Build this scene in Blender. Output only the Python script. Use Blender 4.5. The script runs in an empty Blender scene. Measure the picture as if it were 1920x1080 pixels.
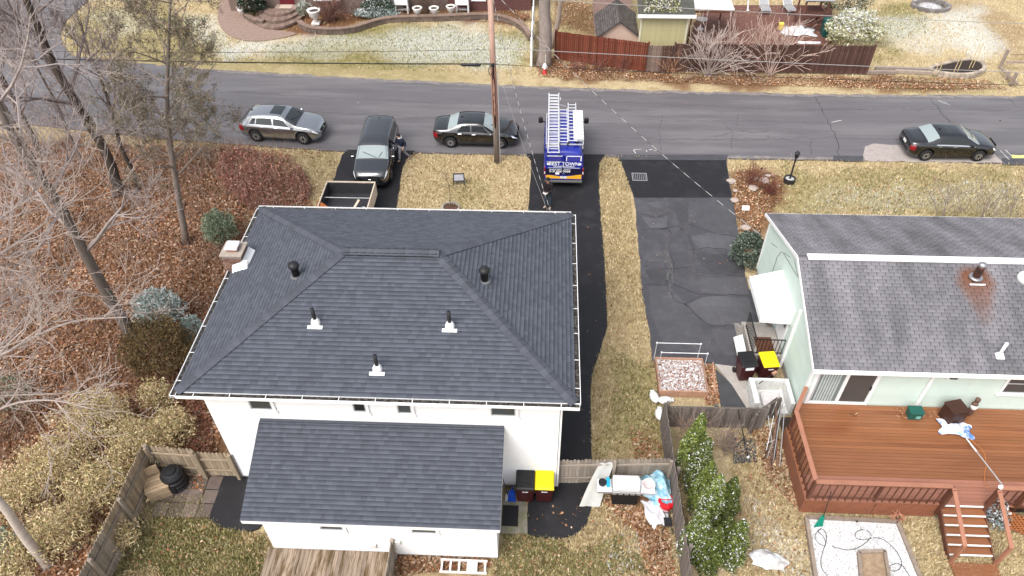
import bpy, math, random
import numpy as np
from mathutils import Vector, Matrix

sc = bpy.context.scene
col = sc.collection
R = math.radians

# ---------------------------------------------------------------- camera
CF, CP, CR, CY, CH = 1386.27, R(44.194), R(-.806), R(-3.108), 22.882
def _axes():
    cp, sp = math.cos(CP), math.sin(CP)
    fw = np.array([math.sin(CY)*cp, math.cos(CY)*cp, -sp])
    r = np.array([math.cos(CY), -math.sin(CY), 0]); u = np.cross(r, fw)
    c, s = math.cos(CR), math.sin(CR)
    return fw, r*c+u*s, -r*s+u*c
FW, RT, UP = _axes()
cd = bpy.data.cameras.new('camera'); cam = bpy.data.objects.new('camera', cd); col.objects.link(cam)
cd.sensor_width = 36; cd.lens = CF/1920*36; cd.clip_start = .1; cd.clip_end = 3000
cam.matrix_world = Matrix(((RT[0], UP[0], -FW[0], 0), (RT[1], UP[1], -FW[1], 0), (RT[2], UP[2], -FW[2], CH), (0, 0, 0, 1)))
sc.camera = cam
sc.render.resolution_x, sc.render.resolution_y = 1024, 576

# ---------------------------------------------------------------- overcast sky, one soft sun, exposure
SUN_EL, SUN_AZ = R(56), R(215)          # azimuth measured clockwise from +Y: behind and left of the camera
w = bpy.data.worlds.new('World'); sc.world = w; w.use_nodes = True
nt = w.node_tree; bg = nt.nodes['Background']
sky = nt.nodes.new('ShaderNodeTexSky'); sky.sky_type = 'NISHITA'; sky.sun_disc = False
sky.sun_elevation = SUN_EL; sky.sun_rotation = SUN_AZ; sky.air_density = 1.0; sky.dust_density = 4; sky.ozone_density = 1
hs = nt.nodes.new('ShaderNodeHueSaturation'); hs.inputs['Saturation'].default_value = .38
nt.links.new(sky.outputs[0], hs.inputs['Color']); nt.links.new(hs.outputs[0], bg.inputs[0]); bg.inputs[1].default_value = .15
sl = bpy.data.lights.new('sun', 'SUN'); sl.energy = 1.3; sl.angle = R(35); sl.color = (1, .97, .93)
so = bpy.data.objects.new('sun', sl); col.objects.link(so)
sd = Vector((math.sin(SUN_AZ)*math.cos(SUN_EL), math.cos(SUN_AZ)*math.cos(SUN_EL), math.sin(SUN_EL)))
so.rotation_euler = sd.to_track_quat('Z', 'Y').to_euler(); so.location = sd*60
sc.view_settings.view_transform = 'Standard'; sc.view_settings.look = 'None'
sc.view_settings.exposure = .85; sc.view_settings.gamma = 1

# ---------------------------------------------------------------- survey helpers: where a sight line meets the ground / a wall / a roof
def ray(px, py): return FW*CF + RT*(px-960) + UP*(540-py)
def G(px, py, z=0.):
    d = ray(px, py); t = (z-CH)/d[2]; return Vector((d[0]*t, d[1]*t, z))
def HY(px, py, y):
    d = ray(px, py); t = y/d[1]; return Vector((d[0]*t, y, CH+d[2]*t))
def HX(px, py, x):
    d = ray(px, py); t = x/d[0]; return Vector((x, d[1]*t, CH+d[2]*t))
def HP(px, py, p0, n):
    d = Vector(ray(px, py)); o = Vector((0, 0, CH)); n = Vector(n)
    return o + d*((Vector(p0)-o).dot(n)/d.dot(n))
def GP(pts): return [tuple(G(*p)[:2]) for p in pts]

# ---------------------------------------------------------------- materials
_M = {}
def lin(c): return tuple(((x/255+.055)/1.055)**2.4 if x > 10 else x/255/12.92 for x in c)
def M(name, colr, rough=.8, var=.12, scale=5., rnd=0., metal=0., bump=0., bscale=30., spec=.3, coat=0., stretch=None, col2=None, amt2=.5, s2=2., alpha=None):
    if name in _M: return _M[name]
    m = bpy.data.materials.new(name); m.use_nodes = True; n = m.node_tree.nodes; L = m.node_tree.links
    b = n['Principled BSDF']; b.inputs['Roughness'].default_value = rough; b.inputs['Metallic'].default_value = metal
    b.inputs['Specular IOR Level'].default_value = spec
    if coat: b.inputs['Coat Weight'].default_value = coat; b.inputs['Coat Roughness'].default_value = .05
    tc = n.new('ShaderNodeTexCoord'); src = tc.outputs['Object']
    if stretch:
        mp = n.new('ShaderNodeMapping'); mp.inputs['Scale'].default_value = stretch; L.new(src, mp.inputs[0]); src = mp.outputs[0]
    base = None
    if col2:
        nz = n.new('ShaderNodeTexNoise'); nz.inputs['Scale'].default_value = s2; nz.inputs['Detail'].default_value = 6; nz.inputs['Roughness'].default_value = .65
        L.new(src, nz.inputs['Vector'])
        mr = n.new('ShaderNodeMapRange'); mr.inputs[1].default_value = .62-amt2*.3; mr.inputs[2].default_value = .74-amt2*.3; L.new(nz.outputs[0], mr.inputs[0])
        mx = n.new('ShaderNodeMix'); mx.data_type = 'RGBA'; mx.inputs[6].default_value = (*colr, 1); mx.inputs[7].default_value = (*col2, 1)
        L.new(mr.outputs[0], mx.inputs[0]); base = mx.outputs[2]
    nz = n.new('ShaderNodeTexNoise'); nz.inputs['Scale'].default_value = scale; nz.inputs['Detail'].default_value = 5; nz.inputs['Roughness'].default_value = .7
    L.new(src, nz.inputs['Vector'])
    mr = n.new('ShaderNodeMapRange'); mr.inputs[1].default_value = .3; mr.inputs[2].default_value = .7
    mr.inputs[3].default_value = 1-var; mr.inputs[4].default_value = 1+var; L.new(nz.outputs[0], mr.inputs[0])
    val = mr.outputs[0]
    if rnd:
        oi = n.new('ShaderNodeObjectInfo'); ge = n.new('ShaderNodeNewGeometry')
        a = n.new('ShaderNodeMath'); a.operation = 'ADD'; L.new(oi.outputs['Random'], a.inputs[0]); L.new(ge.outputs['Random Per Island'], a.inputs[1])
        f = n.new('ShaderNodeMath'); f.operation = 'FRACT'; L.new(a.outputs[0], f.inputs[0])
        m2 = n.new('ShaderNodeMapRange'); m2.inputs[3].default_value = 1-rnd; m2.inputs[4].default_value = 1+rnd; L.new(f.outputs[0], m2.inputs[0])
        mu = n.new('ShaderNodeMath'); mu.operation = 'MULTIPLY'; L.new(val, mu.inputs[0]); L.new(m2.outputs[0], mu.inputs[1]); val = mu.outputs[0]
    h = n.new('ShaderNodeHueSaturation'); L.new(val, h.inputs['Value'])
    if base: L.new(base, h.inputs['Color'])
    else: h.inputs['Color'].default_value = (*colr, 1)
    L.new(h.outputs[0], b.inputs['Base Color'])
    if bump:
        bz = n.new('ShaderNodeTexNoise'); bz.inputs['Scale'].default_value = bscale; bz.inputs['Detail'].default_value = 4; L.new(src, bz.inputs['Vector'])
        bn = n.new('ShaderNodeBump'); bn.inputs['Strength'].default_value = bump; bn.inputs['Distance'].default_value = .03
        L.new(bz.outputs[0], bn.inputs['Height']); L.new(bn.outputs[0], b.inputs['Normal'])
    _M[name] = m
    return m
def MC(name, rough=.85, trans=0., var=.0):                 # colour read from the mesh's own leaf / blade colours
    if name in _M: return _M[name]
    m = bpy.data.materials.new(name); m.use_nodes = True; n = m.node_tree.nodes; L = m.node_tree.links
    b = n['Principled BSDF']; b.inputs['Roughness'].default_value = rough; b.inputs['Specular IOR Level'].default_value = .2
    at = n.new('ShaderNodeAttribute'); at.attribute_name = 'Col'; L.new(at.outputs['Color'], b.inputs['Base Color'])
    _M[name] = m
    return m
def glass(name, colr=(.02, .025, .03), rough=.05):
    return M(name, colr, rough, .0, 1, spec=.9)

# ---------------------------------------------------------------- mesh helpers
OFF = {}
def _link(o, parent):
    col.objects.link(o)
    if parent is not None: o.parent = parent; OFF[o.name] = OFF.get(parent.name, Vector((0, 0, 0)))
    return o
def tag(o, label=None, cat=None, group=None, kind=None):
    if label: o['label'] = label
    if cat: o['category'] = cat
    if group: o['group'] = group
    if kind: o['kind'] = kind
    return o
def thing(name, label, cat, loc=(0, 0, 0), rz=0., group=None, local=False):
    o = bpy.data.objects.new(name, None); col.objects.link(o); o.empty_display_size = .3
    o.location = loc; o.rotation_euler = (0, 0, rz); OFF[o.name] = Vector((0, 0, 0)) if local else Vector(loc)
    return tag(o, label, cat, group)
def meshobj(name, me, mat, parent=None, loc=None, rot=None, scale=None):
    if mat is not None and not me.materials: me.materials.append(mat)
    o = bpy.data.objects.new(name, me); _link(o, parent)
    if loc is not None: o.location = Vector(loc) - (OFF[o.name] if parent is not None else Vector((0, 0, 0)))
    if rot is not None: o.rotation_euler = rot
    if scale is not None: o.scale = scale
    return o
def piece(name, me, parent, mtx):                            # shared-mesh piece placed by a matrix given in authored coordinates
    o = bpy.data.objects.new(name, me); _link(o, parent)
    m = mtx.copy(); m.translation = m.translation - OFF[o.name]; o.matrix_local = m
    return o
def frame(p, x, y=None, z=None):
    x = Vector(x)
    if z is None: y = Vector(y); z = x.cross(y)
    if y is None: z = Vector(z); y = z.cross(x)
    return Matrix(((x[0], y[0], z[0], p[0]), (x[1], y[1], z[1], p[1]), (x[2], y[2], z[2], p[2]), (0, 0, 0, 1)))
BOXF = [(0, 3, 2, 1), (4, 5, 6, 7), (0, 1, 5, 4), (1, 2, 6, 5), (2, 3, 7, 6), (3, 0, 4, 7)]
class MB:
    def __init__(s): s.v = []; s.f = []
    def add(s, vs, fs):
        n = len(s.v); s.v += [tuple(v) for v in vs]; s.f += [tuple(i+n for i in f) for f in fs]; return s
    def ob(s, p, a, b, c):
        p, a, b, c = Vector(p), Vector(a), Vector(b), Vector(c)
        return s.add([p, p+a, p+a+b, p+b, p+c, p+a+c, p+a+b+c, p+b+c], BOXF)
    def box(s, c, d, rz=0., taper=1.):
        ca, sa = math.cos(rz), math.sin(rz); vs = []
        for z in (-.5, .5):
            k = taper if z > 0 else 1
            for x, y in ((-.5, -.5), (.5, -.5), (.5, .5), (-.5, .5)):
                X, Y = x*d[0]*k, y*d[1]*k; vs.append((c[0]+X*ca-Y*sa, c[1]+X*sa+Y*ca, c[2]+z*d[2]))
        return s.add(vs, BOXF)
    def bx(s, x0, x1, y0, y1, z0, z1): return s.add([(x0, y0, z0), (x1, y0, z0), (x1, y1, z0), (x0, y1, z0), (x0, y0, z1), (x1, y0, z1), (x1, y1, z1), (x0, y1, z1)], BOXF)
    def beam(s, p, q, wd, h, up=(0, 0, 1)):
        p, q = Vector(p), Vector(q); d = q-p; a = d.cross(Vector(up))
        if a.length < 1e-6: a = d.cross(Vector((1, 0, 0)))
        a = a.normalized(); u = a.cross(d).normalized()
        return s.ob(p - a*wd/2 - u*h/2, d, a*wd, u*h)
    def tube(s, pts, rs, n=8, cap=True):
        pts = [Vector(p) for p in pts]
        if not hasattr(rs, '__len__'): rs = [rs]*len(pts)
        base = len(s.v); prev = None
        for i, p in enumerate(pts):
            d = (pts[min(i+1, len(pts)-1)]-pts[max(i-1, 0)]).normalized()
            a = prev - d*prev.dot(d) if prev is not None else d.cross(Vector((0, 0, 1)) if abs(d.z) < .9 else Vector((1, 0, 0)))
            a = a.normalized(); prev = a; b = d.cross(a)
            for k in range(n):
                t = 2*math.pi*k/n; s.v.append(tuple(p + (a*math.cos(t)+b*math.sin(t))*rs[i]))
        for i in range(len(pts)-1):
            for k in range(n):
                a0 = base+i*n+k; a1 = base+i*n+(k+1) % n; s.f.append((a0, a1, a1+n, a0+n))
        if cap:
            s.f.append(tuple(base+k for k in range(n))[::-1]); s.f.append(tuple(base+(len(pts)-1)*n+k for k in range(n)))
        return s
    def lathe(s, prof, c, n=16, axis='z', cap=True):
        base = len(s.v)
        for r, h in prof:
            for k in range(n):
                t = 2*math.pi*k/n; x, y = r*math.cos(t), r*math.sin(t)
                p = (x, y, h) if axis == 'z' else ((h, x, y) if axis == 'x' else (y, h, x))
                s.v.append((c[0]+p[0], c[1]+p[1], c[2]+p[2]))
        for i in range(len(prof)-1):
            for k in range(n):
                a0 = base+i*n+k; a1 = base+i*n+(k+1) % n; s.f.append((a0, a1, a1+n, a0+n))
        if cap:
            s.f.append(tuple(base+k for k in range(n))[::-1]); s.f.append(tuple(base+(len(prof)-1)*n+k for k in range(n)))
        return s
    def prism(s, poly, z0, z1):
        n = len(poly); ar = sum(poly[i][0]*poly[(i+1) % n][1]-poly[(i+1) % n][0]*poly[i][1] for i in range(n))
        if ar < 0: poly = poly[::-1]
        vs = [(p[0], p[1], z0) for p in poly]+[(p[0], p[1], z1) for p in poly]
        fs = [tuple(range(n))[::-1], tuple(range(n, 2*n))]+[(i, (i+1) % n, (i+1) % n+n, i+n) for i in range(n)]
        return s.add(vs, fs)
    def extr(s, pts, d):                                     # planar polygon of 3D points extruded by vector d
        n = len(pts); d = Vector(d); vs = [Vector(p) for p in pts]+[Vector(p)+d for p in pts]
        return s.add(vs, [tuple(range(n))[::-1], tuple(range(n, 2*n))]+[(i, (i+1) % n, (i+1) % n+n, i+n) for i in range(n)])
    def mesh(s, name, mat=None, smooth=False):
        me = bpy.data.meshes.new(name); me.from_pydata(s.v, [], s.f); me.update()
        if smooth: me.polygons.foreach_set('use_smooth', [True]*len(me.polygons))
        if mat is not None: me.materials.append(mat)
        return me
    def build(s, name, mat, parent=None, smooth=False, bev=0., at=None):
        off = OFF.get(parent.name, Vector((0, 0, 0))) if parent is not None else (Vector(at) if at is not None else Vector((0, 0, 0)))
        if off.length > 0: s.v = [(v[0]-off[0], v[1]-off[1], v[2]-off[2]) for v in s.v]
        o = bpy.data.objects.new(name, s.mesh(name, mat, smooth)); _link(o, parent)
        if at is not None and parent is None: o.location = at
        if bev:
            md = o.modifiers.new('bevel', 'BEVEL'); md.width = bev; md.segments = 1; md.limit_method = 'ANGLE'; md.angle_limit = R(40)
        return o
def np_mesh(name, V, F, mat, parent=None, colors=None, smooth=False, at=None):
    """V (n,3) float, F (m,k) int; colors per vertex (n,3)"""
    off = OFF.get(parent.name, Vector((0, 0, 0))) if parent is not None else (Vector(at) if at is not None else Vector((0, 0, 0)))
    V = np.asarray(V, np.float32)-np.array(off, np.float32); F = np.asarray(F, np.int32); k = F.shape[1]
    me = bpy.data.meshes.new(name); me.vertices.add(len(V)); me.vertices.foreach_set('co', V.ravel())
    me.loops.add(F.size); me.loops.foreach_set('vertex_index', F.ravel()); me.polygons.add(len(F))
    me.polygons.foreach_set('loop_start', np.arange(0, F.size, k, dtype=np.int32)); me.polygons.foreach_set('loop_total', np.full(len(F), k, np.int32))
    me.polygons.foreach_set('use_smooth', np.full(len(F), bool(smooth)))
    me.update(calc_edges=True)
    if colors is not None:
        ca = me.color_attributes.new('Col', 'FLOAT_COLOR', 'POINT')
        ca.data.foreach_set('color', np.concatenate([np.asarray(colors, np.float32), np.ones((len(V), 1), np.float32)], 1).ravel())
    me.materials.append(mat)
    o = bpy.data.objects.new(name, me); _link(o, parent)
    if at is not None and parent is None: o.location = at
    return o
rng = np.random.default_rng(7)
def leaves(P, size, colors, flat=.0, aspect=.6, seed=0):
    """one small bent quad per point; returns V,F,C"""
    r = np.random.default_rng(seed); n = len(P); size = np.broadcast_to(size, (n,))
    a = r.normal(size=(n, 3)); a[:, 2] *= (1-flat); a /= np.linalg.norm(a, axis=1)[:, None]+1e-9
    b = r.normal(size=(n, 3)); b[:, 2] *= (1-flat); b -= a*(a*b).sum(1)[:, None]; b /= np.linalg.norm(b, axis=1)[:, None]+1e-9
    s = size[:, None]/2; V = np.stack([P-a*s, P+b*s*aspect, P+a*s, P-b*s*aspect], 1).reshape(-1, 3)
    F = np.arange(4*n).reshape(n, 4); return V, F, np.repeat(colors, 4, axis=0)
def segs(S, n=4):
    """array of tapered segments (p0 p1 r0 r1) -> V,F"""
    S = np.asarray(S, float); p, q, r0, r1 = S[:, 0:3], S[:, 3:6], S[:, 6], S[:, 7]; d = q-p; d /= np.linalg.norm(d, axis=1)[:, None]+1e-9
    h = np.where(np.abs(d[:, 2:3]) < .9, np.array([[0, 0, 1.]]), np.array([[1., 0, 0]])); a = np.cross(d, h); a /= np.linalg.norm(a, axis=1)[:, None]+1e-9; b = np.cross(d, a)
    V = []
    for c, r in ((p, r0), (q, r1)):
        for k in range(n):
            t = 2*math.pi*k/n; V.append(c+(a*math.cos(t)+b*math.sin(t))*r[:, None])
    V = np.stack(V, 1).reshape(-1, 3); m = len(S); base = (np.arange(m)*2*n)[:, None]
    F = np.concatenate([base+np.array([[k, (k+1) % n, (k+1) % n+n, k+n]]) for k in range(n)], 0)
    return V, F
def pick(cols, n, seed=0, var=.15):
    r = np.random.default_rng(seed); c = np.array(cols)[r.integers(0, len(cols), n)]; return np.clip(c*(1+var*r.normal(size=(n, 1))), .005, .95)
def inpoly(x, y, poly):
    ins = np.zeros(x.shape, bool); n = len(poly)
    for i in range(n):
        x0, y0 = poly[i]; x1, y1 = poly[(i+1) % n]
        c = ((y0 > y) != (y1 > y)) & (x < (x1-x0)*(y-y0)/((y1-y0) if y1 != y0 else 1e-9)+x0); ins ^= c
    return ins
def smooth_poly(pts, it=2):
    for _ in range(it):
        q = []
        for i in range(len(pts)):
            a, b = pts[i], pts[(i+1) % len(pts)]
            q += [(a[0]*.75+b[0]*.25, a[1]*.75+b[1]*.25), (a[0]*.25+b[0]*.75, a[1]*.25+b[1]*.75)]
        pts = q
    return pts
def curve_pts(pts, it=3):
    pts = [Vector(p) for p in pts]
    for _ in range(it):
        q = [pts[0]]
        for i in range(len(pts)-1): q += [pts[i]*.75+pts[i+1]*.25, pts[i]*.25+pts[i+1]*.75]
        pts = q+[pts[-1]]
    return pts
def struct(o): o['kind'] = 'structure'; return o
# ================================================================ GROUND, STREET, DRIVEWAYS
def vnoise(x, y, s, seed):
    r = np.random.default_rng(seed); Lt = r.random((256, 256)); X, Y = x/s+1000, y/s+1000
    i, j = np.floor(X).astype(int), np.floor(Y).astype(int); u, v = X-i, Y-j; u = u*u*(3-2*u); v = v*v*(3-2*v)
    g = lambda a, b: Lt[a % 256, b % 256]
    return g(i, j)*(1-u)*(1-v)+g(i+1, j)*u*(1-v)+g(i, j+1)*(1-u)*v+g(i+1, j+1)*u*v
Z_LITTER = [(GP(p), a) for p, a in [
    ([(-400, 262), (0, 262), (200, 268), (360, 274), (450, 282), (530, 292), (565, 320), (590, 360), (585, 395), (480, 400), (400, 900), (285, 850), (210, 1000), (150, 1090), (-500, 1090)], 1),
    ([(1005, 105), (1100, 115), (1240, 128), (1420, 138), (1620, 145), (1700, 150), (1830, 158), (1850, 164), (1700, 166), (1400, 160), (1200, 152), (1060, 150), (1010, 142)], .9),
    ([(1380, 320), (1430, 315), (1468, 335), (1465, 375), (1440, 400), (1420, 450), (1390, 480), (1372, 400)], .9),
    ([(1316, 680), (1345, 690), (1352, 760), (1322, 760)], .9),
    ([(1180, 800), (1240, 830), (1240, 862), (1190, 862)], .55),
    ([(1105, 925), (1180, 915), (1240, 930), (1270, 1090), (1215, 1090), (1195, 1000), (1150, 960)], .75),
    ([(745, 1043), (915, 1040), (925, 1062), (740, 1080)], .9),
    ([(1450, 800), (1480, 860), (1500, 960), (1440, 900), (1405, 800)], .5),
    ([(1040, 0), (1115, 0), (1120, 60), (1040, 52)], .75),
    ([(1300, 30), (1540, 20), (1560, 80), (1310, 90)], .9),
    ([(555, 62), (470, 40), (455, -10), (1000, -10), (990, 50), (850, 30), (700, 40), (640, 52)], 1),
    ([(1690, 0), (1840, 0), (1920, 50), (1920, 110), (1870, 95), (1800, 30)], .35),
    ([(640, 300), (560, 300), (590, 380), (660, 330)], .12)]]
Z_SNOW = [(GP(p), a) for p, a in [
    ([(470, 70), (560, 70), (660, 60), (760, 48), (900, 45), (985, 70), (992, 128), (900, 126), (760, 112), (600, 100), (480, 108)], .45),
    ([(700, 62), (900, 55), (985, 80), (990, 128), (800, 118)], .14),
    ([(330, 10), (400, 20), (415, 60), (440, 90), (400, 105), (350, 70)], .5),
    ([(408, 88), (470, 76), (500, 84), (480, 108), (425, 116)], .85), ([(555, 62), (640, 60), (655, 66), (610, 74), (570, 70)], .9),
    ([(1640, 40), (1760, 20), (1840, 0), (1880, 60), (1890, 110), (1820, 100), (1650, 90)], .5),
    ([(1760, 30), (1850, 10), (1880, 90), (1840, 110), (1790, 80)], .22),
    ([(1560, 350), (1920, 340), (1920, 405), (1500, 395)], .3), ([(1400, 950), (1500, 980), (1520, 1080), (1400, 1080)], .5),
    ([(330, 280), (400, 285), (395, 335), (345, 330)], .6), ([(1130, 960), (1190, 970), (1210, 1080), (1120, 1080)], .3),
    ([(1690, 985), (1740, 980), (1745, 1080), (1720, 1080)], .25), ([(1340, 150), (1440, 145), (1430, 160), (1360, 162)], .4),
    ([(30, 300), (90, 290), (110, 330), (40, 360)], .3), ([(150, 25), (260, 15), (300, 60), (190, 70)], .35), ([(1620, 0), (1635, 80), (1650, 140), (1630, 145)], .3)]]
Z_GREEN = [(GP(p), a) for p, a in [
    ([(230, 990), (390, 960), (500, 1010), (500, 1090), (180, 1090)], .75), ([(940, 1000), (1110, 1010), (1150, 960), (1200, 1090), (930, 1090)], .7),
    ([(1108, 660), (1225, 690), (1235, 860), (1110, 860)], .65), ([(130, 30), (280, 0), (420, 60), (470, 110), (1000, 150), (900, 152), (300, 128), (120, 95)], .6),
    ([(1450, 320), (1920, 315), (1920, 420), (1440, 405)], .55), ([(1640, 0), (1720, 0), (1740, 60), (1640, 120)], .8), ([(560, 70), (700, 40), (990, 60), (990, 130), (650, 125), (480, 110)], .9),
    ([(1650, 140), (1900, 150), (1900, 178), (1650, 172)], .3), ([(1050, 10), (1110, 20), (1120, 60), (1060, 60)], .5), ([(850, 330), (900, 340), (900, 395), (850, 395)], .4),
    ([(640, 290), (600, 285), (560, 300), (620, 340)], .3)]]
def zone(x, y, zs, seed):
    xx = x+(vnoise(x, y, 1.4, seed)-.5)*1.8+(vnoise(x, y, .45, seed+5)-.5)*.9; yy = y+(vnoise(x, y, 1.4, seed+1)-.5)*1.8+(vnoise(x, y, .45, seed+6)-.5)*.9
    m = np.zeros(x.shape)
    for poly, a in zs: m = np.where(inpoly(xx, yy, poly), np.maximum(m, a) if a > .25 else m+a, m)
    return np.clip(m, 0, 1)
gx = np.unique(np.concatenate([np.linspace(-400, -50, 15), np.arange(-50, 42, .33), np.linspace(42, 400, 15)]))
gy = np.unique(np.concatenate([np.linspace(-200, 6, 12), np.arange(6, 64, .33), np.linspace(64, 600, 20)]))
X, Y = np.meshgrid(gx, gy); nx, ny = len(gx), len(gy)
ZZ = -.02-.05*vnoise(X, Y, 1.7, 3)-.03*vnoise(X, Y, .5, 4)
V = np.stack([X, Y, ZZ], -1).reshape(-1, 3); idx = np.arange(nx*ny).reshape(ny, nx)
F = np.stack([idx[:-1, :-1], idx[:-1, 1:], idx[1:, 1:], idx[1:, :-1]], -1).reshape(-1, 4)
def blur(m):
    p = np.pad(m, 1, mode='edge'); return (p[1:-1, 1:-1]*4+p[:-2, 1:-1]+p[2:, 1:-1]+p[1:-1, :-2]+p[1:-1, 2:])/8
zl, zs_, zg = [blur(zone(X, Y, z, s)) for z, s in ((Z_LITTER, 11), (Z_SNOW, 22), (Z_GREEN, 33))]
for _ in range(10): zs_ = blur(zs_)
for _ in range(4): zg = blur(zg)
def ground_mat():
    m = bpy.data.materials.new('ground'); m.use_nodes = True; n = m.node_tree.nodes; L = m.node_tree.links; b = n['Principled BSDF']
    b.inputs['Roughness'].default_value = .95; b.inputs['Specular IOR Level'].default_value = .1
    at = n.new('ShaderNodeAttribute'); at.attribute_name = 'Col'; sp = n.new('ShaderNodeSeparateColor'); L.new(at.outputs['Color'], sp.inputs[0])
    tc = n.new('ShaderNodeTexCoord')
    def noise(s, d=6, rgh=.65):
        z = n.new('ShaderNodeTexNoise'); z.inputs['Scale'].default_value = s; z.inputs['Detail'].default_value = d; z.inputs['Roughness'].default_value = rgh; L.new(tc.outputs['Object'], z.inputs['Vector']); return z.outputs[0]
    def mr(src, a, c, lo=0., hi=1.):
        r = n.new('ShaderNodeMapRange'); r.inputs[1].default_value = a; r.inputs[2].default_value = c; r.inputs[3].default_value = lo; r.inputs[4].default_value = hi; L.new(src, r.inputs[0]); return r.outputs[0]
    def mix(f, a, c):
        x = n.new('ShaderNodeMix'); x.data_type = 'RGBA'
        for s, v in ((0, f), (6, a), (7, c)):
            if isinstance(v, tuple): x.inputs[s].default_value = (*v, 1)
            else: L.new(v, x.inputs[s])
        return x.outputs[2]
    def mth(op, a, c):
        x = n.new('ShaderNodeMath'); x.operation = op
        for s, v in ((0, a), (1, c)):
            if isinstance(v, float): x.inputs[s].default_value = v
            else: L.new(v, x.inputs[s])
        return x.outputs[0]
    tan = mix(mr(noise(9), .35, .65), (.37, .285, .16), (.53, .435, .27)); tan = mix(mr(noise(1.3), .5, .75), tan, (.30, .21, .11)); tan = mix(mr(noise(28, 2), .56, .7), tan, (.2, .14, .08))
    grn = mix(mr(noise(11), .35, .65), (.155, .14, .045), (.25, .22, .09))
    gf = mth('MULTIPLY', mr(noise(2.2), .22, .5), sp.outputs[2]); c = mix(gf, tan, grn)
    lit = mix(mr(noise(14), .35, .65), (.09, .042, .02), (.235, .12, .06)); lit = mix(mr(noise(37, 2), .58, .7), lit, (.28, .17, .115)); lit = mix(mr(noise(1.1), .52, .7), lit, (.13, .065, .035))
    c = mix(sp.outputs[0], c, lit)
    sf = mth('ADD', mth('MULTIPLY', sp.outputs[1], 1.0), mr(noise(13, 6, .8), .3, .7, -.62, .34)); snw = mr(sf, .0, .6, 0., .7); c = mix(mth('MULTIPLY', snw, mr(sp.outputs[1], .0, .25)), c, (.58, .61, .59))
    L.new(c, b.inputs['Base Color'])
    bn = n.new('ShaderNodeBump'); bn.inputs['Strength'].default_value = .7; bn.inputs['Distance'].default_value = .06; L.new(noise(16, 5), bn.inputs['Height']); L.new(bn.outputs[0], b.inputs['Normal'])
    return m
gob = np_mesh('ground', V, F, ground_mat(), colors=np.stack([zl, zs_, zg], -1).reshape(-1, 3), smooth=True); struct(gob)

def asphalt(name, c, wear=.18, c2=None, s2=.8, amt=.3, rough=.8, stretch=None):
    return M(name, c, rough, wear, 3.0, bump=.25, bscale=60, col2=c2, s2=s2, amt2=amt, spec=.35, stretch=stretch)
A_ST = asphalt('street_asphalt', (.118, .110, .116), .12, (.15, .141, .145), .9, .5, .5, (.1, 1, 1))
A_NEW = asphalt('sealed_asphalt', (.013, .0125, .0145), .2, (.022, .021, .023), 1.1, .35, .6)
A_OLD = asphalt('old_drive_asphalt', (.058, .056, .063), .16, (.074, .072, .079), .9, .5, .5)
def sheet(name, poly, z, mat, parent=None, thick=.06):
    return MB().prism(poly, z-thick, z).build(name, mat, parent)
lo = [(-90, 43), (-33, 36.7), (-28, 35.9), (-25, 35.4), (-20, 34.75), (-15, 34.3), (-11, 33.95), (0, 33.9), (45, 33.9)]
hi = [(45, 41.0), (27.9, 40.95), (15.3, 40.85), (6, 41.05), (-.75, 41.35), (-10.8, 42.05), (-21.3, 42.9), (-28, 43.9)]
corner = [tuple(G(*p)[:2]) for p in ((135, 105), (117, 84), (112, 62), (122, 40), (150, 14), (180, -14), (215, -50))]
def rag(pts, amp=.09, st=.5, seed=0):                        # broken, uneven asphalt edge
    r = random.Random(seed); out = []
    for (a, b) in zip(pts[:-1], pts[1:]):
        d = math.dist(a, b); k = max(1, int(d/st)) if d < 60 else 1
        for i in range(k):
            t = i/k; out.append((a[0]+(b[0]-a[0])*t+r.uniform(-amp, amp), a[1]+(b[1]-a[1])*t+r.uniform(-amp, amp)))
    return out+[pts[-1]]
street = struct(sheet('street', rag(lo, .06, .4, 1)+rag(hi, .09, .4, 2)+corner+[(-45, 95), (-90, 95)], .012, A_ST))
drv_a = struct(sheet('driveway', rag(GP([(652, 281), (641, 292), (637, 305), (628, 330), (612, 362), (598, 395), (575, 440), (720, 440), (742, 392), (750, 345), (754, 315), (762, 297), (778, 283)]), .03, .4, 3), .018, A_NEW))
mid = GP([(985, 288), (996, 300), (995, 330), (990, 400), (1000, 420), (1040, 420), (1040, 600), (1040, 800), (1044, 905), (1000, 926), (1000, 905), (990, 930), (989, 1000), (1000, 1006), (1050, 1010), (1080, 1003), (1100, 985), (1109, 955), (1113, 925), (1110, 860), (1107, 790), (1108, 720), (1113, 690), (1126, 655), (1138, 612), (1137, 560), (1132, 480), (1126, 400), (1122, 330), (1124, 305), (1134, 290)])
drv_b = struct(sheet('driveway', rag(mid, .02, .4, 4), .018, A_NEW))
drv_c = struct(sheet('driveway', rag(GP([(1155, 291), (1165, 303), (1178, 340), (1190, 372), (1198, 470), (1206, 560), (1219, 630), (1224, 676), (1330, 680), (1345, 684), (1390, 690), (1440, 690), (1440, 560), (1400, 540), (1390, 470), (1378, 400), (1368, 340), (1362, 300), (1366, 290)]), .03, .4, 5), .016, A_OLD))
apron = sheet('asphalt_patch', rag(GP([(1158, 300), (1165, 303), (1178, 340), (1190, 371), (1372, 371), (1366, 340), (1361, 301)]), .02, .4, 6), .024, A_NEW, drv_c)
struct(sheet('asphalt_pad', smooth_poly(GP([(398, 890), (388, 905), (382, 940), (390, 975), (420, 992), (500, 1000), (500, 890)]), 2), .018, A_NEW))
CONC = M('concrete', (.36, .33, .30), .9, .14, 4, bump=.2, bscale=40)
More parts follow.
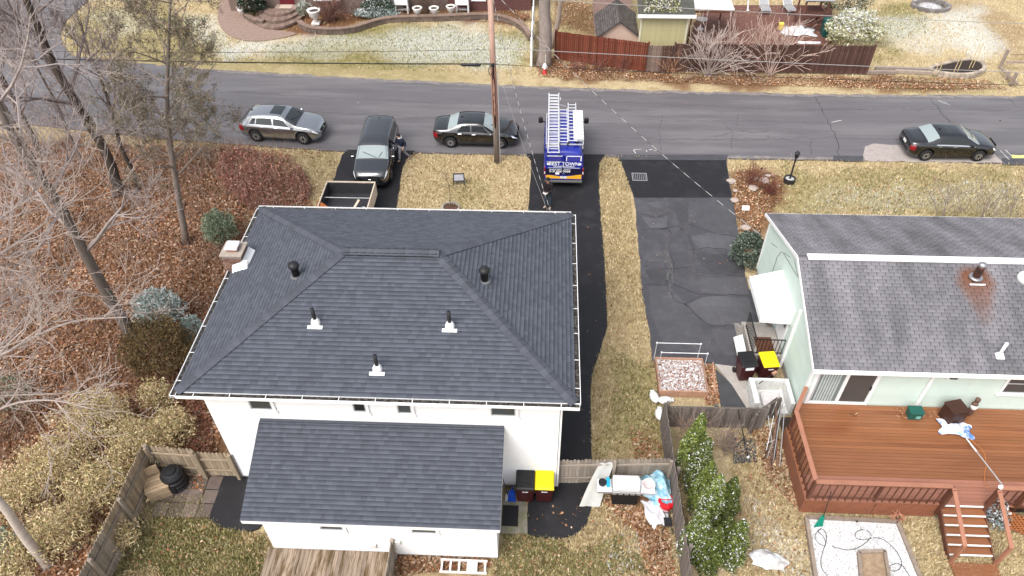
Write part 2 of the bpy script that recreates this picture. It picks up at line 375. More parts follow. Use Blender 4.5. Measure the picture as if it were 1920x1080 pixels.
struct(sheet('concrete_pad', GP([(938, 938), (988, 941), (989, 1001), (938, 1001)]), .03, M('mossy_concrete', (.22, .20, .16), .9, .2, 5, col2=(.17, .17, .10), s2=3, bump=.2)))
struct(sheet('concrete_path', GP([(1340, 683), (1395, 690), (1412, 770), (1400, 766), (1372, 722)]), .026, CONC))
struct(sheet('asphalt_path', GP([(1342, 692), (1352, 762), (1405, 770), (1372, 722)]), .02, asphalt('path_asphalt', (.055, .056, .06))))
struct(sheet('asphalt_path', GP([(1372, 820), (1415, 822), (1420, 865), (1375, 868)]), .0, asphalt('path_asphalt', (.06, .06, .062))))
# patches, gutters and cracks of the street
sheet('concrete_patch', rag(GP([(1622, 275), (1640, 270), (1700, 273), (1730, 280), (1860, 284), (1880, 305), (1622, 302), (1618, 292)]), .05, .4, 9), .017, M('pale_patch', (.33, .29, .27), .9, .15, 3, bump=.2), street)
sheet('asphalt_patch', GP([(1562, 292), (1618, 293), (1618, 303), (1562, 301)]), .018, A_OLD, street)
sheet('asphalt_patch', GP([(1878, 297), (1935, 298), (1935, 310), (1880, 309)]), .0185, A_OLD, street)
sheet('utility_paint', rag(GP([(1896, 291), (1935, 291), (1935, 297), (1898, 297)]), .06, .3, 12), .02, M('yellow_paint', (.55, .55, .2), .8, .3, 6), street, .004)
TAR = M('crack_dark', (.062, .058, .06), .9, .3, 6)
def ribbon(pts, wd, z, mat, parent, name='crack', seed=0, jit=.08):
    r = random.Random(seed); P = []
    for a, b in zip(pts[:-1], pts[1:]):
        d = math.dist(a, b); k = max(1, int(d/.25))
        for i in range(k): t = i/k; P.append((a[0]+(b[0]-a[0])*t+r.uniform(-jit, jit), a[1]+(b[1]-a[1])*t+r.uniform(-jit, jit)))
    P.append(pts[-1]); m = MB(); vs = []
    for i, p in enumerate(P):
        q0, q1 = P[max(0, i-1)], P[min(len(P)-1, i+1)]; dx, dy = q1[0]-q0[0], q1[1]-q0[1]; l = math.hypot(dx, dy)+1e-9; h = wd/2*r.uniform(.4, 1.3)
        vs += [(p[0]-dy/l*h, p[1]+dx/l*h, z), (p[0]+dy/l*h, p[1]-dx/l*h, z)]
    m.add(vs, [(2*i, 2*i+1, 2*i+3, 2*i+2) for i in range(len(P)-1)]); return m.build(name, mat, parent)
for i, (pl, wd) in enumerate([([(1528, 183), (1540, 205), (1548, 222), (1560, 245), (1570, 262), (1572, 285), (1570, 298)], .07), ([(1340, 200), (1450, 206), (1610, 206), (1745, 206), (1920, 208)], .05), ([(1200, 225), (1340, 226), (1480, 230), (1545, 231)], .035),
        ([(1150, 258), (1300, 262), (1450, 261), (1560, 259), (1690, 262)], .05), ([(1745, 185), (1765, 212), (1785, 235), (1790, 240)], .07), ([(1760, 206), (1775, 225), (1800, 235)], .05), ([(1520, 262), (1522, 290)], .04),
        ([(1340, 255), (1370, 250), (1390, 245), (1420, 250), (1440, 246)], .05), ([(1360, 230), (1375, 255), (1372, 280)], .035), ([(420, 200), (560, 208), (700, 216), (830, 222), (920, 226)], .05), ([(430, 172), (600, 182), (760, 190), (900, 196), (1010, 200)], .035),
        ([(1890, 184), (1905, 200), (1920, 206)], .06), ([(1120, 190), (1250, 196), (1340, 199)], .04), ([(200, 200), (330, 215), (440, 235)], .04), ([(1385, 215), (1380, 232), (1395, 250)], .03), ([(1240, 215), (1235, 250), (1240, 285)], .03)]):
    ribbon(GP(pl), wd*.65, .0165, TAR, street, seed=i)
ribbon([(-21, 42.75), (-10.8, 41.9), (-.75, 41.2), (6, 40.9), (15.3, 40.7), (28, 40.8)], .3, .0155, M('sandy_edge', (.2, .18, .17), .95, .3, 3), street, 'gutter_sand', 50, .1)
ribbon([(8, 34.02), (14, 34.02), (20, 34.02), (30, 34.02)], .22, .0155, M('sandy_edge', (.2, .18, .17)), street, 'gutter_sand', 51, .05)
PAINT = M('faded_paint', (.5, .5, .5), .9, .3, 8)
for i, pl in enumerate([[(1188, 281), (1192, 288)], [(1188, 281), (1203, 280)], [(1212, 282), (1213, 285)], [(1216, 281), (1224, 281)], [(1226, 283), (1230, 283)], [(1758, 189), (1775, 194)], [(1765, 193), (1782, 197)], [(1560, 230), (1578, 226)], [(1876, 283), (1892, 300)], [(1885, 281), (1896, 292)], [(1052, 183), (1050, 189)], [(1045, 196), (1062, 200)]]):
    ribbon(GP(pl), .05, .019, PAINT, street, 'utility_paint', 90+i, .03)
# worn light crazing and sealed blocks of the old driveway
CRZ = M('crazed_chips', (.105, .10, .10), .9, .4, 9); SLB = M('sealer_seam', (.042, .041, .046), .7, .2, 4)
for i, (pl, wd) in enumerate([([(1215, 395), (1235, 400), (1258, 396)], .08), ([(1248, 370), (1250, 390), (1246, 402)], .06), ([(1225, 398), (1232, 410)], .08), ([(1250, 440), (1248, 470), (1258, 490), (1262, 520), (1256, 545), (1258, 560)], .07), ([(1288, 420), (1290, 450), (1295, 468), (1300, 500)], .045),
        ([(1215, 490), (1240, 486), (1252, 492)], .09), ([(1245, 465), (1255, 500), (1250, 525)], .09), ([(1295, 470), (1320, 472)], .04), ([(1298, 500), (1296, 540)], .04), ([(1228, 478), (1245, 480)], .08), ([(1256, 555), (1240, 560)], .1)]):
    for k in range(3):
        ribbon([(p[0]+random.uniform(-.08, .08), p[1]+random.uniform(-.08, .08)) for p in GP(pl)], wd*.4, .021+.001*k, CRZ, drv_c, 'worn_crack', 200+i*3+k, .07)
for i, pl in enumerate([[(1240, 430), (1290, 420), (1335, 438), (1385, 445)], [(1290, 470), (1330, 466), (1400, 470)], [(1205, 500), (1240, 505), (1300, 500), (1310, 512), (1380, 516)], [(1210, 535), (1260, 533), (1310, 552), (1400, 555)], [(1285, 570), (1315, 555)], [(1285, 570), (1310, 595), (1330, 612), (1400, 610)], [(1200, 432), (1250, 428), (1260, 440)], [(1200, 400), (1230, 408), (1255, 400)], [(1290, 440), (1300, 470), (1300, 500)], [(1255, 470), (1265, 500), (1250, 530), (1260, 560), (1290, 575)]]):
    ribbon(GP(pl), .05, .0205, SLB, drv_c, 'seam', 300+i, .05)

for i, (pl, c) in enumerate([([(1292, 445), (1330, 436), (1384, 446), (1390, 470), (1330, 467), (1300, 472)], .072), ([(1300, 478), (1392, 474), (1398, 512), (1312, 512)], .045), ([(1206, 505), (1255, 507), (1262, 530), (1212, 534)], .044), ([(1312, 520), (1400, 520), (1404, 553), (1316, 550), (1304, 535)], .070), ([(1288, 572), (1320, 556), (1404, 558), (1415, 608), (1335, 611), (1308, 594)], .074), ([(1202, 405), (1228, 412), (1252, 404), (1250, 428), (1203, 431)], .070), ([(1262, 378), (1290, 376), (1288, 418), (1256, 428)], .046), ([(1212, 540), (1255, 537), (1285, 575), (1310, 600), (1325, 640), (1222, 640)], .062), ([(1210, 380), (1238, 378), (1236, 393), (1214, 394)], .075), ([(1300, 380), (1372, 378), (1382, 436), (1334, 432), (1296, 418)], .058), ([(1330, 618), (1400, 616), (1390, 665), (1340, 668)], .066)]):
    sheet('sealed_block', smooth_poly(rag(GP(pl), .05, .35, 500+i)[:-1], 1), .0175+.0002*i, asphalt('block_%d' % i, (c*1.12, c*1.09, c*1.19), .14, (c*1.32, c*1.29, c*1.39), .8, .4, .5), drv_c)
# ================================================================ WHITE HOUSE
WHITE = M('white_siding', (.80, .80, .81), .6, .03, 2); TRIM = M('white_trim', (.82, .82, .82), .5, .03, 3)
PANE = glass('window_glass', (.06, .065, .065)); DARK = M('near_black', (.012, .012, .013), .6, .2, 6)
def roof_tabs(p0, u, v, W, Ls, ulo, uhi, e=.143, wr=(.10, .26), t=(.008, .022), gap=.0, seed=0, stagger=None):
    r = random.Random(seed); u = Vector(u); v = Vector(v); n = u.cross(v).normalized(); p0 = Vector(p0); out = []; k = 0; s = 0.
    while s < Ls-.01:
        ee = min(e, Ls-s); a, b = ulo(s+ee/2), uhi(s+ee/2); x = a
        first = True
        while x < b-.02:
            wd = r.uniform(*wr)
            if stagger and first: wd = stagger*(.5 if k % 2 else 1)+r.uniform(-.02, .02)
            first = False
            if b-(x+wd) < .08: wd = b-x
            out.append((p0+u*(x+gap/2)+v*s+n*.004, u*(wd-gap), v*(ee+.015), n*r.uniform(*t))); x += wd
        s += e; k += 1
    return out
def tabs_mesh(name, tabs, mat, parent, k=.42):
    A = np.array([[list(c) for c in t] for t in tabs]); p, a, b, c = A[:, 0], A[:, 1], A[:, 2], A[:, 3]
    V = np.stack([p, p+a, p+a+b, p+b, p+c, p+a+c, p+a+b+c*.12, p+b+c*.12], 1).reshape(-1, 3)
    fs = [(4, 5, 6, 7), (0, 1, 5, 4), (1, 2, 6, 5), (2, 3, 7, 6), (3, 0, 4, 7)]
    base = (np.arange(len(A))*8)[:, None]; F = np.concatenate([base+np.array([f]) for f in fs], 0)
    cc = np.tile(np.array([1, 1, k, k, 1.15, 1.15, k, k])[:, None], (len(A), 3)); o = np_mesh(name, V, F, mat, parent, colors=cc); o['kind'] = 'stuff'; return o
def tabmat(name, c, rnd):                                   # granule colour per tab, darkened toward the upper edge: printed band plus painted-in course shadow
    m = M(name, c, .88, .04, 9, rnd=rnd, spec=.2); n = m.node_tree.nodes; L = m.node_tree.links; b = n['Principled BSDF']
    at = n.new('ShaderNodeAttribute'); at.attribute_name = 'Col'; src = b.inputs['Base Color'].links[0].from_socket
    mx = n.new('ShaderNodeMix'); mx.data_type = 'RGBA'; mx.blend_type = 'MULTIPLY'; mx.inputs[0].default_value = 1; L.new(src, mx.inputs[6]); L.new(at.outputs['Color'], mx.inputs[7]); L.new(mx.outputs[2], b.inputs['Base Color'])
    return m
TABME = {}
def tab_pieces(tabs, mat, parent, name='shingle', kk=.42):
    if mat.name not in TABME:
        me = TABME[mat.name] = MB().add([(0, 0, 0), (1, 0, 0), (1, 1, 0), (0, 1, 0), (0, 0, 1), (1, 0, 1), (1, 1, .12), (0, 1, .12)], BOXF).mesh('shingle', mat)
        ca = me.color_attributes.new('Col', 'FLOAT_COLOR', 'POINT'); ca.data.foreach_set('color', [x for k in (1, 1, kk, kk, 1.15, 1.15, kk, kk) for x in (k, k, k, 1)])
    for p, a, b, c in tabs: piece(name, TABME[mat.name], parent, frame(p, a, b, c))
def split_tabs(tabs, n, mat, parent, k=.42):                        # nearest 300 singly, the rest as one part
    tabs = sorted(tabs, key=lambda t: (round(t[0].y, 2), t[0].x))
    tab_pieces(tabs[:n], mat, parent, 'shingle', k); tabs_mesh('shingles', tabs[n:], mat, parent, k)

HX0, HX1, HY0, HY1, HE, HS = -10.912, 1.222, 13.054, 22.103, 5.374, .401
xa, xb, ya, yb = HX0+.11, HX1-.14, HY0+.16, HY1-.06
half = (yb-ya)/2; zr = HE+half*HS+.02; ym = (ya+yb)/2; ra, rb = xa+half, xb-half
wx0, wx1, wy0, wy1 = HX0+.547, HX1-.547, HY0+.547, HY1-.547
house = thing('white_house', 'two storey white house with slate grey shingled hip roof, largest building', 'house', (-4.8, 17.6, 0))
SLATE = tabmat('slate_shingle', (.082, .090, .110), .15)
SLATE2 = M('slate_cap', (.068, .074, .089), .85, .12, 9, rnd=.14, bump=.2, bscale=80, spec=.25)
m = MB()
for x0_, x1_, y0_, y1_ in ((wx0, wx1, wy0, wy1),): m.bx(x0_, x1_, y0_, y1_, .14, HE-.14)
m.build('wall', WHITE, house)
MB().bx(wx0+.03, wx1-.03, wy0+.03, wy1-.03, -.1, .14).build('foundation', CONC, house)
roof = MB().add([(xa, ya, HE), (xb, ya, HE), (xb, yb, HE), (xa, yb, HE), (ra, ym, zr), (rb, ym, zr), (xa, ya, HE-.05), (xb, ya, HE-.05), (xb, yb, HE-.05), (xa, yb, HE-.05)],
    [(0, 1, 5, 4), (1, 2, 5), (2, 3, 4, 5), (3, 0, 4), (0, 6, 7, 1), (1, 7, 8, 2), (2, 8, 9, 3), (3, 9, 6, 0), (6, 9, 8, 7)]).build('roof', SLATE2, house)
MB().bx(xa+.02, xb-.02, ya+.02, yb-.02, HE-.14, HE-.052).build('soffit', TRIM, house)
Ls = math.hypot(half, zr-HE); cs, sn = half/Ls, (zr-HE)/Ls; k_ = half/Ls
tabs = []
for p0, u, v, W, ap, sd_ in (((xa, ya, HE), (1, 0, 0), (0, cs, sn), xb-xa, None, 1), ((xb, yb, HE), (-1, 0, 0), (0, -cs, sn), xb-xa, None, 2),
                          ((xa, yb, HE), (0, -1, 0), (cs, 0, sn), yb-ya, 1, 3), ((xb, ya, HE), (0, 1, 0), (-cs, 0, sn), yb-ya, 1, 4)):
    tabs += roof_tabs(p0, u, v, W, Ls, lambda s: s*k_, lambda s, W=W: W-s*k_, seed=sd_)
# cap shingles along hips and ridge
def cap_line(a, b, n1, n2, parent, mat, wd=.15, e=.21, lift=.03, name='cap_shingle'):
    a, b, n1, n2 = Vector(a), Vector(b), Vector(n1).normalized(), Vector(n2).normalized(); d = (b-a).normalized(); L = (b-a).length; k = int(L/e); e = L/k
    s1 = d.cross(n1).normalized(); s2 = -d.cross(n2).normalized()
    if s1.z > 0: s1 = -s1
    if s2.z > 0: s2 = -s2
    up = (n1+n2).normalized(); me = MB()
    for q, t in ((Vector((0, 0, 0)), .022), (d*(e*1.25), .006)):
        me.v += [tuple(q+s1*wd+up*0), tuple(q+s1*wd+up*t), tuple(q+up*(t+.012)), tuple(q+s2*wd+up*t), tuple(q+s2*wd)]
    me.f = [(0, 1, 2, 3, 4)[::-1], (5, 6, 7, 8, 9)]+[(i, i+1, i+6, i+5) for i in range(4)]
    mesh = me.mesh(name, mat)
    for i in range(k): piece(name, mesh, parent, Matrix.Translation(a+d*(i*e)+up*lift))
nR, nF, nL, nRt = (0, -sn, cs), (0, sn, cs), (-sn, 0, cs), (sn, 0, cs)
for a, b, n1, n2 in (((xa, ya, HE), (ra, ym, zr), nR, nL), ((xb, ya, HE), (rb, ym, zr), nR, nRt), ((xa, yb, HE), (ra, ym, zr), nF, nL), ((xb, yb, HE), (rb, ym, zr), nF, nRt)):
    cap_line(a, b, n1, n2, roof, SLATE2, .19, .23, .034)
MB().bx(ra, rb, ym-.13, ym+.13, zr-.03, zr+.09).build('ridge_vent', DARK, roof)
cap_line((ra, ym, zr), (rb, ym, zr), nR, nF, roof, SLATE2, .2, .25, .115)
# gutters: trough, leaf debris, strap hangers
DEB = M('gutter_debris', (.022, .02, .018), .95, .5, 14, col2=(.09, .08, .07), s2=9, bump=.6)
def gutter(a, b, out, parent, fill=True, n=10):
    a, b, o = Vector(a), Vector(b), Vector(out); d = b-a; m = MB(); z = Vector((0, 0, 1))
    m.ob(a+z*-.13+o*.003, d, o*.165, z*.012); m.ob(a-z*.13+o*.155, d, o*.018, z*.125); m.ob(a-z*.13, d, o*.004, z*.12)
    m.ob(a-z*.13+o*.004, d.normalized()*.01, o*.15, z*.12); m.ob(b-z*.13+o*.004-d.normalized()*.01, d.normalized()*.01, o*.15, z*.12)
    g = m.build('gutter', TRIM, parent)
    if fill: MB().ob(a-z*.1+o*.006, d, o*.145, z*.05).build('leaf_debris', DEB, g)
    hm = MB().ob(-d.normalized()*.009, d.normalized()*.02, o*.172, z*.008).mesh('hanger', TRIM)
    for i in range(n): piece('hanger', hm, g, Matrix.Translation(a+d*((i+.5)/n)-z*.008))
gutter((xa-.0, ya, HE), (xb+.14, ya, HE), (0, -1, 0), house, True, 11); gutter((xb, ya, HE), (xb, yb, HE), (1, 0, 0), house, True, 8)
gutter((xa-.14, yb, HE), (xb, yb, HE), (0, 1, 0), house, True, 10); gutter((xa, ya-.15, HE), (xa, yb, HE), (-1, 0, 0), house, True, 8)
# chimney on the left wall
BRICK = M('chimney_brick', (.20, .115, .085), .9, .15, 6, rnd=.3, bump=.3)
cy0, cy1, cx0, cx1, ctop = 18.55, 19.25, -11.05, -10.35, 6.0
ch = MB().bx(cx0+.015, cx1-.015, cy0+.015, cy1-.015, -.1, ctop).build('chimney', M('mortar', (.3, .28, .26), .95), house)
bm_ = {}
for lx, ly in ((.2, .02), (.02, .2)): bm_[(lx, ly)] = MB().box((0, 0, 0), (lx, ly, .062)).mesh('brick', BRICK)
zb = 5.05; rowi = 0
while zb < ctop-.05:
    o_ = .1 if rowi % 2 else 0.
    for i in range(3):
        for yy in (cy0, cy1): piece('brick', bm_[(.2, .02)], ch, Matrix.Translation((cx0+.11+o_*.5+i*.21, yy+(.004 if yy == cy0 else -.004), zb)))
        for xx in (cx0, cx1): piece('brick', bm_[(.02, .2)], ch, Matrix.Translation((xx+(.004 if xx == cx0 else -.004), cy0+.11+o_*.5+i*.21, zb)))
    zb += .075; rowi += 1
MB().bx(cx0-.04, cx1+.04, cy0-.04, cy1+.04, ctop, ctop+.06).build('crown', M('chimney_crown', (.33, .28, .24), .9, .15, 6), ch, bev=.01)
MB().bx(cx0+.17, cx1-.17, cy0+.17, cy1-.17, ctop+.06, ctop+.16).build('flue_tile', M('flue_clay', (.33, .17, .12), .9), ch)
MB().box((cx0+.35, cy0+.35, ctop+.22), (.46, .46, .07), 0, .9).build('chimney_cap', TRIM, ch, bev=.01)
fz = lambda x: HE+(x-xa)*HS+.02
MB().add([(cx0+.3, cy0-.2, HE+.02), (cx1+.2, cy0-.2, fz(cx1+.2)), (cx1+.2, cy0+.0, fz(cx1+.2)+.22), (cx0+.3, cy0-.0, HE+.24), (cx0+.3, cy0, HE-.1), (cx1+.2, cy0, HE)], [(0, 1, 2, 3), (0, 3, 4), (1, 5, 2), (0, 4, 5, 1), (3, 2, 5, 4)]).build('flashing', TRIM, ch)
MB().add([(cx1+.2, cy0-.2, fz(cx1+.2)), (cx1+.2, cy1+.05, fz(cx1+.2)), (cx1, cy1+.05, fz(cx1)+.25), (cx1, cy0-.0, fz(cx1)+.25), (cx1, cy0, HE), (cx1, cy1+.05, HE)], [(0, 1, 2, 3), (0, 3, 4), (1, 5, 2), (3, 2, 5, 4), (0, 4, 5, 1)]).build('flashing', TRIM, ch)
# roof vents and pipe boots
BLK = M('vent_black', (.018, .018, .02), .5, .1, 4)
def vent(px, py, p0, n, nm, h=.34):
    p = HP(px, py, p0, n); m = MB(); b = MB().lathe([(.2, -.12), (.2, .03), (.13, .06)], p, 14).build('base_flange', M('vent_grey', (.11, .115, .125), .6), roof)
    h = .42; m.lathe([(.12, 0), (.12, h), (.17, h), (.185, h+.05), (.15, h+.13), (.05, h+.17)], p, 14); m.build(nm, BLK, roof, True)
vent(556, 518, (xa, ya, HE), nL, 'exhaust_vent'); vent(909, 527, (xb, ya, HE), nRt, 'exhaust_vent')
for px, py in ((591, 614), (843, 620), (707, 701)):
    p = HP(px, py, (xa, ya, HE), nR); up = Vector(nR); v_ = Vector((0, cs, sn))
    b = MB().ob(p-Vector((.23, 0, 0))-v_*.06+up*.012, (.46, 0, 0), v_*.11, up*.022); b.ob(p-Vector((.1, 0, 0))+v_*.04+up*.012, (.2, 0, 0), v_*.24, up*.03)
    bo = b.build('boot_flange', TRIM, roof); q = p+v_*.14
    MB().lathe([(.16, -.02), (.14, .08), (.1, .17), (.085, .2)], q, 14).build('boot_collar', TRIM, bo, True)
    MB().lathe([(.06, .0), (.06, .64)], q, 12).build('vent_pipe', BLK, bo, True)
# windows
def window(parent, plane, a0, a1, z0, z1, out=-1, mat=None, axis='y', open_dark=False, sash=True):
    """flat frame with recessed pane on a wall plane (axis y: wall at y=plane)"""
    def bxx(u0, u1, d0, d1, za, zb):
        m = MB()
        return m.bx(u0, u1, min(plane+out*d0, plane+out*d1), max(plane+out*d0, plane+out*d1), za, zb) if axis == 'y' else m.bx(min(plane+out*d0, plane+out*d1), max(plane+out*d0, plane+out*d1), u0, u1, za, zb)
    t = .09; fr = MB()
    for u0, u1, za, zb in ((a0-t, a0, z0-t, z1+t), (a1, a1+t, z0-t, z1+t), (a0, a1, z1, z1+t), (a0, a1, z0-t, z0)):
        b = bxx(u0, u1, .002, .05, za, zb); fr.add(b.v, b.f)
    f = fr.build('window', mat or TRIM, parent); bxx(a0, a1, .004, .012, z0, z1).build('pane', DARK if open_dark else PANE, f)
    if sash:
        s = MB()
        for u0, u1, za, zb in ((a0, a0+.035, z0, z1), (a1-.035, a1, z0, z1), (a0+.035, a1-.035, (z0+z1)/2-.02, (z0+z1)/2+.02), (a0+.035, a1-.035, z0, z0+.035), (a0+.035, a1-.035, z1-.035, z1)):
            b = bxx(u0, u1, .013, .03, za, zb); s.add(b.v, b.f)
        s.build('sash', M('grey_sash', (.4, .41, .42), .5), f)
    bxx(a0-t-.03, a1+t+.03, .002, .08, z0-t-.035, z0-t-.002).build('sill', mat or TRIM, f)
for pl, pr, dk in (((466, 750), (513, 766), 0), ((660, 752), (688, 770), 1), ((744, 756), (773, 773), 0), ((920, 760), (967, 778), 0)):
    a, b = HY(*pl, wy0), HY(*pr, wy0); zl = b.z; window(house, wy0-.018, a.x, b.x, zl, zl+(1.05 if (b.x-a.x) > .6 else .85), -1, open_dark=dk)
for yy in (15.2, 19.2): window(house, wx0-.018, yy, yy+.9, 3.2, 4.5, -1, axis='x'); window(house, wx1, yy, yy+.9, 3.2, 4.5, 1, axis='x'); window(house, wx1, yy, yy+.9, .9, 2.1, 1, axis='x')
for xx in (-9.2, -6.6, -3.9, -1.3): window(house, wy1, xx, xx+.9, 3.2, 4.5, 1); 
for xx in (-9.2, -6.6, -1.3): window(house, wy1, xx, xx+.9, .9, 2.1, 1)
dr = MB().bx(-4.1, -3.1, wy1, wy1+.06, .35, 2.5).build('door', M('door_red', (.2, .04, .03), .5), house); MB().lathe([(.03, 0), (.035, .05), (.0, .06)], (-3.25, wy1+.06, 1.4), 8, 'y').build('handle', BLK, dr)
MB().bx(-4.4, -2.8, wy1, wy1+1.1, -.05, .3).build('step', CONC, house)
# rear single storey wing with shed roof
ex0, ex1, ey, ez0, ez1 = -8.823, -1.05, 10.664, 2.528, 3.56
EL = math.hypot(wy0-ey, ez1-ez0); ec, es = (wy0-ey)/EL, (ez1-ez0)/EL; sl_ = (ez1-ez0)/(wy0-ey)
wz = lambda y: ez0+(y-ey)*sl_-.14
m = MB().add([(ex0+.38, ey+.3, .12), (ex1-.12, ey+.3, .12), (ex1-.12, wy0, .12), (ex0+.38, wy0, .12), (ex0+.38, ey+.3, wz(ey+.3)), (ex1-.12, ey+.3, wz(ey+.3)), (ex1-.12, wy0, wz(wy0)), (ex0+.38, wy0, wz(wy0))], BOXF); m.build('wing_wall', WHITE, house)
MB().bx(ex0+.4, ex1-.14, ey+.33, wy0, -.1, .12).build('foundation', CONC, house)
wing = MB().ob((ex0, ey, ez0-.1), (ex1-ex0, 0, 0), (0, wy0-ey, ez1-ez0), (0, 0, .1)).build('wing_roof', SLATE2, house)
MB().bx(ex0, ex1, ey-.025, ey-.002, ez0-.17, ez0-.008).build('fascia', TRIM, wing)
for x_ in (ex0-.022, ex1+.002): MB().ob((x_, ey, ez0-.17), (.02, 0, 0), (0, wy0-ey, ez1-ez0), (0, 0, .155)).build('fascia', TRIM, wing)
MB().ob((ex0, wy0-.08, ez1-.01), (ex1-ex0, 0, 0), (0, .078, .03), (0, -.0, .03)).build('flashing', SLATE2, wing)
wt = roof_tabs((ex0-.02, ey-.03, ez0), (1, 0, 0), (0, ec, es), ex1-ex0+.04, EL-.05, lambda s: 0, lambda s: ex1-ex0+.04, seed=9)
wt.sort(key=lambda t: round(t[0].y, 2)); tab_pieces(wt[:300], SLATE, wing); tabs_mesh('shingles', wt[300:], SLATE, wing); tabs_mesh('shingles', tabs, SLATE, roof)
yw = ey+.3
for pl, pr in (((600, 984), (645, 992)), ((772, 990), (819, 998))):
    a, b = HY(*pl, yw), HY(*pr, yw); window(house, yw-.018, a.x, b.x, b.z, b.z+.75, -1)
for px, py, s in ((700, 1021, .16), (746, 1014, .13), (744, 1030, .05)):
    p = HY(px, py, yw); MB().bx(p.x-s/1.5, p.x+s/1.5, yw-.09, yw-.02, p.z-s/1.5, p.z+s/1.5).build('vent_cover' if s > .1 else 'hose_tap', M('offwhite_plastic', (.66, .65, .63), .5), house, bev=.008)
# downspouts and wall pipe
MB().beam((wx1+.05, wy0+.03, .15), (wx1+.05, wy0+.03, HE-.15), .07, .06).build('downspout', TRIM, house)
MB().tube([(wx0+.05, wy0-.04, .1), (wx0+.05, wy0-.04, 1.5)], .025, 6).build('pipe', M('galv', (.4, .4, .41), .4, metal=.8), house)

# lapped siding courses on the walls that show
def lap(a, b, z0, z1, out, parent, e=.205, top=None):
    a, b, o = Vector((*a, 0)), Vector((*b, 0)), Vector((*out, 0)); z = z0
    while z < z1-.03:
        h = min(e, z1-z); k = MB(); p, q = a+Vector((0, 0, z)), b+Vector((0, 0, z)); u = Vector((0, 0, h))
        k.add([p+o*.002, q+o*.002, q+o*.018, p+o*.018, p+o*.002+u, q+o*.002+u, q+o*.006+u, p+o*.006+u], BOXF).build('siding_course', WHITE, parent); z += e
lap((wx0, wy0), (ex0+.38, wy0), .15, HE-.15, (0, -1), house); lap((ex1-.12, wy0), (wx1, wy0), .15, HE-.15, (0, -1), house); lap((ex0+.38, wy0), (ex1-.12, wy0), ez1+.06, HE-.15, (0, -1), house)
lap((ex0+.38, yw), (ex1-.12, yw), .13, wz(yw), (0, -1), house); lap((wx0, wy1), (wx0, wy0), .15, HE-.15, (-1, 0), house)
# ================================================================ GREEN HOUSE WITH DECK
GX0, GX1, GY0, GY1, GZ0, GZ1 = 9.45, 21.5, 16.75, 25.05, 3.06, 3.22      # roof edges
gym, gzr = 20.82, 4.60; gwx, gwy0, gwy1 = 9.62, 17.02, 24.75
GREEN = M('pale_green_siding', (.56, .66, .60), .6, .04, 2, rnd=.03); GTRIM = M('ivory_trim', (.80, .80, .79), .5, .03, 3)
gh = thing('green_house', 'pale green house with weathered grey shingle roof and brown deck', 'house', (15, 21, 0))
MB().bx(gwx, GX1-.2, gwy0, gwy1, .4, GZ0-.12).build('wall', GREEN, gh)
gable = MB().extr([(gwx, gwy0, GZ0-.12), (gwx, gwy1, GZ0-.12), (gwx, gwy1, GZ1-.1), (gwx, gym, gzr-.12), (gwx, gwy0, GZ0-.11)], (.12, 0, 0)).build('gable_wall', GREEN, gh)
MB().bx(gwx+.04, GX1-.24, gwy0+.04, gwy1-.04, -.1, .4).build('foundation', CONC, gh)
# clapboards, each course its own board
def boards(x0, x1, z0, z1, fn, e=.2):
    z = z0
    while z < z1: fn(z, min(e, z1-z)); z += e
def gable_board(z, e):
    zt = z+e; a, b = gwy0, gwy1
    if zt > GZ0-.12:
        k = (zt-GZ0+.12)/(gzr-GZ0); a = gwy0+k*(gym-gwy0); b = gwy1-max(0, (zt-GZ1+.1)/(gzr-GZ1))*(gwy1-gym)
    if b-a > .2: MB().add([(gwx-.016, a, z), (gwx-.016, b, z), (gwx-.002, b, z), (gwx-.002, a, z), (gwx-.005, a, zt), (gwx-.005, b, zt), (gwx-.002, b, zt), (gwx-.002, a, zt)], BOXF).build('clapboard', GREEN, gh)
boards(0, 0, .42, gzr-.15, gable_board)
def rear_board(z, e):
    MB().add([(gwx, gwy0-.016, z), (GX1-.2, gwy0-.016, z), (GX1-.2, gwy0-.002, z), (gwx, gwy0-.002, z), (gwx, gwy0-.005, z+e), (GX1-.2, gwy0-.005, z+e), (GX1-.2, gwy0-.002, z+e), (gwx, gwy0-.002, z+e)], BOXF).build('clapboard', GREEN, gh)
boards(0, 0, .42, GZ0-.13, rear_board)
ASPH = tabmat('weathered_shingle', (.155, .149, .16), .11); ASPH2 = M('weathered_deck', (.05, .047, .052), .9, .1, 3)
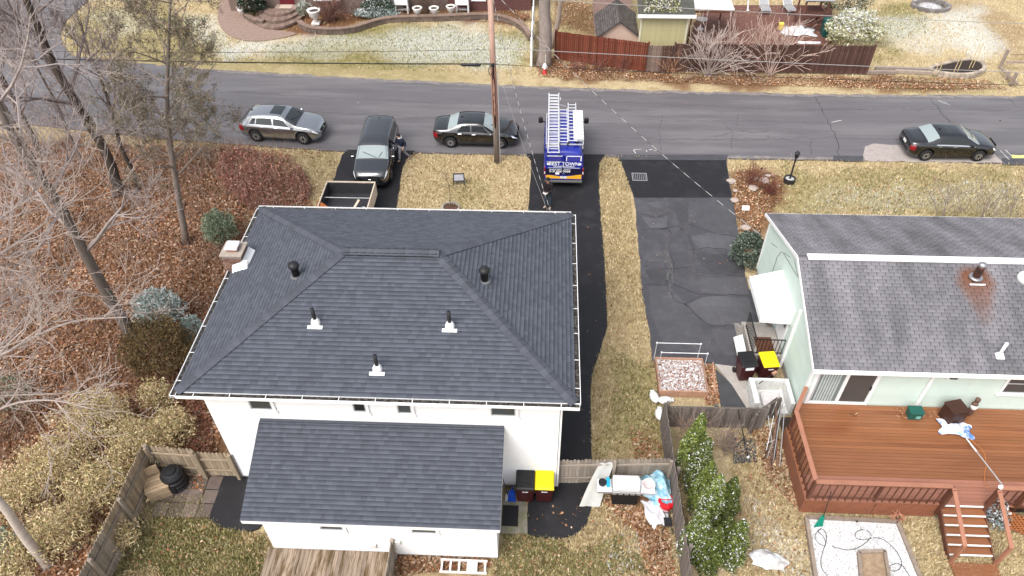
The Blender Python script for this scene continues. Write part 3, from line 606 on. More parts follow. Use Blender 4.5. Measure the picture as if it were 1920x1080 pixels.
# broad weather streaks and one rust run under the flue, set in roof coordinates
def weather(mat, rust=None):
    n = mat.node_tree.nodes; L = mat.node_tree.links; b = n['Principled BSDF']; src = b.inputs['Base Color'].links[0].from_socket
    ge = n.new('ShaderNodeNewGeometry'); mp = n.new('ShaderNodeMapping'); mp.inputs['Scale'].default_value = (1.1, .28, .28); mp.inputs['Rotation'].default_value = (0, 0, .35); L.new(ge.outputs['Position'], mp.inputs[0])
    nz = n.new('ShaderNodeTexNoise'); nz.inputs['Scale'].default_value = 1.; nz.inputs['Detail'].default_value = 4; L.new(mp.outputs[0], nz.inputs['Vector'])
    mr = n.new('ShaderNodeMapRange'); mr.inputs[1].default_value = .32; mr.inputs[2].default_value = .68; mr.inputs[3].default_value = .68; mr.inputs[4].default_value = 1.28; L.new(nz.outputs[0], mr.inputs[0])
    h = n.new('ShaderNodeHueSaturation'); L.new(src, h.inputs['Color']); L.new(mr.outputs[0], h.inputs['Value']); out = h.outputs[0]
    if rust:
        cx, cy, ln = rust; sp = n.new('ShaderNodeSeparateXYZ'); L.new(ge.outputs['Position'], sp.inputs[0])
        def mt(op, a, c):
            x = n.new('ShaderNodeMath'); x.operation = op
            for i, v in ((0, a), (1, c)):
                if isinstance(v, (int, float)): x.inputs[i].default_value = v
                else: L.new(v, x.inputs[i])
            return x.outputs[0]
        dy = mt('SUBTRACT', cy, sp.outputs[1]); dx = mt('ABSOLUTE', mt('SUBTRACT', mt('SUBTRACT', sp.outputs[0], cx), mt('MULTIPLY', dy, .0)), 0)
        wdt = mt('SUBTRACT', .95, mt('MULTIPLY', mt('ABSOLUTE', mt('SUBTRACT', dy, .2), 0), .34)); nz2 = n.new('ShaderNodeTexNoise'); nz2.inputs['Scale'].default_value = 5; L.new(ge.outputs['Position'], nz2.inputs['Vector'])
        f = mt('SUBTRACT', mt('SUBTRACT', wdt, dx), mt('MULTIPLY', nz2.outputs[0], .25)); m1 = n.new('ShaderNodeMapRange'); m1.inputs[1].default_value = 0; m1.inputs[2].default_value = .35; L.new(f, m1.inputs[0])
        m2 = n.new('ShaderNodeMapRange'); m2.inputs[1].default_value = ln; m2.inputs[2].default_value = 0; L.new(dy, m2.inputs[0]); m3 = n.new('ShaderNodeMapRange'); m3.inputs[1].default_value = -.55; m3.inputs[2].default_value = -.2; L.new(dy, m3.inputs[0])
        ff = mt('MULTIPLY', mt('MULTIPLY', mt('MULTIPLY', m1.outputs[0], m2.outputs[0]), m3.outputs[0]), .85)
        x = n.new('ShaderNodeMix'); x.data_type = 'RGBA'; x.inputs[7].default_value = (.15, .055, .022, 1); L.new(ff, x.inputs[0]); L.new(out, x.inputs[6]); out = x.outputs[2]
    L.new(out, b.inputs['Base Color'])
nGR = Vector((0, -(gzr-GZ0), gym-GY0)).normalized(); nGF = Vector((0, gzr-GZ1, GY1-gym)).normalized()
flue = HP(1828, 522, (GX0, GY0, GZ0), nGR)
weather(ASPH, (flue.x, flue.y, 2.2))
groof = MB().extr([(GX0, GY0, GZ0-.06), (GX0, gym, gzr-.08), (GX0, GY1, GZ1-.06), (GX0, GY1, GZ1), (GX0, gym, gzr), (GX0, GY0, GZ0)], (GX1-GX0, 0, 0)).build('roof', ASPH2, gh)
L1 = math.hypot(gym-GY0, gzr-GZ0); L2 = math.hypot(GY1-gym, gzr-GZ1); Wg = GX1-GX0
gt = roof_tabs((GX0, GY0-.03, GZ0), (1, 0, 0), (0, (gym-GY0)/L1, (gzr-GZ0)/L1), Wg, L1, lambda s: 0, lambda s: Wg, e=.14, wr=(.303, .307), t=(.008, .012), gap=.022, seed=21, stagger=.305)
gf = roof_tabs((GX1, GY1+.03, GZ1), (-1, 0, 0), (0, -(GY1-gym)/L2, (gzr-GZ1)/L2), Wg, L2, lambda s: 0, lambda s: Wg, e=.14, wr=(.303, .307), t=(.008, .012), gap=.022, seed=22, stagger=.305)
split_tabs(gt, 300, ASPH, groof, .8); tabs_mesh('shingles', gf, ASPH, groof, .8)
# white ridge vent, rakes, eave trim
MB().add([(GX0+.35, gym-.16, gzr-.035), (GX1, gym-.16, gzr-.035), (GX1, gym+.16, gzr-.03), (GX0+.35, gym+.16, gzr-.03), (GX0+.35, gym-.13, gzr+.045), (GX1, gym-.13, gzr+.045), (GX1, gym+.13, gzr+.045), (GX0+.35, gym+.13, gzr+.045)], BOXF).build('ridge_vent', GTRIM, groof, bev=.02)
for a, b in (((GX0-.03, GY0-.03, GZ0-.12), (GX0-.03, gym, gzr-.12)), ((GX0-.03, gym, gzr-.12), (GX0-.03, GY1+.03, GZ1-.12))):
    a, b = Vector(a), Vector(b); MB().ob(a, (.028, 0, 0), b-a, (0, 0, .145)).build('rake_board', GTRIM, groof)
MB().bx(GX0-.03, GX1, GY0-.15, GY0-.032, GZ0-.14, GZ0-.0).build('gutter', GTRIM, groof, bev=.015)
MB().bx(GX0-.03, GX1, GY1+.03, GY1+.06, GZ1-.14, GZ1-.0).build('fascia', GTRIM, groof)
MB().bx(gwx, GX1-.1, GY0+.0, gwy0, GZ0-.16, GZ0-.125).build('soffit', GTRIM, gh); MB().bx(gwx, GX1-.1, gwy1, GY1, GZ1-.16, GZ1-.125).build('soffit', GTRIM, gh)
MB().bx(gwx-.03, gwx+.06, gwy0-.03, gwy0+.08, .4, GZ0-.16).build('corner_board', GTRIM, gh); MB().bx(gwx-.03, gwx+.06, gwy1-.08, gwy1+.03, .4, GZ0-.14).build('corner_board', GTRIM, gh)
pt = HX(1503, 580, gwx-.06); MB().beam((gwx-.07, pt.y, .05), (gwx-.07, pt.y, pt.z-.05), .1, .09, (0, 1, 0)).build('downspout', GTRIM, gh)
# flue, vent pipe, fan cover
RUST = M('rusty_flue', (.13, .045, .03), .8, .35, 8, col2=(.04, .03, .028), s2=6)
fl = MB().lathe([(.13, -.1), (.13, .55), (.135, .56), (.135, .6), (.10, .6)], flue, 16).build('flue', RUST, groof, True)
MB().lathe([(.23, .04), (.25, .07), (.22, .11), (.14, .12)], flue, 16).build('storm_collar', M('galv', (.4, .4, .41), .4, metal=.8), fl, True)
MB().lathe([(.14, .6), (.15, .68), (.1, .74), (.02, .76)], flue, 14).build('cap', M('galv', (.4, .4, .41)), fl, True)
MB().ob(flue+Vector((-.27, -.3, -.07)), (.54, 0, 0), (0, .05, .02), nGR*.03).build('flashing', GTRIM, fl)
vp = HP(1873, 666, (GX0, GY0, GZ0), nGR)
v1 = MB().lathe([(.055, -.05), (.055, .62)], vp, 12).build('vent_pipe', GTRIM, groof, True); MB().ob(vp+Vector((-.14, -.16, -.04))+nGR*.012, (.28, 0, 0), (0, .22, .08), nGR*.02).build('boot_flange', GTRIM, v1)
MB().lathe([(.1, 0), (.08, .1), (.06, .13)], vp, 12).build('boot_collar', GTRIM, v1, True)
fp = HP(1921, 524, (GX0, GY0, GZ0), nGR); MB().lathe([(.26, -.05), (.27, .1), (.24, .2), (.12, .27), (.02, .29)], fp, 20).build('fan_cover', GTRIM, groof, True)
# sliding door, light, windows on the deck side
DZ = .80
a, b = HY(1516, 756, gwy0), HY(1602, 764, gwy0); d0, d1, dz0, dz1 = 9.74, 12.0, DZ+.03, 2.82
sd_ = MB()
for x0_, x1_, z0_, z1_ in ((d0, d0+.13, dz0, dz1), (d1-.13, d1, dz0, dz1), (d0+.13, d1-.13, dz1-.13, dz1), (d0+.13, d1-.13, dz0, dz0+.13), ((d0+d1)/2-.06, (d0+d1)/2+.06, dz0+.13, dz1-.13)): sd_.bx(x0_, x1_, gwy0-.07, gwy0+.0-.018, z0_, z1_)
sdo = sd_.build('sliding_door', GTRIM, gh); MB().bx(d0+.13, (d0+d1)/2-.06, gwy0-.036, gwy0-.026, dz0+.13, dz1-.13).build('pane', glass('curtained_glass', (.16, .2, .2)), sdo)
MB().bx((d0+d1)/2+.06, d1-.13, gwy0-.038, gwy0-.026, dz0+.13, dz1-.13).build('pane', PANE, sdo); MB().bx(d0+.13, d0+.2, gwy0-.05, gwy0-.037, dz0+.13, dz1-.13).build('sash', M('grey_sash', (.4, .41, .42)), sdo)
cu = MB()
for i in range(7): cu.bx(d0+.28+i*.098, d0+.34+i*.098, gwy0-.048, gwy0-.0365, dz0+.16, dz1-.16)
cu.build('curtain', M('curtain', (.42, .47, .46), .9), sdo); MB().bx(d1-.17, d1-.14, gwy0-.1, gwy0-.07, 1.7, 1.9).build('handle', DARK, sdo)
q0, q1 = HY(1720, 757, gwy0-.1), HY(1752, 702, gwy0-.1); MB().beam((q1.x+.04, gwy0-.07, DZ+.1), (q1.x+.04, gwy0-.07, GZ0-.15), .1, .08, (0, 1, 0)).build('downspout', GTRIM, gh)
q = HY(1783, 707, gwy0-.05); ml = MB().bx(q.x-.15, q.x+.15, gwy0-.09, gwy0-.02, q.z-.09, q.z+.03).build('security_light', GTRIM, gh); MB().bx(q.x-.1, q.x+.14, gwy0-.2, gwy0-.05, q.z+.05, q.z+.11).build('lamp_hood', DARK, ml)
q = HY(1886, 712, gwy0); window(gh, gwy0-.016, q.x+.1, q.x+1.5, 1.75, q.z-.02+.35, -1, mat=GTRIM)
for yy in (18.2, 22.6): pass
for xx in (11, 14, 17.5): window(gh, gwy1, xx, xx+1.3, 1.3, 2.5, 1, mat=GTRIM)
# side entrance: white awning over a landing with black rails
aw = thing('door_awning', 'white metal awning over the side door of the green house', 'awning', (9.2, 20.4, 0))
A = [HX(1415, 511, 8.55), HX(1466, 500, gwx-.02), HX(1489, 567, gwx-.02), HX(1431, 594, 8.55)]
yb0, yb1, zt_, zf_ = 19.55, 21.35, 2.75, 2.35; xo = 8.4; yb0, yb1 = 19.75, 22.05
na = 9; pm = MB().add([(xo, 0, zf_), (xo, (yb1-yb0)/na*.94, zf_), (gwx-.01, (yb1-yb0)/na*.94, zt_), (gwx-.01, 0, zt_), (xo, 0, zf_+.025), (xo, (yb1-yb0)/na*.94, zf_+.025), (gwx-.01, (yb1-yb0)/na*.94, zt_+.025), (gwx-.01, 0, zt_+.025)], [f[::-1] for f in BOXF]).mesh('awning_panel', GTRIM)
for i in range(na): piece('awning_panel', pm, aw, Matrix.Translation((0, yb0+i*(yb1-yb0)/na, 0)))
MB().extr([(xo, yb0, zf_), (gwx-.02, yb0, zt_), (gwx-.02, yb0, zf_-.3), (xo, yb0, zf_-.22)], (0, .02, 0)).build('side_panel', GTRIM, aw)
MB().extr([(xo, yb1, zf_), (gwx-.02, yb1, zt_), (gwx-.02, yb1, zf_-.3), (xo, yb1, zf_-.22)], (0, .02, 0)).build('side_panel', GTRIM, aw)
MB().bx(xo-.015, xo, yb0, yb1+.02, zf_-.22, zf_+.03).build('valance', GTRIM, aw)
dd = MB().bx(gwx-.06, gwx-.018, 19.9, 20.85, .62, 2.62).build('side_door', GTRIM, gh); MB().bx(gwx-.07, gwx-.061, 20.05, 20.7, 1.5, 2.4).build('pane', PANE, dd)
ld = thing('entry_landing', 'concrete landing with black metal railing below the white awning', 'steps', (9.0, 19.8, 0))
MB().bx(8.35, gwx-.05, 19.45, 21.0, -.05, .58).build('landing', CONC, ld, bev=.02); MB().bx(8.42, 9.4, 21.0, 21.3, -.05, .4).build('step', CONC, ld); MB().bx(8.42, 9.4, 21.3, 21.6, -.05, .2).build('step', CONC, ld)
MB().bx(8.62, 9.3, 19.55, 20.4, .582, .6).build('door_mat', M('brown_mat', (.11, .045, .025), .95, .3, 12), ld)
IRON = M('black_iron', (.015, .015, .016), .45, .1, 5)
def railing(pts, parent, h=.85, st=.13):
    r = MB()
    for a, b in zip(pts[:-1], pts[1:]): a, b = Vector(a), Vector(b); r.beam(a+Vector((0, 0, h)), b+Vector((0, 0, h)), .04, .03); r.beam(a+Vector((0, 0, .1)), b+Vector((0, 0, .1)), .025, .025)
    r.build('handrail', IRON, parent); bm2 = MB().bx(-.011, .011, -.011, .011, 0, h-.01).mesh('baluster', IRON)
    for a, b in zip(pts[:-1], pts[1:]):
        a, b = Vector(a), Vector(b); k = max(1, int((b-a).length/st))
        for i in range(k+1): piece('baluster', bm2, parent, Matrix.Translation(a+(b-a)*(i/k)))
railing([(8.4, 20.95, .58), (8.4, 19.5, .58), (9.5, 19.5, .58)], ld)
MB().extr([(8.36, 21.0, .5), (8.36, 21.65, .05), (8.36, 21.65, -.05), (8.36, 21.0, -.05)], (-.2, 0, 0)).build('cheek_wall', CONC, ld)
pl_ = thing('white_plank', 'weathered white board leaning along the landing railing', 'board', (8.15, 19.6, 0)); MB().ob((7.98, 18.95, .02), (.33, .02, .16), (-.16, 1.45, .5), (0, -.02, .05)).build('board', M('weathered_white', (.6, .6, .58), .9, .2, 4), pl_)
# ---------------------------------------------------------------- deck
WOODD = M('deck_brown_front', (.29, .125, .08), .45, .1, 2, rnd=.1, stretch=(.6, 6, 1), spec=.45)  # paler, less glossy brown for the front boards
WOOD = M('deck_brown', (.235, .095, .042), .28, .1, 2, rnd=.12, stretch=(.6, 6, 1), col2=(.185, .068, .03), s2=.5, amt2=.3, spec=.45)
WOODR = M('rail_brown', (.115, .045, .027), .55, .14, 4, rnd=.1); CAPW = M('rail_cap_brown', (.33, .15, .095), .5, .12, 3, rnd=.06)
dk = thing('deck', 'brown stained timber deck with railing and steps behind green house', 'deck', (13.5, 15, 0))
DX0, DX1, DY0 = 8.9, 18.6, 13.0
bw = .138; yy = DY0; cut = lambda y: DX0 if y < 15.85 else DX0+(y-15.85)/(17-15.85)*.68
bmesh_ = None; i = 0
while yy < gwy0-.06:
    x0_ = cut(yy+bw); e_ = min(bw-.008, gwy0-.05-yy)
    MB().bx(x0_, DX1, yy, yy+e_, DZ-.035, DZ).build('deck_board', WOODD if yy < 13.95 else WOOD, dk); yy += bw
MB().bx(DX0+.05, DX1, DY0+.08, DY0+.12, DZ-.25, DZ-.036).build('rim_joist', WOODR, dk); MB().bx(DX0+.03, DX0+.07, DY0+.12, 15.85, DZ-.25, DZ-.036).build('rim_joist', WOODR, dk)
for x_ in (9.1, 11.2, 13.2, 15, 17, 18.4):
    for y_ in (13.25, 15): MB().bx(x_-.06, x_+.06, y_-.06, y_+.06, -.05, DZ-.04).build('support_post', WOODR, dk)
MB().bx(DX0+.1, DX1-.1, DY0+.3, gwy0-.1, -.02, .0).build('under_deck_soil', M('soil', (.06, .045, .035), 1, .3, 6), dk)
RT_Z = 1.83
capx = MB()
def rail_run(a, b, post_n, cap=True):
    a, b = Vector((*a, 0)), Vector((*b, 0)); d = b-a; L = d.length
    MB().beam(a+Vector((0, 0, RT_Z)), b+Vector((0, 0, RT_Z)), .15, .04).build('cap_rail', CAPW, dk)
    MB().beam(a+Vector((0, 0, RT_Z-.1)), b+Vector((0, 0, RT_Z-.1)), .04, .09).build('top_rail', WOODR, dk); MB().beam(a+Vector((0, 0, DZ+.12)), b+Vector((0, 0, DZ+.12)), .04, .09).build('bottom_rail', WOODR, dk)
    me = MB().bx(-.016, .016, -.016, .016, DZ+.0, RT_Z-.06).mesh('baluster', WOODR); k = int(L/.235); nrm = Vector((d.y, -d.x, 0)).normalized()*.04
    rz = math.atan2(d.y, d.x)
    for i in range(1, k): piece('baluster', me, dk, Matrix.Translation(a+d*(i/k)+nrm) @ Matrix.Rotation(rz, 4, 'Z'))
    pmesh = MB().bx(-.045, .045, -.045, .045, DZ-.3, RT_Z-.02).mesh('rail_post', WOODR)
    for i in range(post_n+1): piece('rail_post', pmesh, dk, Matrix.Translation(a+d*(i/post_n)-nrm*.1))
SX0, SX1 = 13.28, 14.62
rail_run((DX0+.06, 13.06), (SX0-.03, 13.06), 2); rail_run((DX0+.06, 15.85), (DX0+.06, 13.12), 2); rail_run((DX0+.66, 16.9), (DX0+.08, 15.87), 1); rail_run((SX1+.1, 13.06), (15.6, 13.06), 1); rail_run((15.65, 13.02), (17.6, 12.0), 2)
# lattice skirt
LAT = M('lattice', (.26, .10, .055), .7, .12, 5, rnd=.1)
def lattice(a, b, z0, z1, st=.115, col_=None):
    a, b = Vector((*a, z0)), Vector((*b, z0)); d = (b-a); L = d.length; d.normalize(); H = z1-z0; m = MB(); n = Vector((d.y, -d.x, 0))
    MB().ob(a+n*-.03, d*L, n*.006, (0, 0, H)).build('backing', M('lattice_backing', (.16, .055, .03), .9), dk)
    s = -H
    while s < L:
        for sg in (1, -1):
            s0, s1 = max(s, 0), min(s+H, L)
            if s1 <= s0: continue
            za, zb_ = (s0-s, s1-s) if sg > 0 else (H-(s0-s), H-(s1-s))
            m.beam(a+d*s0+Vector((0, 0, za))+n*(.008*sg), a+d*s1+Vector((0, 0, zb_))+n*(.008*sg), .012, .036, n.cross(Vector((0, 0, 1)))+Vector((0, 0, 1)))
        s += st
    o = m.build('lattice_skirt', col_ or LAT, dk); MB().beam(a+Vector((0, 0, .03)), a+d*L+Vector((0, 0, .03)), .03, .06).build('skirt_rail', LAT, dk)
lattice((DX0, DY0+.02), (11.2, DY0+.02), .02, DZ-.05); lattice((11.24, DY0+.02), (SX0, DY0+.02), .02, DZ-.05)
MB().bx(DX0-.03, DX0, DY0+.02, 15.9, .02, DZ-.02).build('skirt_board', M('skirt_brown', (.24, .10, .06), .6, .12, 3), dk)
lattice((14.95, 13.0), (17.4, 11.75), .02, .85, .15, M('orange_lattice', (.38, .14, .05), .6, .12, 4))
# stairs
ns = 6; rise = DZ/ns; run = .27
for i in range(ns):
    z = DZ-rise*(i+.0)-.0; y1_ = DY0-i*run
    if i: 
        t = MB().bx(SX0, SX1, y1_-.0, y1_+run-.01, z-.04, z).build('tread', WOOD, dk)
    MB().bx(SX0+.01, SX1-.01, y1_-.0+.02, y1_+.04, z-rise+.01, z-.041).build('riser', WOODR, dk)
    MB().bx(SX0, SX1, y1_-.045, y1_-.002, z-.042, z+.004).build('nosing', M('white_nosing', (.74, .72, .69), .6, .08, 6), dk)
MB().bx(SX0-.05, SX1+.05, 10.2, DY0-ns*run+.02, -.04, .05).build('bottom_landing', WOOD, dk)
for x_ in (SX0-.05, SX1+.01):
    MB().extr([(x_, DY0+.0, DZ-.04), (x_, DY0-ns*run, .0), (x_, DY0-ns*run+.4, -.02), (x_, DY0, DZ-.32)], (.04, 0, 0)).build('stringer', WOODR, dk)
    xr = x_+.02; p0_, p1_ = Vector((xr, DY0-.02, RT_Z)), Vector((xr, DY0-ns*run-.0, RT_Z-DZ+.12))
    MB().beam(p0_, p1_, .13, .04).build('stair_rail', CAPW, dk); MB().bx(xr-.05, xr+.05, p1_.y-.02, p1_.y+.08, -.02, p1_.z).build('newel_post', CAPW, dk); MB().bx(xr-.05, xr+.05, DY0-.1, DY0+.0, DZ-.5, RT_Z+.0).build('newel_post', WOODR, dk)
# ================================================================ PLANT BUILDERS
LEAF = MC('leaf_colours', .8); BARKS = {}
def bark(c, var=.25): 
    k = 'bark_%d_%d_%d' % tuple(int(x*255) for x in c)
    return M(k, c, .95, var, 7, bump=.5, bscale=18, stretch=(1, 1, .35), spec=.1)
def ell(n, r, seed, shell=.55, up=-1.):
    g = np.random.default_rng(seed); d = g.normal(size=(n*2, 3)); d /= np.linalg.norm(d, axis=1)[:, None]; d = d[d[:, 2] > up][:n]
    k = shell+(1-shell)*g.random((len(d), 1))**.5; lump = 1+.16*np.sin(d[:, :1]*7+seed)*np.cos(d[:, 1:2]*6+seed*2)+.1*np.sin(d[:, 2:3]*9+seed)
    return d*k*lump*np.array(r), d
def bush(name, label, c, r, cols, n=1500, size=.07, seed=0, cat='shrub', group=None, snow=0., stems=9, stemc=(.16, .11, .08), aspect=.5, shell=.45, flat=0., lift=.9):
    t = thing(name, label, cat, (c[0], c[1], c[2] if len(c) > 2 else 0), 0, group); base = np.array([c[0], c[1], 0.])
    P, d = ell(n, r, seed, shell, -.5); P = P+base+np.array([0, 0, r[2]*lift]); P[:, 2] = np.maximum(P[:, 2], .03)
    C = pick(cols, len(P), seed+1, .2)
    if snow:
        g = np.random.default_rng(seed+2); hit = (g.random(len(P)) < snow*np.clip(d[:, 2]+.35, 0, 1)); C[hit] = np.array([.78, .79, .8])*(.85+.15*g.random((hit.sum(), 1)))
    V, F, CC = leaves(P, size*(.6+.8*np.random.default_rng(seed+3).random(len(P))), C, flat, aspect, seed+4); np_mesh('foliage', V, F, LEAF, t, CC)
    if stems:
        S = []; g = random.Random(seed)
        for i in range(stems):
            a = g.uniform(0, 6.28); q = base+np.array([math.cos(a)*r[0]*g.uniform(.2, .8), math.sin(a)*r[1]*g.uniform(.2, .8), r[2]*g.uniform(1, 1.6)]); S.append([*(base+[0, 0, -.05]), *q, .02, .006])
        V, F = segs(S, 4); np_mesh('stems', V, F, bark(stemc), t)
    return t
def grow(S, p, d, L, r, lev, g, spread, kids, up=.15, wig=.25, rmin=.004, nseg=3, droop=0.):
    """recursive branch -> list of tapered segments"""
    pts = [p]; rr = [r]; dd = d
    for i in range(nseg):
        dd = (dd+Vector((g.uniform(-1, 1), g.uniform(-1, 1), g.uniform(-1, 1)))*wig+Vector((0, 0, up-droop*(i+1)/nseg))).normalized(); q = pts[-1]+dd*(L/nseg); rn = max(rmin, r*(1-.75*(i+1)/nseg)); S.append([*pts[-1], *q, rr[-1], rn]); pts.append(q); rr.append(rn)
    if lev <= 0: return
    for k in range(kids):
        t = g.uniform(.25, 1); i = min(int(t*nseg), nseg-1); f = t*nseg-i; q = pts[i]*(1-f)+pts[i+1]*f; base = (pts[i+1]-pts[i]).normalized()
        ax = base.orthogonal().normalized(); ax.rotate(Matrix.Rotation(g.uniform(0, 6.28), 3, base)); nd = base.copy(); nd.rotate(Matrix.Rotation(spread*g.uniform(.6, 1.3), 3, ax))
        grow(S, q, nd, L*g.uniform(.42, .68), max(rmin, rr[i]*.62), lev-1, g, spread, kids, up, wig, rmin, nseg, droop)
def bare_tree(name, label, base, top, r0, seed, limbs=14, L=3.5, lev=3, kids=4, barkc=(.17, .14, .12), twigc=None, group='bare trees in the wooded strip', first=.35, spread=.75, up=.12, trunk_pts=None, rmin=.006, wig=.22, cat='tree', droop=0.):
    g = random.Random(seed); t = thing(name, label, cat, (base[0], base[1], 0), 0, group)
    b, tp = Vector((*base[:2], -.1)), Vector(top); pts = trunk_pts or [b+(tp-b)*(i/7)+Vector((g.uniform(-1, 1), g.uniform(-1, 1), 0))*(.0 if i in (0,) else .014*(tp-b).length) for i in range(8)]
    pts = curve_pts(pts, 1); n = len(pts); rs = [r0*(1.35 if i == 0 else 1)*(1-.82*i/(n-1)) for i in range(n)]
    MB().tube(pts, rs, 9).build('trunk', bark(barkc), t, True); S = []
    for k in range(limbs):
        f = first+(1-first)*((k+g.random()*.7)/limbs); i = min(int(f*(n-1)), n-2); ff = f*(n-1)-i; q = pts[i]*(1-ff)+pts[i+1]*ff; az = k*2.4+g.uniform(-.4, .4); el = g.uniform(.25, .9)
        d = Vector((math.cos(az)*math.cos(el), math.sin(az)*math.cos(el), math.sin(el))); grow(S, q, d, L*(1.15-.65*f)*g.uniform(.7, 1.15), rs[i]*.5, lev, g, spread, kids, up, wig, rmin, 4, droop)
    V, F = segs(S, 4); np_mesh('branches', V, F, bark(twigc or barkc), t)
    return t, S
def twig_bush(name, label, c, R_, H, seed, n=26, barkc=(.3, .24, .2), lev=2, kids=3, group=None, cat='shrub', rmin=.006, r0=.02, arch=.0, spread=.6, lean=1.):
    g = random.Random(seed); t = thing(name, label, cat, (c[0], c[1], 0), 0, group); S = []
    for k in range(n):
        az = g.uniform(0, 6.28); el = g.uniform(.5, 1.45)*lean; d = Vector((math.cos(az)*math.cos(el), math.sin(az)*math.cos(el), math.sin(el)))
        q = Vector((c[0]+g.uniform(-.2, .2)*R_, c[1]+g.uniform(-.2, .2)*R_, -.03)); grow(S, q, d, H*g.uniform(.7, 1.1), r0, lev, g, spread, kids, .1, .22, rmin, 4, arch)
    V, F = segs(S, 3); np_mesh('stems', V, F, bark(barkc), t); return t
# ================================================================ ACROSS THE STREET
BY = 51.7
bh = thing('brown_house', 'brown house across the street above the curved retaining wall', 'house', (-12, 57, 0))
BRN = M('taupe_siding', (.17, .125, .105), .8, .06, 2); MRB = M('maroon_brick', (.13, .06, .055), .9, .2, 5, bump=.3)
MB().bx(-23, -10.4, BY, 62, -.1, 3.4).build('wall', BRN, bh); MB().bx(-7.2, -1.2, BY+.7, 62, -.1, 3.4).build('brick_wall', MRB, bh); MB().bx(-10.4, -7.2, BY+.7, 62, -.1, 3.4).build('wall', BRN, bh)
MB().extr([(-23.5, BY-.5, 3.35), (-23.5, 57.5, 5.6), (-23.5, 62.5, 3.35)], (22.8, 0, 0)).build('roof', M('far_shingle', (.12, .11, .11), .9, .2, 4), bh)
dp = HY(537, 0, BY); bd = MB().bx(dp.x-.5, dp.x+.55, BY-.05, BY-.002, .58, 2.7).build('door', M('dark_red_door', (.12, .012, .018), .5), bh); MB().lathe([(.04, -.05), (.04, 0)], (dp.x+.4, BY-.05, 1.5), 8, 'y').build('handle', M('brass', (.5, .4, .2), .3, metal=1), bd)
MB().bx(dp.x-.75, dp.x+.8, BY-.7, BY-.051, -.05, .56).build('porch_step', M('stoop', (.3, .22, .19), .85, .1, 4), bh); MB().bx(dp.x-.42, dp.x+.45, BY-.75, BY-.1, .561, .58).build('door_mat', M('sand_mat', (.5, .4, .33), .9), bh)
q = HY(612, 0, BY-.2); MB().bx(q.x-.9, q.x+1.0, BY-.35, BY-.003, .93, 1.4).build('window_box', TRIM, bh, bev=.03)
q = HY(895, 4, BY); window(bh, BY+.7, q.x-.4, q.x+.45, .75, 1.15, -1, sash=False); MB().bx(q.x-.02, q.x+.04, BY+.66, BY+.686, .75, 1.15).build('mullion', TRIM, bh)
q = G(983, 14); tk = thing('white_cabinet', 'white utility cabinet against the brown house beside the white fence', 'cabinet', (q.x, q.y, 0)); MB().bx(q.x-.45, q.x+.42, q.y, q.y+.5, 0, 1.35).build('body', TRIM, tk, bev=.02); MB().bx(q.x-.38, q.x+.35, q.y-.02, q.y-.002, .1, 1.25).build('door', TRIM, tk)
# curved steps
PAV = M('brown_paver', (.19, .13, .105), .9, .16, 5, bump=.25, rnd=.1); PAVC = M('paver_cap', (.22, .155, .125), .9, .14, 5, rnd=.1, bump=.2)
sx, sy = G(531, 22).x, BY-.6
st_ = thing('curved_steps', 'three curved brown stone steps up to the dark red door', 'steps', (sx, sy, 0))
for i, (rx, ry) in enumerate(((1.75, 2.4), (1.45, 1.7), (1.15, 1.0))):
    n = 15
    for k in range(n):
        a0, a1 = math.pi*k/n, math.pi*(k+1)/n-.012; pl = [(sx+math.cos(a0)*rx, sy-math.sin(a0)*ry), (sx+math.cos(a1)*rx, sy-math.sin(a1)*ry), (sx+math.cos(a1)*(rx-.42), sy-math.sin(a1)*(ry-.62 if ry > .7 else 0)), (sx+math.cos(a0)*(rx-.42), sy-math.sin(a0)*(ry-.62))]
        MB().prism(pl, .17*i, .17*(i+1)).build('tread_stone', PAVC if k % 2 else PAV, st_)
    MB().prism([(sx+math.cos(math.pi*k/24)*(rx-.2), sy-math.sin(math.pi*k/24)*(ry-.2)) for k in range(25)], -.03, .17*(i+1)-.02).build('step_core', PAV, st_)
# front walk
wk = struct(MB().prism(smooth_poly(GP([(470, -40), (425, -30), (408, 15), (408, 45), (428, 68), (468, 78), (520, 74), (565, 62), (520, 58), (495, 52), (462, 38), (452, 20), (470, -40)]), 2), -.03, .02).build('front_walk', M('walk_paver', (.26, .185, .15), .9, .16, 4, bump=.3, bscale=25)))
# retaining wall, block by block
rw = thing('retaining_wall', 'low curved brown block retaining wall edging the planting bed', 'wall', (-10, 50, 0))
def wall_run(pts, parent, bl, h, th, z0, mat, nm):
    P = curve_pts([Vector((p[0], p[1], 0)) for p in pts], 3); cum = [0]
    for a, b in zip(P[:-1], P[1:]): cum.append(cum[-1]+(b-a).length)
    def atl(s):
        for i in range(len(P)-1):
            if cum[i+1] >= s: t = (s-cum[i])/(cum[i+1]-cum[i]+1e-9); return P[i]+(P[i+1]-P[i])*t, (P[i+1]-P[i]).normalized()
        return P[-1], (P[-1]-P[-2]).normalized()
    me = MB().bx(-bl/2+.006, bl/2-.006, -th/2, th/2, 0, h-.006).mesh(nm, mat); s = bl/2
    while s < cum[-1]:
        q, d = atl(s); piece(nm, me, parent, Matrix.Translation((q.x, q.y, z0)) @ Matrix.Rotation(math.atan2(d.y, d.x)+random.uniform(-.03, .03), 4, 'Z')); s += bl
WB = M('wall_block', (.15, .11, .092), .95, .2, 6, rnd=.22, bump=.3)
R1 = GP([(562, 48), (575, 58), (600, 62), (632, 63), (662, 60), (685, 53), (705, 46), (735, 40), (790, 39), (850, 37), (900, 34), (940, 37), (965, 46), (985, 60), (994, 76)])
R2 = GP([(497, 48), (478, 45), (462, 35), (455, 20)])
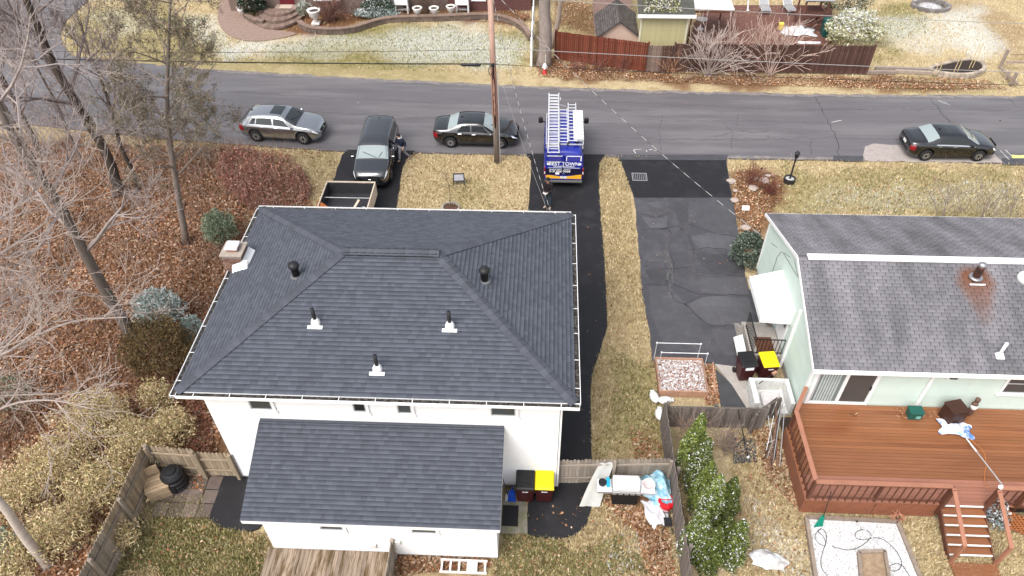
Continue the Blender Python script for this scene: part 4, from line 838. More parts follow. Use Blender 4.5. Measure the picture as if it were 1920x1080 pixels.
for rr_ in (R1, R2): wall_run(rr_, rw, .38, .18, .26, -.02, WB, 'wall_block'); wall_run(rr_, rw, .38, .17, .25, .16, WB, 'wall_block'); wall_run(rr_, rw, .46, .07, .34, .33, PAVC, 'cap_stone')
# planters, urns, stands
URNM = M('urn_white', (.75, .72, .69), .7, .08, 6)
def urn(px, py, s, label):
    q = G(px, py); t = thing('urn', label, 'urn', (q.x, q.y, 0), 0, 'white urns in the planting bed', local=True)
    MB().box((0, 0, .04*s), (.42*s, .42*s, .08*s)).build('plinth', URNM, t); MB().lathe([(.1*s, .08*s), (.08*s, .2*s), (.12*s, .27*s), (.27*s, .42*s), (.3*s, .6*s), (.36*s, .7*s), (.36*s, .74*s), (.28*s, .74*s), (.24*s, .66*s)], (0, 0, 0), 16).build('bowl', URNM, t, True)
    MB().lathe([(.25*s, .67*s), (.02, .69*s)], (0, 0, 0), 12).build('soil', M('soil', (.06, .045, .035)), t)
urn(593, 44, 1.35, 'large white urn right of the curved steps'); urn(784, 33, 1.0, 'leftmost of the three small white urns between the white benches'); urn(815, 33, 1.0, 'middle of the three small white urns between the white benches'); urn(846, 29, .95, 'rightmost of the three small white urns between the white benches')
q = G(456, 35); t = thing('flower_pot', 'white pot with dried flowers on the wall left of the steps', 'pot', (q.x, q.y, .38), local=True); MB().lathe([(.16, 0), (.24, .3), (.25, .34), (.2, .34)], (0, 0, 0), 14).build('pot', URNM, t, True); V, F, CC = leaves(np.random.default_rng(3).normal(size=(90, 3))*[.13, .13, .07]+[0, 0, .4], .1, pick([(.7, .62, .58), (.3, .12, .1)], 90, 1)); np_mesh('flowers', V, F, LEAF, t, CC)
for px, lab in ((754, 'white slatted planter bench nearer the curved steps'), (867, 'white slatted planter bench nearer the utility pole')):
    q = G(px, 26); t = thing('planter_bench', lab, 'bench', (q.x, q.y, 0), 0, 'white planter benches', local=True); W_ = .48
    MB().bx(-W_, W_, 0, .5, .62, 1.06).build('box', TRIM, t, bev=.015)
    for sx_ in (-W_+.05, W_-.05):
        for sy_ in (.05, .45): MB().box((sx_, sy_, .31), (.09, .09, .62)).build('leg', TRIM, t)
    for i in range(8): MB().box((-W_+.16+i*.092, .25, .25), (.03, .4, .03)).build('slat', TRIM, t)
    MB().bx(-W_+.06, W_-.06, .06, .44, 1.0, 1.08).build('soil', M('soil', (.06, .045, .035)), t); P = np.random.default_rng(int(px)).normal(size=(160, 3))*[.22, .12, .06]+[0, .25, 1.14]; V, F, CC = leaves(P, .09, pick([(.3, .1, .08), (.45, .3, .25), (.15, .12, .06)], 160, 2)); np_mesh('dried_plants', V, F, LEAF, t, CC)
q = G(478, 30); bush('clipped_shrub', 'dark green clipped conifer left of the curved steps', (q.x, q.y), (.95, .75, 1.1), [(.012, .03, .014), (.02, .045, .02), (.008, .018, .01)], 6000, .09, 41, snow=.12, shell=.8)
q = G(573, 30); bush('variegated_shrub', 'round pale green shrub at the right of the steps', (q.x, q.y), (.55, .5, .6), [(.22, .26, .17), (.4, .42, .34), (.12, .16, .09)], 1500, .08, 42, snow=.3)
q = G(622, 38); twig_bush('bare_shrub', 'dense reddish bare shrub behind the wall right of the large urn', (q.x, q.y), 1.3, 1.35, 43, 60, (.20, .11, .09), 2, 3, rmin=.008, r0=.018)
q = G(655, 20); bush('bare_round_bush', 'small brown round bush against the brown house wall', (q.x+.6, BY-.6), (.5, .5, .55), [(.2, .13, .11), (.28, .2, .17)], 700, .07, 44)
q = G(712, 29); bush('juniper', 'dark green juniper dusted with snow below the house wall', (q.x, q.y), (1.2, .9, .75), [(.03, .06, .035), (.06, .1, .06), (.02, .035, .02)], 4000, .1, 45, snow=.22)
q = G(705, 34); bush('snowy_juniper', 'low blue green spreading juniper covered with snow', (q.x, q.y), (1.6, .55, .4), [(.2, .27, .24), (.35, .42, .39), (.12, .18, .15)], 3000, .1, 46, snow=.5)
q = G(806, 24); twig_bush('weeping_shrub', 'bare weeping shrub behind the small urns', (q.x, q.y), 1.4, 1.5, 47, 30, (.11, .075, .06), 2, 3, arch=.5)
q = G(985, 38); bush('dry_fern', 'small rust brown clump by the white fence', (q.x, q.y), (.35, .35, .3), [(.3, .14, .09), (.4, .22, .14)], 300, .09, 48)
q = G(365, 88); t = thing('garden_lamp', 'thin black lamp post on the lawn left of the curved walk', 'lamp', (q.x, q.y, 0), local=True); MB().lathe([(.04, 0), (.03, .1), (.03, 1.25)], (0, 0, 0), 8).build('post', BLK, t); MB().lathe([(.05, 1.25), (.09, 1.3), (.1, 1.5), (.03, 1.6)], (0, 0, 0), 10).build('lantern', BLK, t)
# white fence, seen end on
wf = thing('white_fence', 'white vinyl fence running back from the street beside a big trunk', 'fence', (-.95, 46, 0))
ya_, yb_ = 43.9, 50.4; k = int((yb_-ya_)/.16); pm = MB().bx(-.022, .022, .004, .152, .05, 1.75).mesh('picket', TRIM)
for i in range(k): piece('picket', pm, wf, Matrix.Translation((-.95, ya_+i*(yb_-ya_)/k, .25 if i > 26 else (0 if i < 14 else .12))))
for i in range(4): MB().box((-.95, ya_+i*2.13, .95), (.12, .12, 1.95+.12*i)).build('post', TRIM, wf)
# red brown fence, board by board
REDB = M('red_fence_board', (.14, .036, .02), .75, .2, 4, rnd=.3, stretch=(6, 6, .7), col2=(.2, .065, .035), s2=1.4, amt2=.25); GRYB = M('grey_fence_board', (.17, .12, .10), .85, .2, 4, rnd=.25, stretch=(6, 6, .7)); DRKB = M('dark_fence_board', (.075, .038, .03), .8, .2, 4, rnd=.3, stretch=(6, 6, .7), col2=(.14, .08, .07), s2=1.2, amt2=.22)
def board_fence(name, label, a, b, h, bw_, mats, t_=.025, group=None, post=2.4, dog=False, rails=(.35, 1.4), side=1, ends=True, hvar=.015, pmat=None, lean=0):
    a, b = Vector((*a, 0)), Vector((*b, 0)); d = b-a; L = d.length; d.normalize(); n = Vector((d.y, -d.x, 0))*side; rz = math.atan2(d.y, d.x)
    t = thing(name, label, 'fence', tuple((a+b)/2), 0, group); k = int(L/bw_); g = random.Random(int(L*100)); ms = []
    for mt in mats:
        w_ = bw_-.008
        if dog: m = MB().extr([(0, 0, .03), (w_, 0, .03), (w_, 0, h-.06), (w_*.72, 0, h), (w_*.28, 0, h), (0, 0, h-.06)], (0, -t_, 0))
        else: m = MB().bx(0, w_, -t_, 0, .03, h)
        ms.append(m.mesh('picket' if dog else 'fence_board', mt))
    for i in range(k):
        f = i/k; mi = mats[f] if isinstance(mats, dict) else None; me = ms[min(int(f*len(ms)), len(ms)-1)]
        piece('picket' if dog else 'fence_board', me, t, Matrix.Translation(a+d*(i*L/k)+Vector((0, 0, g.uniform(-hvar, hvar)))+n*.03) @ Matrix.Rotation(rz, 4, 'Z') @ Matrix.Rotation(g.uniform(-.012, .012)+lean, 4, 'X'))
    for z in rails: MB().beam(a+Vector((0, 0, z*h))-n*.035, b+Vector((0, 0, z*h))-n*.035, .04, .085).build('rail', pmat or mats[0], t)
    kp = max(1, round(L/post))
    for i in range(kp+1): MB().box(a+d*(L*i/kp)-n*.09+Vector((0, 0, h/2-.0)), (.1, .1, h+.06), rz).build('post', pmat or mats[0], t)
    return t
a_, b_ = G(1045, 112), G(1230, 136)
board_fence('board_fence', 'rust red vertical board fence left of the yellow shed', (.55, 44.95), (6.3, 43.45), 1.9, .135, [REDB], rails=(.2, .85), side=1)
board_fence('board_fence', 'short grey weathered fence section below the yellow shed', (6.32, 43.44), (7.9, 43.43), 1.75, .14, [GRYB, DRKB], rails=(.2, .85), side=1)
board_fence('board_fence', 'dark brown vertical board fence behind the bare bushes', (7.95, 43.5), (20.05, 43.45), 1.85, .14, [DRKB], rails=(.2, .85), side=1, lean=-.03)
# sheds
def shed(name, label, x0, x1, y0, y1, h, zr_, wm, rm, gable=True):
    t = thing(name, label, 'shed', ((x0+x1)/2, (y0+y1)/2, 0)); MB().bx(x0, x1, y0, y1, -.05, h).build('wall', wm, t)
    return t
TANW = M('pink_tan_siding', (.55, .40, .32), .7, .05, 2); YELW = M('pale_yellow_siding', (.48, .43, .24), .75, .1, 3, rnd=.06)
p0_, p1_ = HY(1122, 62, 45.2), HY(1198, 68, 45.2); sxm = (p0_.x+p1_.x)/2; zr_ = HY(1160, 40, 45.2).z
s1 = thing('small_shed', 'small gabled shed with grey shingle roof behind the red fence', 'shed', (sxm, 47, 0))
zw_ = min(p0_.z, p1_.z); MB().bx(p0_.x, p1_.x, 45.2, 48.2, -.05, zw_).build('wall', TANW, s1); MB().extr([(p0_.x, 45.2, zw_), (sxm, 45.2, zr_-.05), (p1_.x, 45.2, zw_)], (0, 3, 0)).build('gable', TANW, s1)
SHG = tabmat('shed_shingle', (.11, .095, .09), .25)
for sg, x_ in ((1, p0_.x-.15), (-1, p1_.x+.15)):
    a = Vector((x_, 45.0, zw_-.08)); b = Vector((sxm, 45.0, zr_+.02)); v_ = (b-a); Lr = v_.length
    ro = MB().ob(a, b-a, (0, 3.4, 0), (0, 0, .05)).build('roof', ASPH2, s1)
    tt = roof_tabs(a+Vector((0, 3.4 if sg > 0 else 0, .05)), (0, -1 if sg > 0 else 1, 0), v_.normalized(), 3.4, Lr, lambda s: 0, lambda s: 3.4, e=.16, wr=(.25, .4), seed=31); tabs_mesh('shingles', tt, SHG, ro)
p0_, p1_ = HY(1199, 70, 44.7), HY(1285, 70, 44.7); s2_ = thing('yellow_shed', 'pale yellow ribbed shed with white fascia beside the small shed', 'shed', ((p0_.x+p1_.x)/2, 46, 0)); zt_ = HY(1240, 26, 44.7).z
MB().bx(p0_.x, p1_.x, 44.7, 47.6, -.05, zt_).build('wall', YELW, s2_); k = 22; rm_ = MB().bx(-.045, .045, -.02, -.002, 0, zt_-.02).mesh('siding_rib', YELW)
for i in range(k): piece('siding_rib', rm_, s2_, Matrix.Translation((p0_.x+.1+(p1_.x-p0_.x-.2)*i/(k-1), 44.7, 0)))
for x_ in (p0_.x, p1_.x): MB().box((x_, 44.69, zt_/2), (.1, .1, zt_)).build('corner_trim', M('cream_trim', (.62, .58, .45), .7), s2_)
rf2 = MB().add([(p0_.x-.25, 44.4, zt_-.02), (p1_.x+.35, 44.4, zt_-.02), (p1_.x+.35, 48, zt_+1.0), (p0_.x-.25, 48, zt_+1.0), (p0_.x-.25, 44.4, zt_+.06), (p1_.x+.35, 44.4, zt_+.06), (p1_.x+.35, 48, zt_+1.08), (p0_.x-.25, 48, zt_+1.08)], BOXF).build('roof', M('mossy_roof', (.07, .07, .06), .95, .3, 4), s2_)
MB().bx(p0_.x-.3, p1_.x+.4, 44.3, 44.4, zt_-.1, zt_+.08).build('fascia', TRIM, s2_); P = np.random.default_rng(5).random((1500, 3))*[p1_.x-p0_.x-.6, 2.6, .12]; P[:, 0] += p0_.x+.1; P[:, 2] += zt_+.1+P[:, 1]*.285; P[:, 1] += 44.6
V, F, CC = leaves(P, .12, pick([(.22, .2, .03), (.5, .5, .45), (.12, .12, .03), (.65, .62, .5)], 1500, 3), .3); o = np_mesh('moss', V, F, LEAF, s2_, CC); o['kind'] = 'stuff'
MB().bx(sxm-1.3, sxm+1.1, 49.6, 53, -.05, 2.6).build('far_house_wall', M('pinkish_wall', (.36, .25, .22), .8, .1, 3), thing('far_house', 'pinkish house wall rising behind the small shed', 'house', (sxm, 51, 0)))
# patio behind the fence: roof panel, furniture, swing frame
q = G(1340, 20, 2.3); pr = thing('patio_canopy', 'flat white patio canopy behind the dark fence', 'canopy', (q.x, q.y, 0)); a, b = G(1297, 18, 2.4), G(1378, 20, 2.4); MB().bx(a.x, b.x, a.y, a.y+3.2, 2.36, 2.46).build('roof_panel', TRIM, pr, bev=.02)
for x_ in (a.x+.1, b.x-.1):
    for y_ in (a.y+.1, a.y+3.1): MB().box((x_, y_, 1.18), (.09, .09, 2.36)).build('post', M('brown_post', (.12, .05, .035), .8), pr)
MB().bx(a.x-.05, b.x+.05, a.y-.04, a.y-.002, 2.2, 2.35).build('beam', M('brown_post', (.12, .05, .035)), pr)
struct(MB().prism(GP([(1296, 96), (1300, 45), (1330, 10), (1560, 10), (1560, 80), (1540, 88)]), -.03, .02).build('patio', M('brick_patio', (.14, .065, .05), .9, .22, 5, bump=.3, bscale=25)))
MTL = M('pale_metal', (.55, .55, .55), .4, .06, 4, metal=.3)
q = G(1313, 55); t = thing('patio_table', 'round white patio table behind the dark fence', 'table', (q.x, q.y, 0), local=True); MB().lathe([(.36, .7), (.38, .72), (.38, .74), (.05, .745)], (0, 0, 0), 22).build('table_top', URNM, t); MB().lathe([(.04, .05), (.04, .7)], (0, 0, 0), 8).build('pedestal', MTL, t); MB().lathe([(.25, 0), (.22, .05), (.05, .06)], (0, 0, 0), 14).build('base', MTL, t)
def lounger(px, py, rz, lab):
    q = G(px, py); t = thing('patio_lounger', lab, 'lounger', (q.x, q.y, 0), rz, 'patio chairs behind the dark fence', local=True)
    fr = MB(); 
    for s in (-.32, .32): fr.tube([(s, -.6, 0), (s, -.6, .4), (s, .3, .42), (s, .9, .95)], .02, 6); fr.tube([(s, .35, 0), (s, .3, .42)], .02, 6)
    fr.tube([(-.32, -.6, .4), (.32, -.6, .4)], .02, 6); fr.build('frame', MTL, t)
    for i in range(8): MB().box((0, -.5+i*.105, .425), (.62, .085, .015)).build('slat', M('sling_grey', (.32, .32, .33), .8), t)
    MB().ob((-.31, .33, .44), (.62, 0, 0), (0, .55, .49), (0, -.01, .012)).build('back_sling', M('sling_grey', (.32, .32, .33)), t)
lounger(1432, 24, 0, 'grey sling lounger in the middle of the brick patio'); lounger(1478, 24, .15, 'dark framed sling chair beside the wooden play tower')
q = G(1402, 20); t = thing('curved_pipe', 'white curved pipe standing on the patio', 'pipe', (q.x, q.y, 0), local=True); MB().tube(curve_pts([(0, 0, 0), (-.05, .1, .5), (-.15, .2, 1.2), (-.1, .3, 1.6)], 2), .06, 8).build('pipe', TRIM, t, True); MB().lathe([(.1, 0), (.1, .04)], (0, 0, 0), 10).build('foot', TRIM, t)
q = G(1515, 52); t = thing('play_tower', 'brown timber play tower with grey roof beside the pale shrub', 'play tower', (q.x, q.y, 0), local=True); PW = M('brown_timber', (.13, .055, .04), .8, .2, 4, rnd=.15)
for x_ in (-.75, .75):
    for y_ in (-.6, .9): MB().box((x_, y_, 1.1), (.1, .1, 2.2)).build('post', PW, t)
for z_ in (.5, 1.1, 2.1):
    MB().box((0, -.6, z_), (1.5, .05, .1)).build('beam', PW, t); MB().box((-.75, .15, z_), (.05, 1.5, .1)).build('beam', PW, t); MB().box((.75, .15, z_), (.05, 1.5, .1)).build('beam', PW, t)
MB().beam((-.75, -.62, .1), (.75, -.62, 1.1), .04, .07).build('brace', PW, t); MB().beam((.75, -.64, .1), (-.75, -.64, 1.1), .04, .07).build('brace', PW, t)
for i in range(9): MB().box((0, -.5+i*.16, 1.18), (1.5, .14, .03)).build('floor_board', PW, t)
for s in (-1, 1): MB().ob((-.95, .15, 2.75), (1.9, 0, 0), (0, s*1.0, -.55), (0, 0, .04)).build('roof_panel', M('grey_panel', (.27, .27, .28), .7, .1, 3), t)
q = G(1548, 66); t = thing('green_cart', 'teal green plastic bin beside the pale snowy shrub', 'bin', (q.x, q.y, 0), local=True); TEAL = M('teal_plastic', (.01, .075, .07), .4, .06, 4); MB().box((0, 0, .5), (.62, .7, 1.0), 0, 1.12).build('body', TEAL, t, bev=.03); MB().box((0, 0, 1.06), (.74, .82, .08)).build('lid', TEAL, t, bev=.02); MB().tube([(-.3, .45, .95), (.3, .45, .95)], .02, 6).build('handle', BLK, t)
q = G(1463, 55); t = thing('yellow_crate', 'small yellow box on the brick patio', 'box', (q.x, q.y, 0), local=True); MB().box((0, 0, .2), (.3, .3, .4)).build('body', M('yellow_plastic', (.75, .55, .08), .5), t, bev=.02); MB().box((0, 0, .42), (.34, .34, .05)).build('lid', M('yellow_plastic', (.75, .55, .08)), t)
q = G(1495, 60); t = thing('grey_tarp', 'crumpled grey tarp heaped on the patio', 'tarp', (q.x, q.y, 0)); gy_ = np.linspace(-1, 1, 18); XX, YY = np.meshgrid(gy_, gy_); ZT = .35*np.exp(-(XX**2+YY**2)*1.5)*(1+.5*np.sin(XX*9+YY*4)*np.cos(YY*8))+.02; ii = np.arange(324).reshape(18, 18)
np_mesh('sheet', np.stack([q.x+XX*1.1+.1*np.sin(YY*5), q.y+YY*.7+.1*np.sin(XX*6), ZT], -1).reshape(-1, 3), np.stack([ii[:-1, :-1], ii[:-1, 1:], ii[1:, 1:], ii[1:, :-1]], -1).reshape(-1, 4), M('pale_tarp', (.55, .55, .58), .6, .15, 4), t, smooth=True)
for i, (px, py) in enumerate(((1502, 81), (1518, 81), (1530, 81))):
    q = G(px, py, 0); 
q = G(1515, 90); t = thing('white_tube', 'short white tube lying along the top of the dark fence', 'tube', (q.x, 43.5, 0)); x0_ = HY(1496, 80, 43.5).x; z_ = 1.98; MB().tube([(x0_, 43.52, z_), (x0_+1.35, 43.52, z_)], .075, 10).build('tube', TRIM, t, True)
for i in range(4): MB().tube([(x0_+.02+i*.43, 43.52, z_), (x0_+.06+i*.43, 43.52, z_)], .085, 10).build('band', M('grey_sash', (.4, .41, .42)), t)
q = G(1590, 80); bush('snowy_spruce', 'large pale yellow green shrub dusted with snow at the end of the dark fence', (q.x, q.y-.2), (1.75, 1.3, 1.15), [(.50, .48, .30), (.62, .6, .44), (.34, .34, .18), (.2, .22, .11)], 5200, .2, 51, snow=.3, shell=.6, aspect=.3)
q = G(1575, 30); bush('dark_evergreen', 'dark evergreen shrub behind the pale snowy shrub', (q.x, q.y), (1.7, 1.2, 1.5), [(.02, .035, .02), (.04, .06, .03), (.45, .45, .34)], 3500, .16, 52, snow=.2, shell=.6, aspect=.35)
# big roadside trunk and its thinner twin
b1 = G(1019, 120); bare_tree('roadside_tree', 'thick grey trunk by the white fence across the street', (b1.x, b1.y), (b1.x+.1, b1.y+.5, 13), .47, 61, 10, 3.2, 2, 3, (.26, .215, .19), None, None, .5)
b2 = G(1031, 88); bare_tree('roadside_tree', 'thin leaning pale trunk right behind the thick grey one', (b2.x, b2.y), (b2.x+2.2, b2.y+.4, 11), .2, 62, 8, 2.4, 2, 3, (.33, .26, .21), None, None, .5)
q = G(1021, 138); t = thing('fire_hydrant', 'red and white hydrant at the foot of the thick trunk', 'hydrant', (q.x, q.y, 0), local=True); t.scale = (.85, .85, .85); RED = M('hydrant_red', (.5, .02, .02), .5, .1, 5); MB().lathe([(.17, 0), (.17, .05), (.12, .06), (.12, .48)], (0, 0, 0), 14).build('barrel', RED, t, True); MB().lathe([(.15, .48), (.16, .52), (.15, .66), (.1, .76), (.03, .8)], (0, 0, 0), 14).build('bonnet', TRIM, t, True)
for ax, s in (('x', -1), ('x', 1), ('y', -1)): MB().lathe([(.06, .1*s), (.075, .2*s), (.0, .21*s)], (0, 0, .5), 10, ax).build('nozzle', TRIM, t)
MB().tube([(.05, 0, .75), (.05, 0, 1.5)], .012, 6).build('marker_rod', TRIM, t)
# raised stone bed with bamboo stakes, timber edging and posts on the right
bed = smooth_poly(GP([(1740, 132), (1770, 124), (1800, 118), (1822, 116), (1838, 122), (1845, 133), (1835, 141), (1812, 146), (1780, 145), (1745, 139)]), 2)
rb_ = thing('stone_bed', 'oval raised bed edged with pale stones and filled with dark soil', 'raised bed', (*np.mean(bed, 0), 0)); STN = M('bed_stone', (.36, .30, .24), .9, .2, 6, rnd=.25, bump=.4)
for lv in range(2): wall_run(bed+[bed[0]], rb_, .3, .15, .24, .15*lv-.02, STN, 'edge_stone')
MB().prism([(p[0], p[1]) for p in bed], -.02, .2).build('soil', M('dark_soil', (.035, .025, .022), 1, .3, 6), rb_)
for i, (px, py) in enumerate(((1753, 137), (1760, 136), (1788, 136), (1795, 134), (1817, 128), (1823, 127))):
    q = G(px, py, .2); t = tag(MB().tube([(q.x, q.y, .1), (q.x+.1, q.y+.18, 1.75)], .022, 6).build('garden_stake', M('bamboo', (.55, .42, .22), .7, .15, 6), None, at=(q.x, q.y, 0)), ['leftmost', 'second from left', 'third from left', 'fourth from left', 'fifth from left', 'rightmost'][i]+' tan bamboo stake in the oval stone bed', 'stake', 'stakes in the stone bed')
tl = thing('timber_edging', 'grey timber edging running from the dark fence to the stone bed', 'edging', (22.5, 43, 0)); TMB = M('grey_timber', (.3, .24, .2), .9, .2, 4, rnd=.15)
for a, b in (((1622, 138), (1680, 138)), ((1678, 136), (1760, 140)), ((1640, 130), (1742, 133))): p, q = G(*a), G(*b); MB().beam((p.x, p.y, .09), (q.x, q.y, .09), .16, .2).build('timber', TMB, tl)
pf = thing('post_and_rail', 'weathered post and rail fence end at the far right', 'fence', (27.8, 44.2, 0))
for a, h in (((1874, 128), 1.25), ((1895, 160), .8), ((1886, 148), .5)): q = G(*a); MB().box((q.x, q.y, h/2), (.15, .15, h), .3).build('post', TMB, pf)
q = G(1880, 132); MB().beam((q.x, q.y, .55), (q.x+6, q.y+.2, .55), .08, .12).build('rail', TMB, pf); MB().beam((q.x, q.y, 1.05), (q.x+6, q.y+.2, 1.05), .02, .02).build('wire', DARK, pf); a, b = G(1872, 135), G(1905, 165); MB().beam((a.x, a.y, .3), (b.x, b.y, .25), .12, .12).build('rail', TMB, pf)
q = G(1745, 12); fp_ = thing('fire_pit', 'ring of grey stones with ash on the far lawn', 'fire pit', (q.x, q.y, 0)); ring = [(q.x+math.cos(k*.35)*1.25, q.y+math.sin(k*.35)*.95) for k in range(19)]; wall_run(ring, fp_, .36, .2, .25, -.02, M('pit_stone', (.22, .2, .19), .95, .3, 6, rnd=.35), 'stone'); MB().lathe([(1.05, 0), (.4, .07), (.02, .09)], (q.x, q.y, -.02), 16).build('ash', M('ash', (.42, .41, .41), .95, .5, 5), fp_, True)
# bare bushes in front of the dark fence
BT = 'bare bushes in front of the dark fence'
q = G(1328, 140); twig_bush('bare_bush', 'big bare bush arching over the fence right of the yellow shed', (q.x, q.y), 1.2, 2.5, 71, 34, (.44, .36, .32), 2, 3, BT, rmin=.012, r0=.035, arch=.12)
q = G(1443, 140); twig_bush('bare_bush', 'wide bare pinkish bush in front of the middle of the dark fence', (q.x, q.y), .8, 2.6, 72, 22, (.42, .31, .26), 2, 3, BT, rmin=.013, r0=.04, arch=.1)
q = G(1255, 133); twig_bush('bare_bush', 'low tawny brush below the yellow shed', (q.x, q.y), 1.5, 1.25, 73, 40, (.40, .23, .14), 1, 3, BT, rmin=.009, r0=.016)
q = G(1420, 110); twig_bush('bare_bush', 'thin twiggy bush behind the dark fence near the yellow crate', (q.x, q.y+.4), 1.0, 1.3, 74, 18, (.36, .26, .2), 1, 3, BT, rmin=.009)
for i, px in enumerate((1085, 1125, 1165)):
    q = G(px, 132); twig_bush('brush', ['leftmost', 'middle', 'rightmost'][i]+' tangle of bare reddish brush below the red fence', (q.x, q.y), 1.6, .8, 75+i, 34, (.2, .09, .07), 1, 3, 'brush below the red fence', rmin=.006, r0=.012)
# ================================================================ VEHICLES
TYRE = M('tyre', (.018, .018, .018), .85, .15, 8); RIM = M('alloy', (.55, .55, .56), .3, .05, 4, metal=.7); CHROME = M('chrome', (.75, .75, .76), .15, .02, 3, metal=1)
HL = glass('headlight_glass', (.75, .77, .8), .1); TL = M('tail_lens', (.22, .008, .012), .2, .05, 4, spec=.7); CG = glass('car_glass', (.018, .022, .024), .03); CG2 = glass('windscreen_glass', (.28, .33, .33), .04)  # windscreen glass: sky reflection painted in as a pale base colour
PLB = M('black_plastic', (.02, .02, .021), .55, .1, 5); PLATE = M('plate_white', (.7, .7, .68), .5)
def itp(keys, x):
    xs = [k[0] for k in keys]; ys = [k[1] for k in keys]
    if x <= xs[0]: return ys[0]
    for i in range(len(xs)-1):
        if x <= xs[i+1]:
            t = (x-xs[i])/(xs[i+1]-xs[i]); h = xs[i+1]-xs[i]
            m0 = (ys[i+1]-ys[i-1])/(xs[i+1]-xs[i-1]) if i > 0 else (ys[i+1]-ys[i])/h; m1 = (ys[i+2]-ys[i])/(xs[i+2]-xs[i]) if i+2 < len(xs) else (ys[i+1]-ys[i])/h
            s = (ys[i+1]-ys[i])/h
            if m0*s <= 0: m0 = 0
            else: m0 = math.copysign(min(abs(m0), 2.5*abs(s)), s)
            if m1*s <= 0: m1 = 0
            else: m1 = math.copysign(min(abs(m1), 2.5*abs(s)), s)
            return (2*t**3-3*t*t+1)*ys[i]+(t**3-2*t*t+t)*h*m0+(-2*t**3+3*t*t)*ys[i+1]+(t**3-t*t)*h*m1
    return ys[-1]
class Shape:
    def __init__(s, sp): s.sp = sp
    def sec(s, x):                                           # half cross-section at station x: list of (y, z)
        sp = s.sp; w = itp(sp['w'], x); zt = itp(sp['top'], x); zb = itp(sp['belt'], x); z0 = itp(sp['sill'], x)
        for ax in sp['axles']:
            r = sp['wr']+.07; d = abs(x-ax)
            if d < r: z0 = max(z0, sp['wr']+math.sqrt(r*r-d*d)-.0)
        zb = min(zb, zt-.015); z0 = min(z0, zb-.06); k = max(0, zt-zb); wt = w-.07-sp['tumble']*k
        zm = z0+(zb-z0)*.45
        return [(0, z0), (w-.14, z0), (w-.03, z0+min(.07, (zb-z0)*.3)), (w, zm), (w-.012, zb-.06 if zb-.06 > zm else (zm+zb)/2), (w-.055, zb), (wt+.025, zt-.055*min(1, k/.2)), (wt-.08, zt-.0), (wt*.5, zt+sp['crown']*.8), (0, zt+sp['crown'])]
    def P(s, x, t):                                          # t in 0..9 along the section
        S = s.sec(x); i = min(int(t), 8); f = t-i; return Vector((x, S[i][0]*(1-f)+S[i+1][0]*f, S[i][1]*(1-f)+S[i+1][1]*f))
def car_body(sh, name, mat, root):
    sp = sh.sp; x0, x1 = sp['x']; n = 72; V = []; F = []; xs = [x0+(x1-x0)*i/n for i in range(n+1)]
    for x in xs:
        S = sh.sec(x); V += [(x, y, z) for y, z in S]+[(x, -y, z) for y, z in S[-2:0:-1]]
    m = 18
    for i in range(n):
        for k in range(m): a, b = i*m+k, i*m+(k+1) % m; F.append((a, b, b+m, a+m))
    F.append(tuple(range(m))[::-1]); F.append(tuple(n*m+k for k in range(m)))
    mb = MB(); mb.v = V; mb.f = F; return mb.build(name, mat, root, True)
def panel(sh, name, mat, parent, x0, x1, t0, t1, off=.008, nx=8, ntt=4, side=1, both=False, taper=None):
    """skin panel that follows the body surface, set a little proud; side +1/-1, or both across the centre line"""
    V = []; F = []; rows = []
    for i in range(nx+1):
        f = i/nx; row = []
        for k in range(ntt+1):
            g = k/ntt; xa_, xb_ = (x0, x1) if taper is None else (x0+taper[0]*g, x1+taper[1]*g); x = xa_+(xb_-xa_)*f; t = t0+(t1-t0)*g
            e = .01; p = sh.P(x, t); du = sh.P(x+e, t)-sh.P(x-e, t); dv = sh.P(x, min(t+.05, 8.999))-sh.P(x, max(t-.05, 0)); n = du.cross(dv)
            n = n.normalized() if n.length > 1e-9 else Vector((0, 0, 1))
            if n.dot(Vector((0, p.y, p.z-.75))) < 0: n = -n
            row.append(p+n*off)
        if both: row = row+[Vector((p.x, -p.y, p.z)) for p in row[:-1][::-1]]
        elif side < 0: row = [Vector((p.x, -p.y, p.z)) for p in row]
        rows.append(row)
    L = len(rows[0])
    for r in rows: V += [tuple(p) for p in r]
    for i in range(nx):
        for k in range(L-1): a = i*L+k; q = (a, a+1, a+1+L, a+L); F.append(q[::-1] if side > 0 else q)
    mb = MB(); mb.v = V; mb.f = F; return mb.build(name, mat, parent, True)
def wheel(root, x, y, r, side, spokes=10):
    w = bpy.data.objects.new('wheel', None); _link(w, root); w.location = (x, y, r); OFF[w.name] = Vector((0, 0, 0)); h = .21
    s = side; MB().lathe([(r*.62, -h/2*s), (r*.93, -h/2*s), (r, -h/3*s), (r, h/3*s), (r*.93, h/2*s), (r*.66, h/2*s)], (0, 0, 0), 22, 'y').build('tyre', TYRE, w, True)
    m = MB().lathe([(r*.66, h*.42*s), (r*.66, h*.1*s), (0.01, h*.1*s)], (0, 0, 0), 20, 'y', False); m.build('rim_well', PLB, w)
    rm = MB().lathe([(r*.60, h*.44*s), (r*.67, h*.5*s), (r*.70, h*.44*s)], (0, 0, 0), 22, 'y', False); rm.lathe([(r*.16, h*.3*s), (r*.14, h*.46*s), (.005, h*.47*s)], (0, 0, 0), 12, 'y', False)
    for k in range(spokes):
        a = 2*math.pi*k/spokes; rm.beam((math.cos(a)*r*.1, h*.4*s, math.sin(a)*r*.1), (math.cos(a)*r*.62, h*.42*s, math.sin(a)*r*.62), .035, .04, (0, 1, 0))
    rm.build('rim', RIM, w)
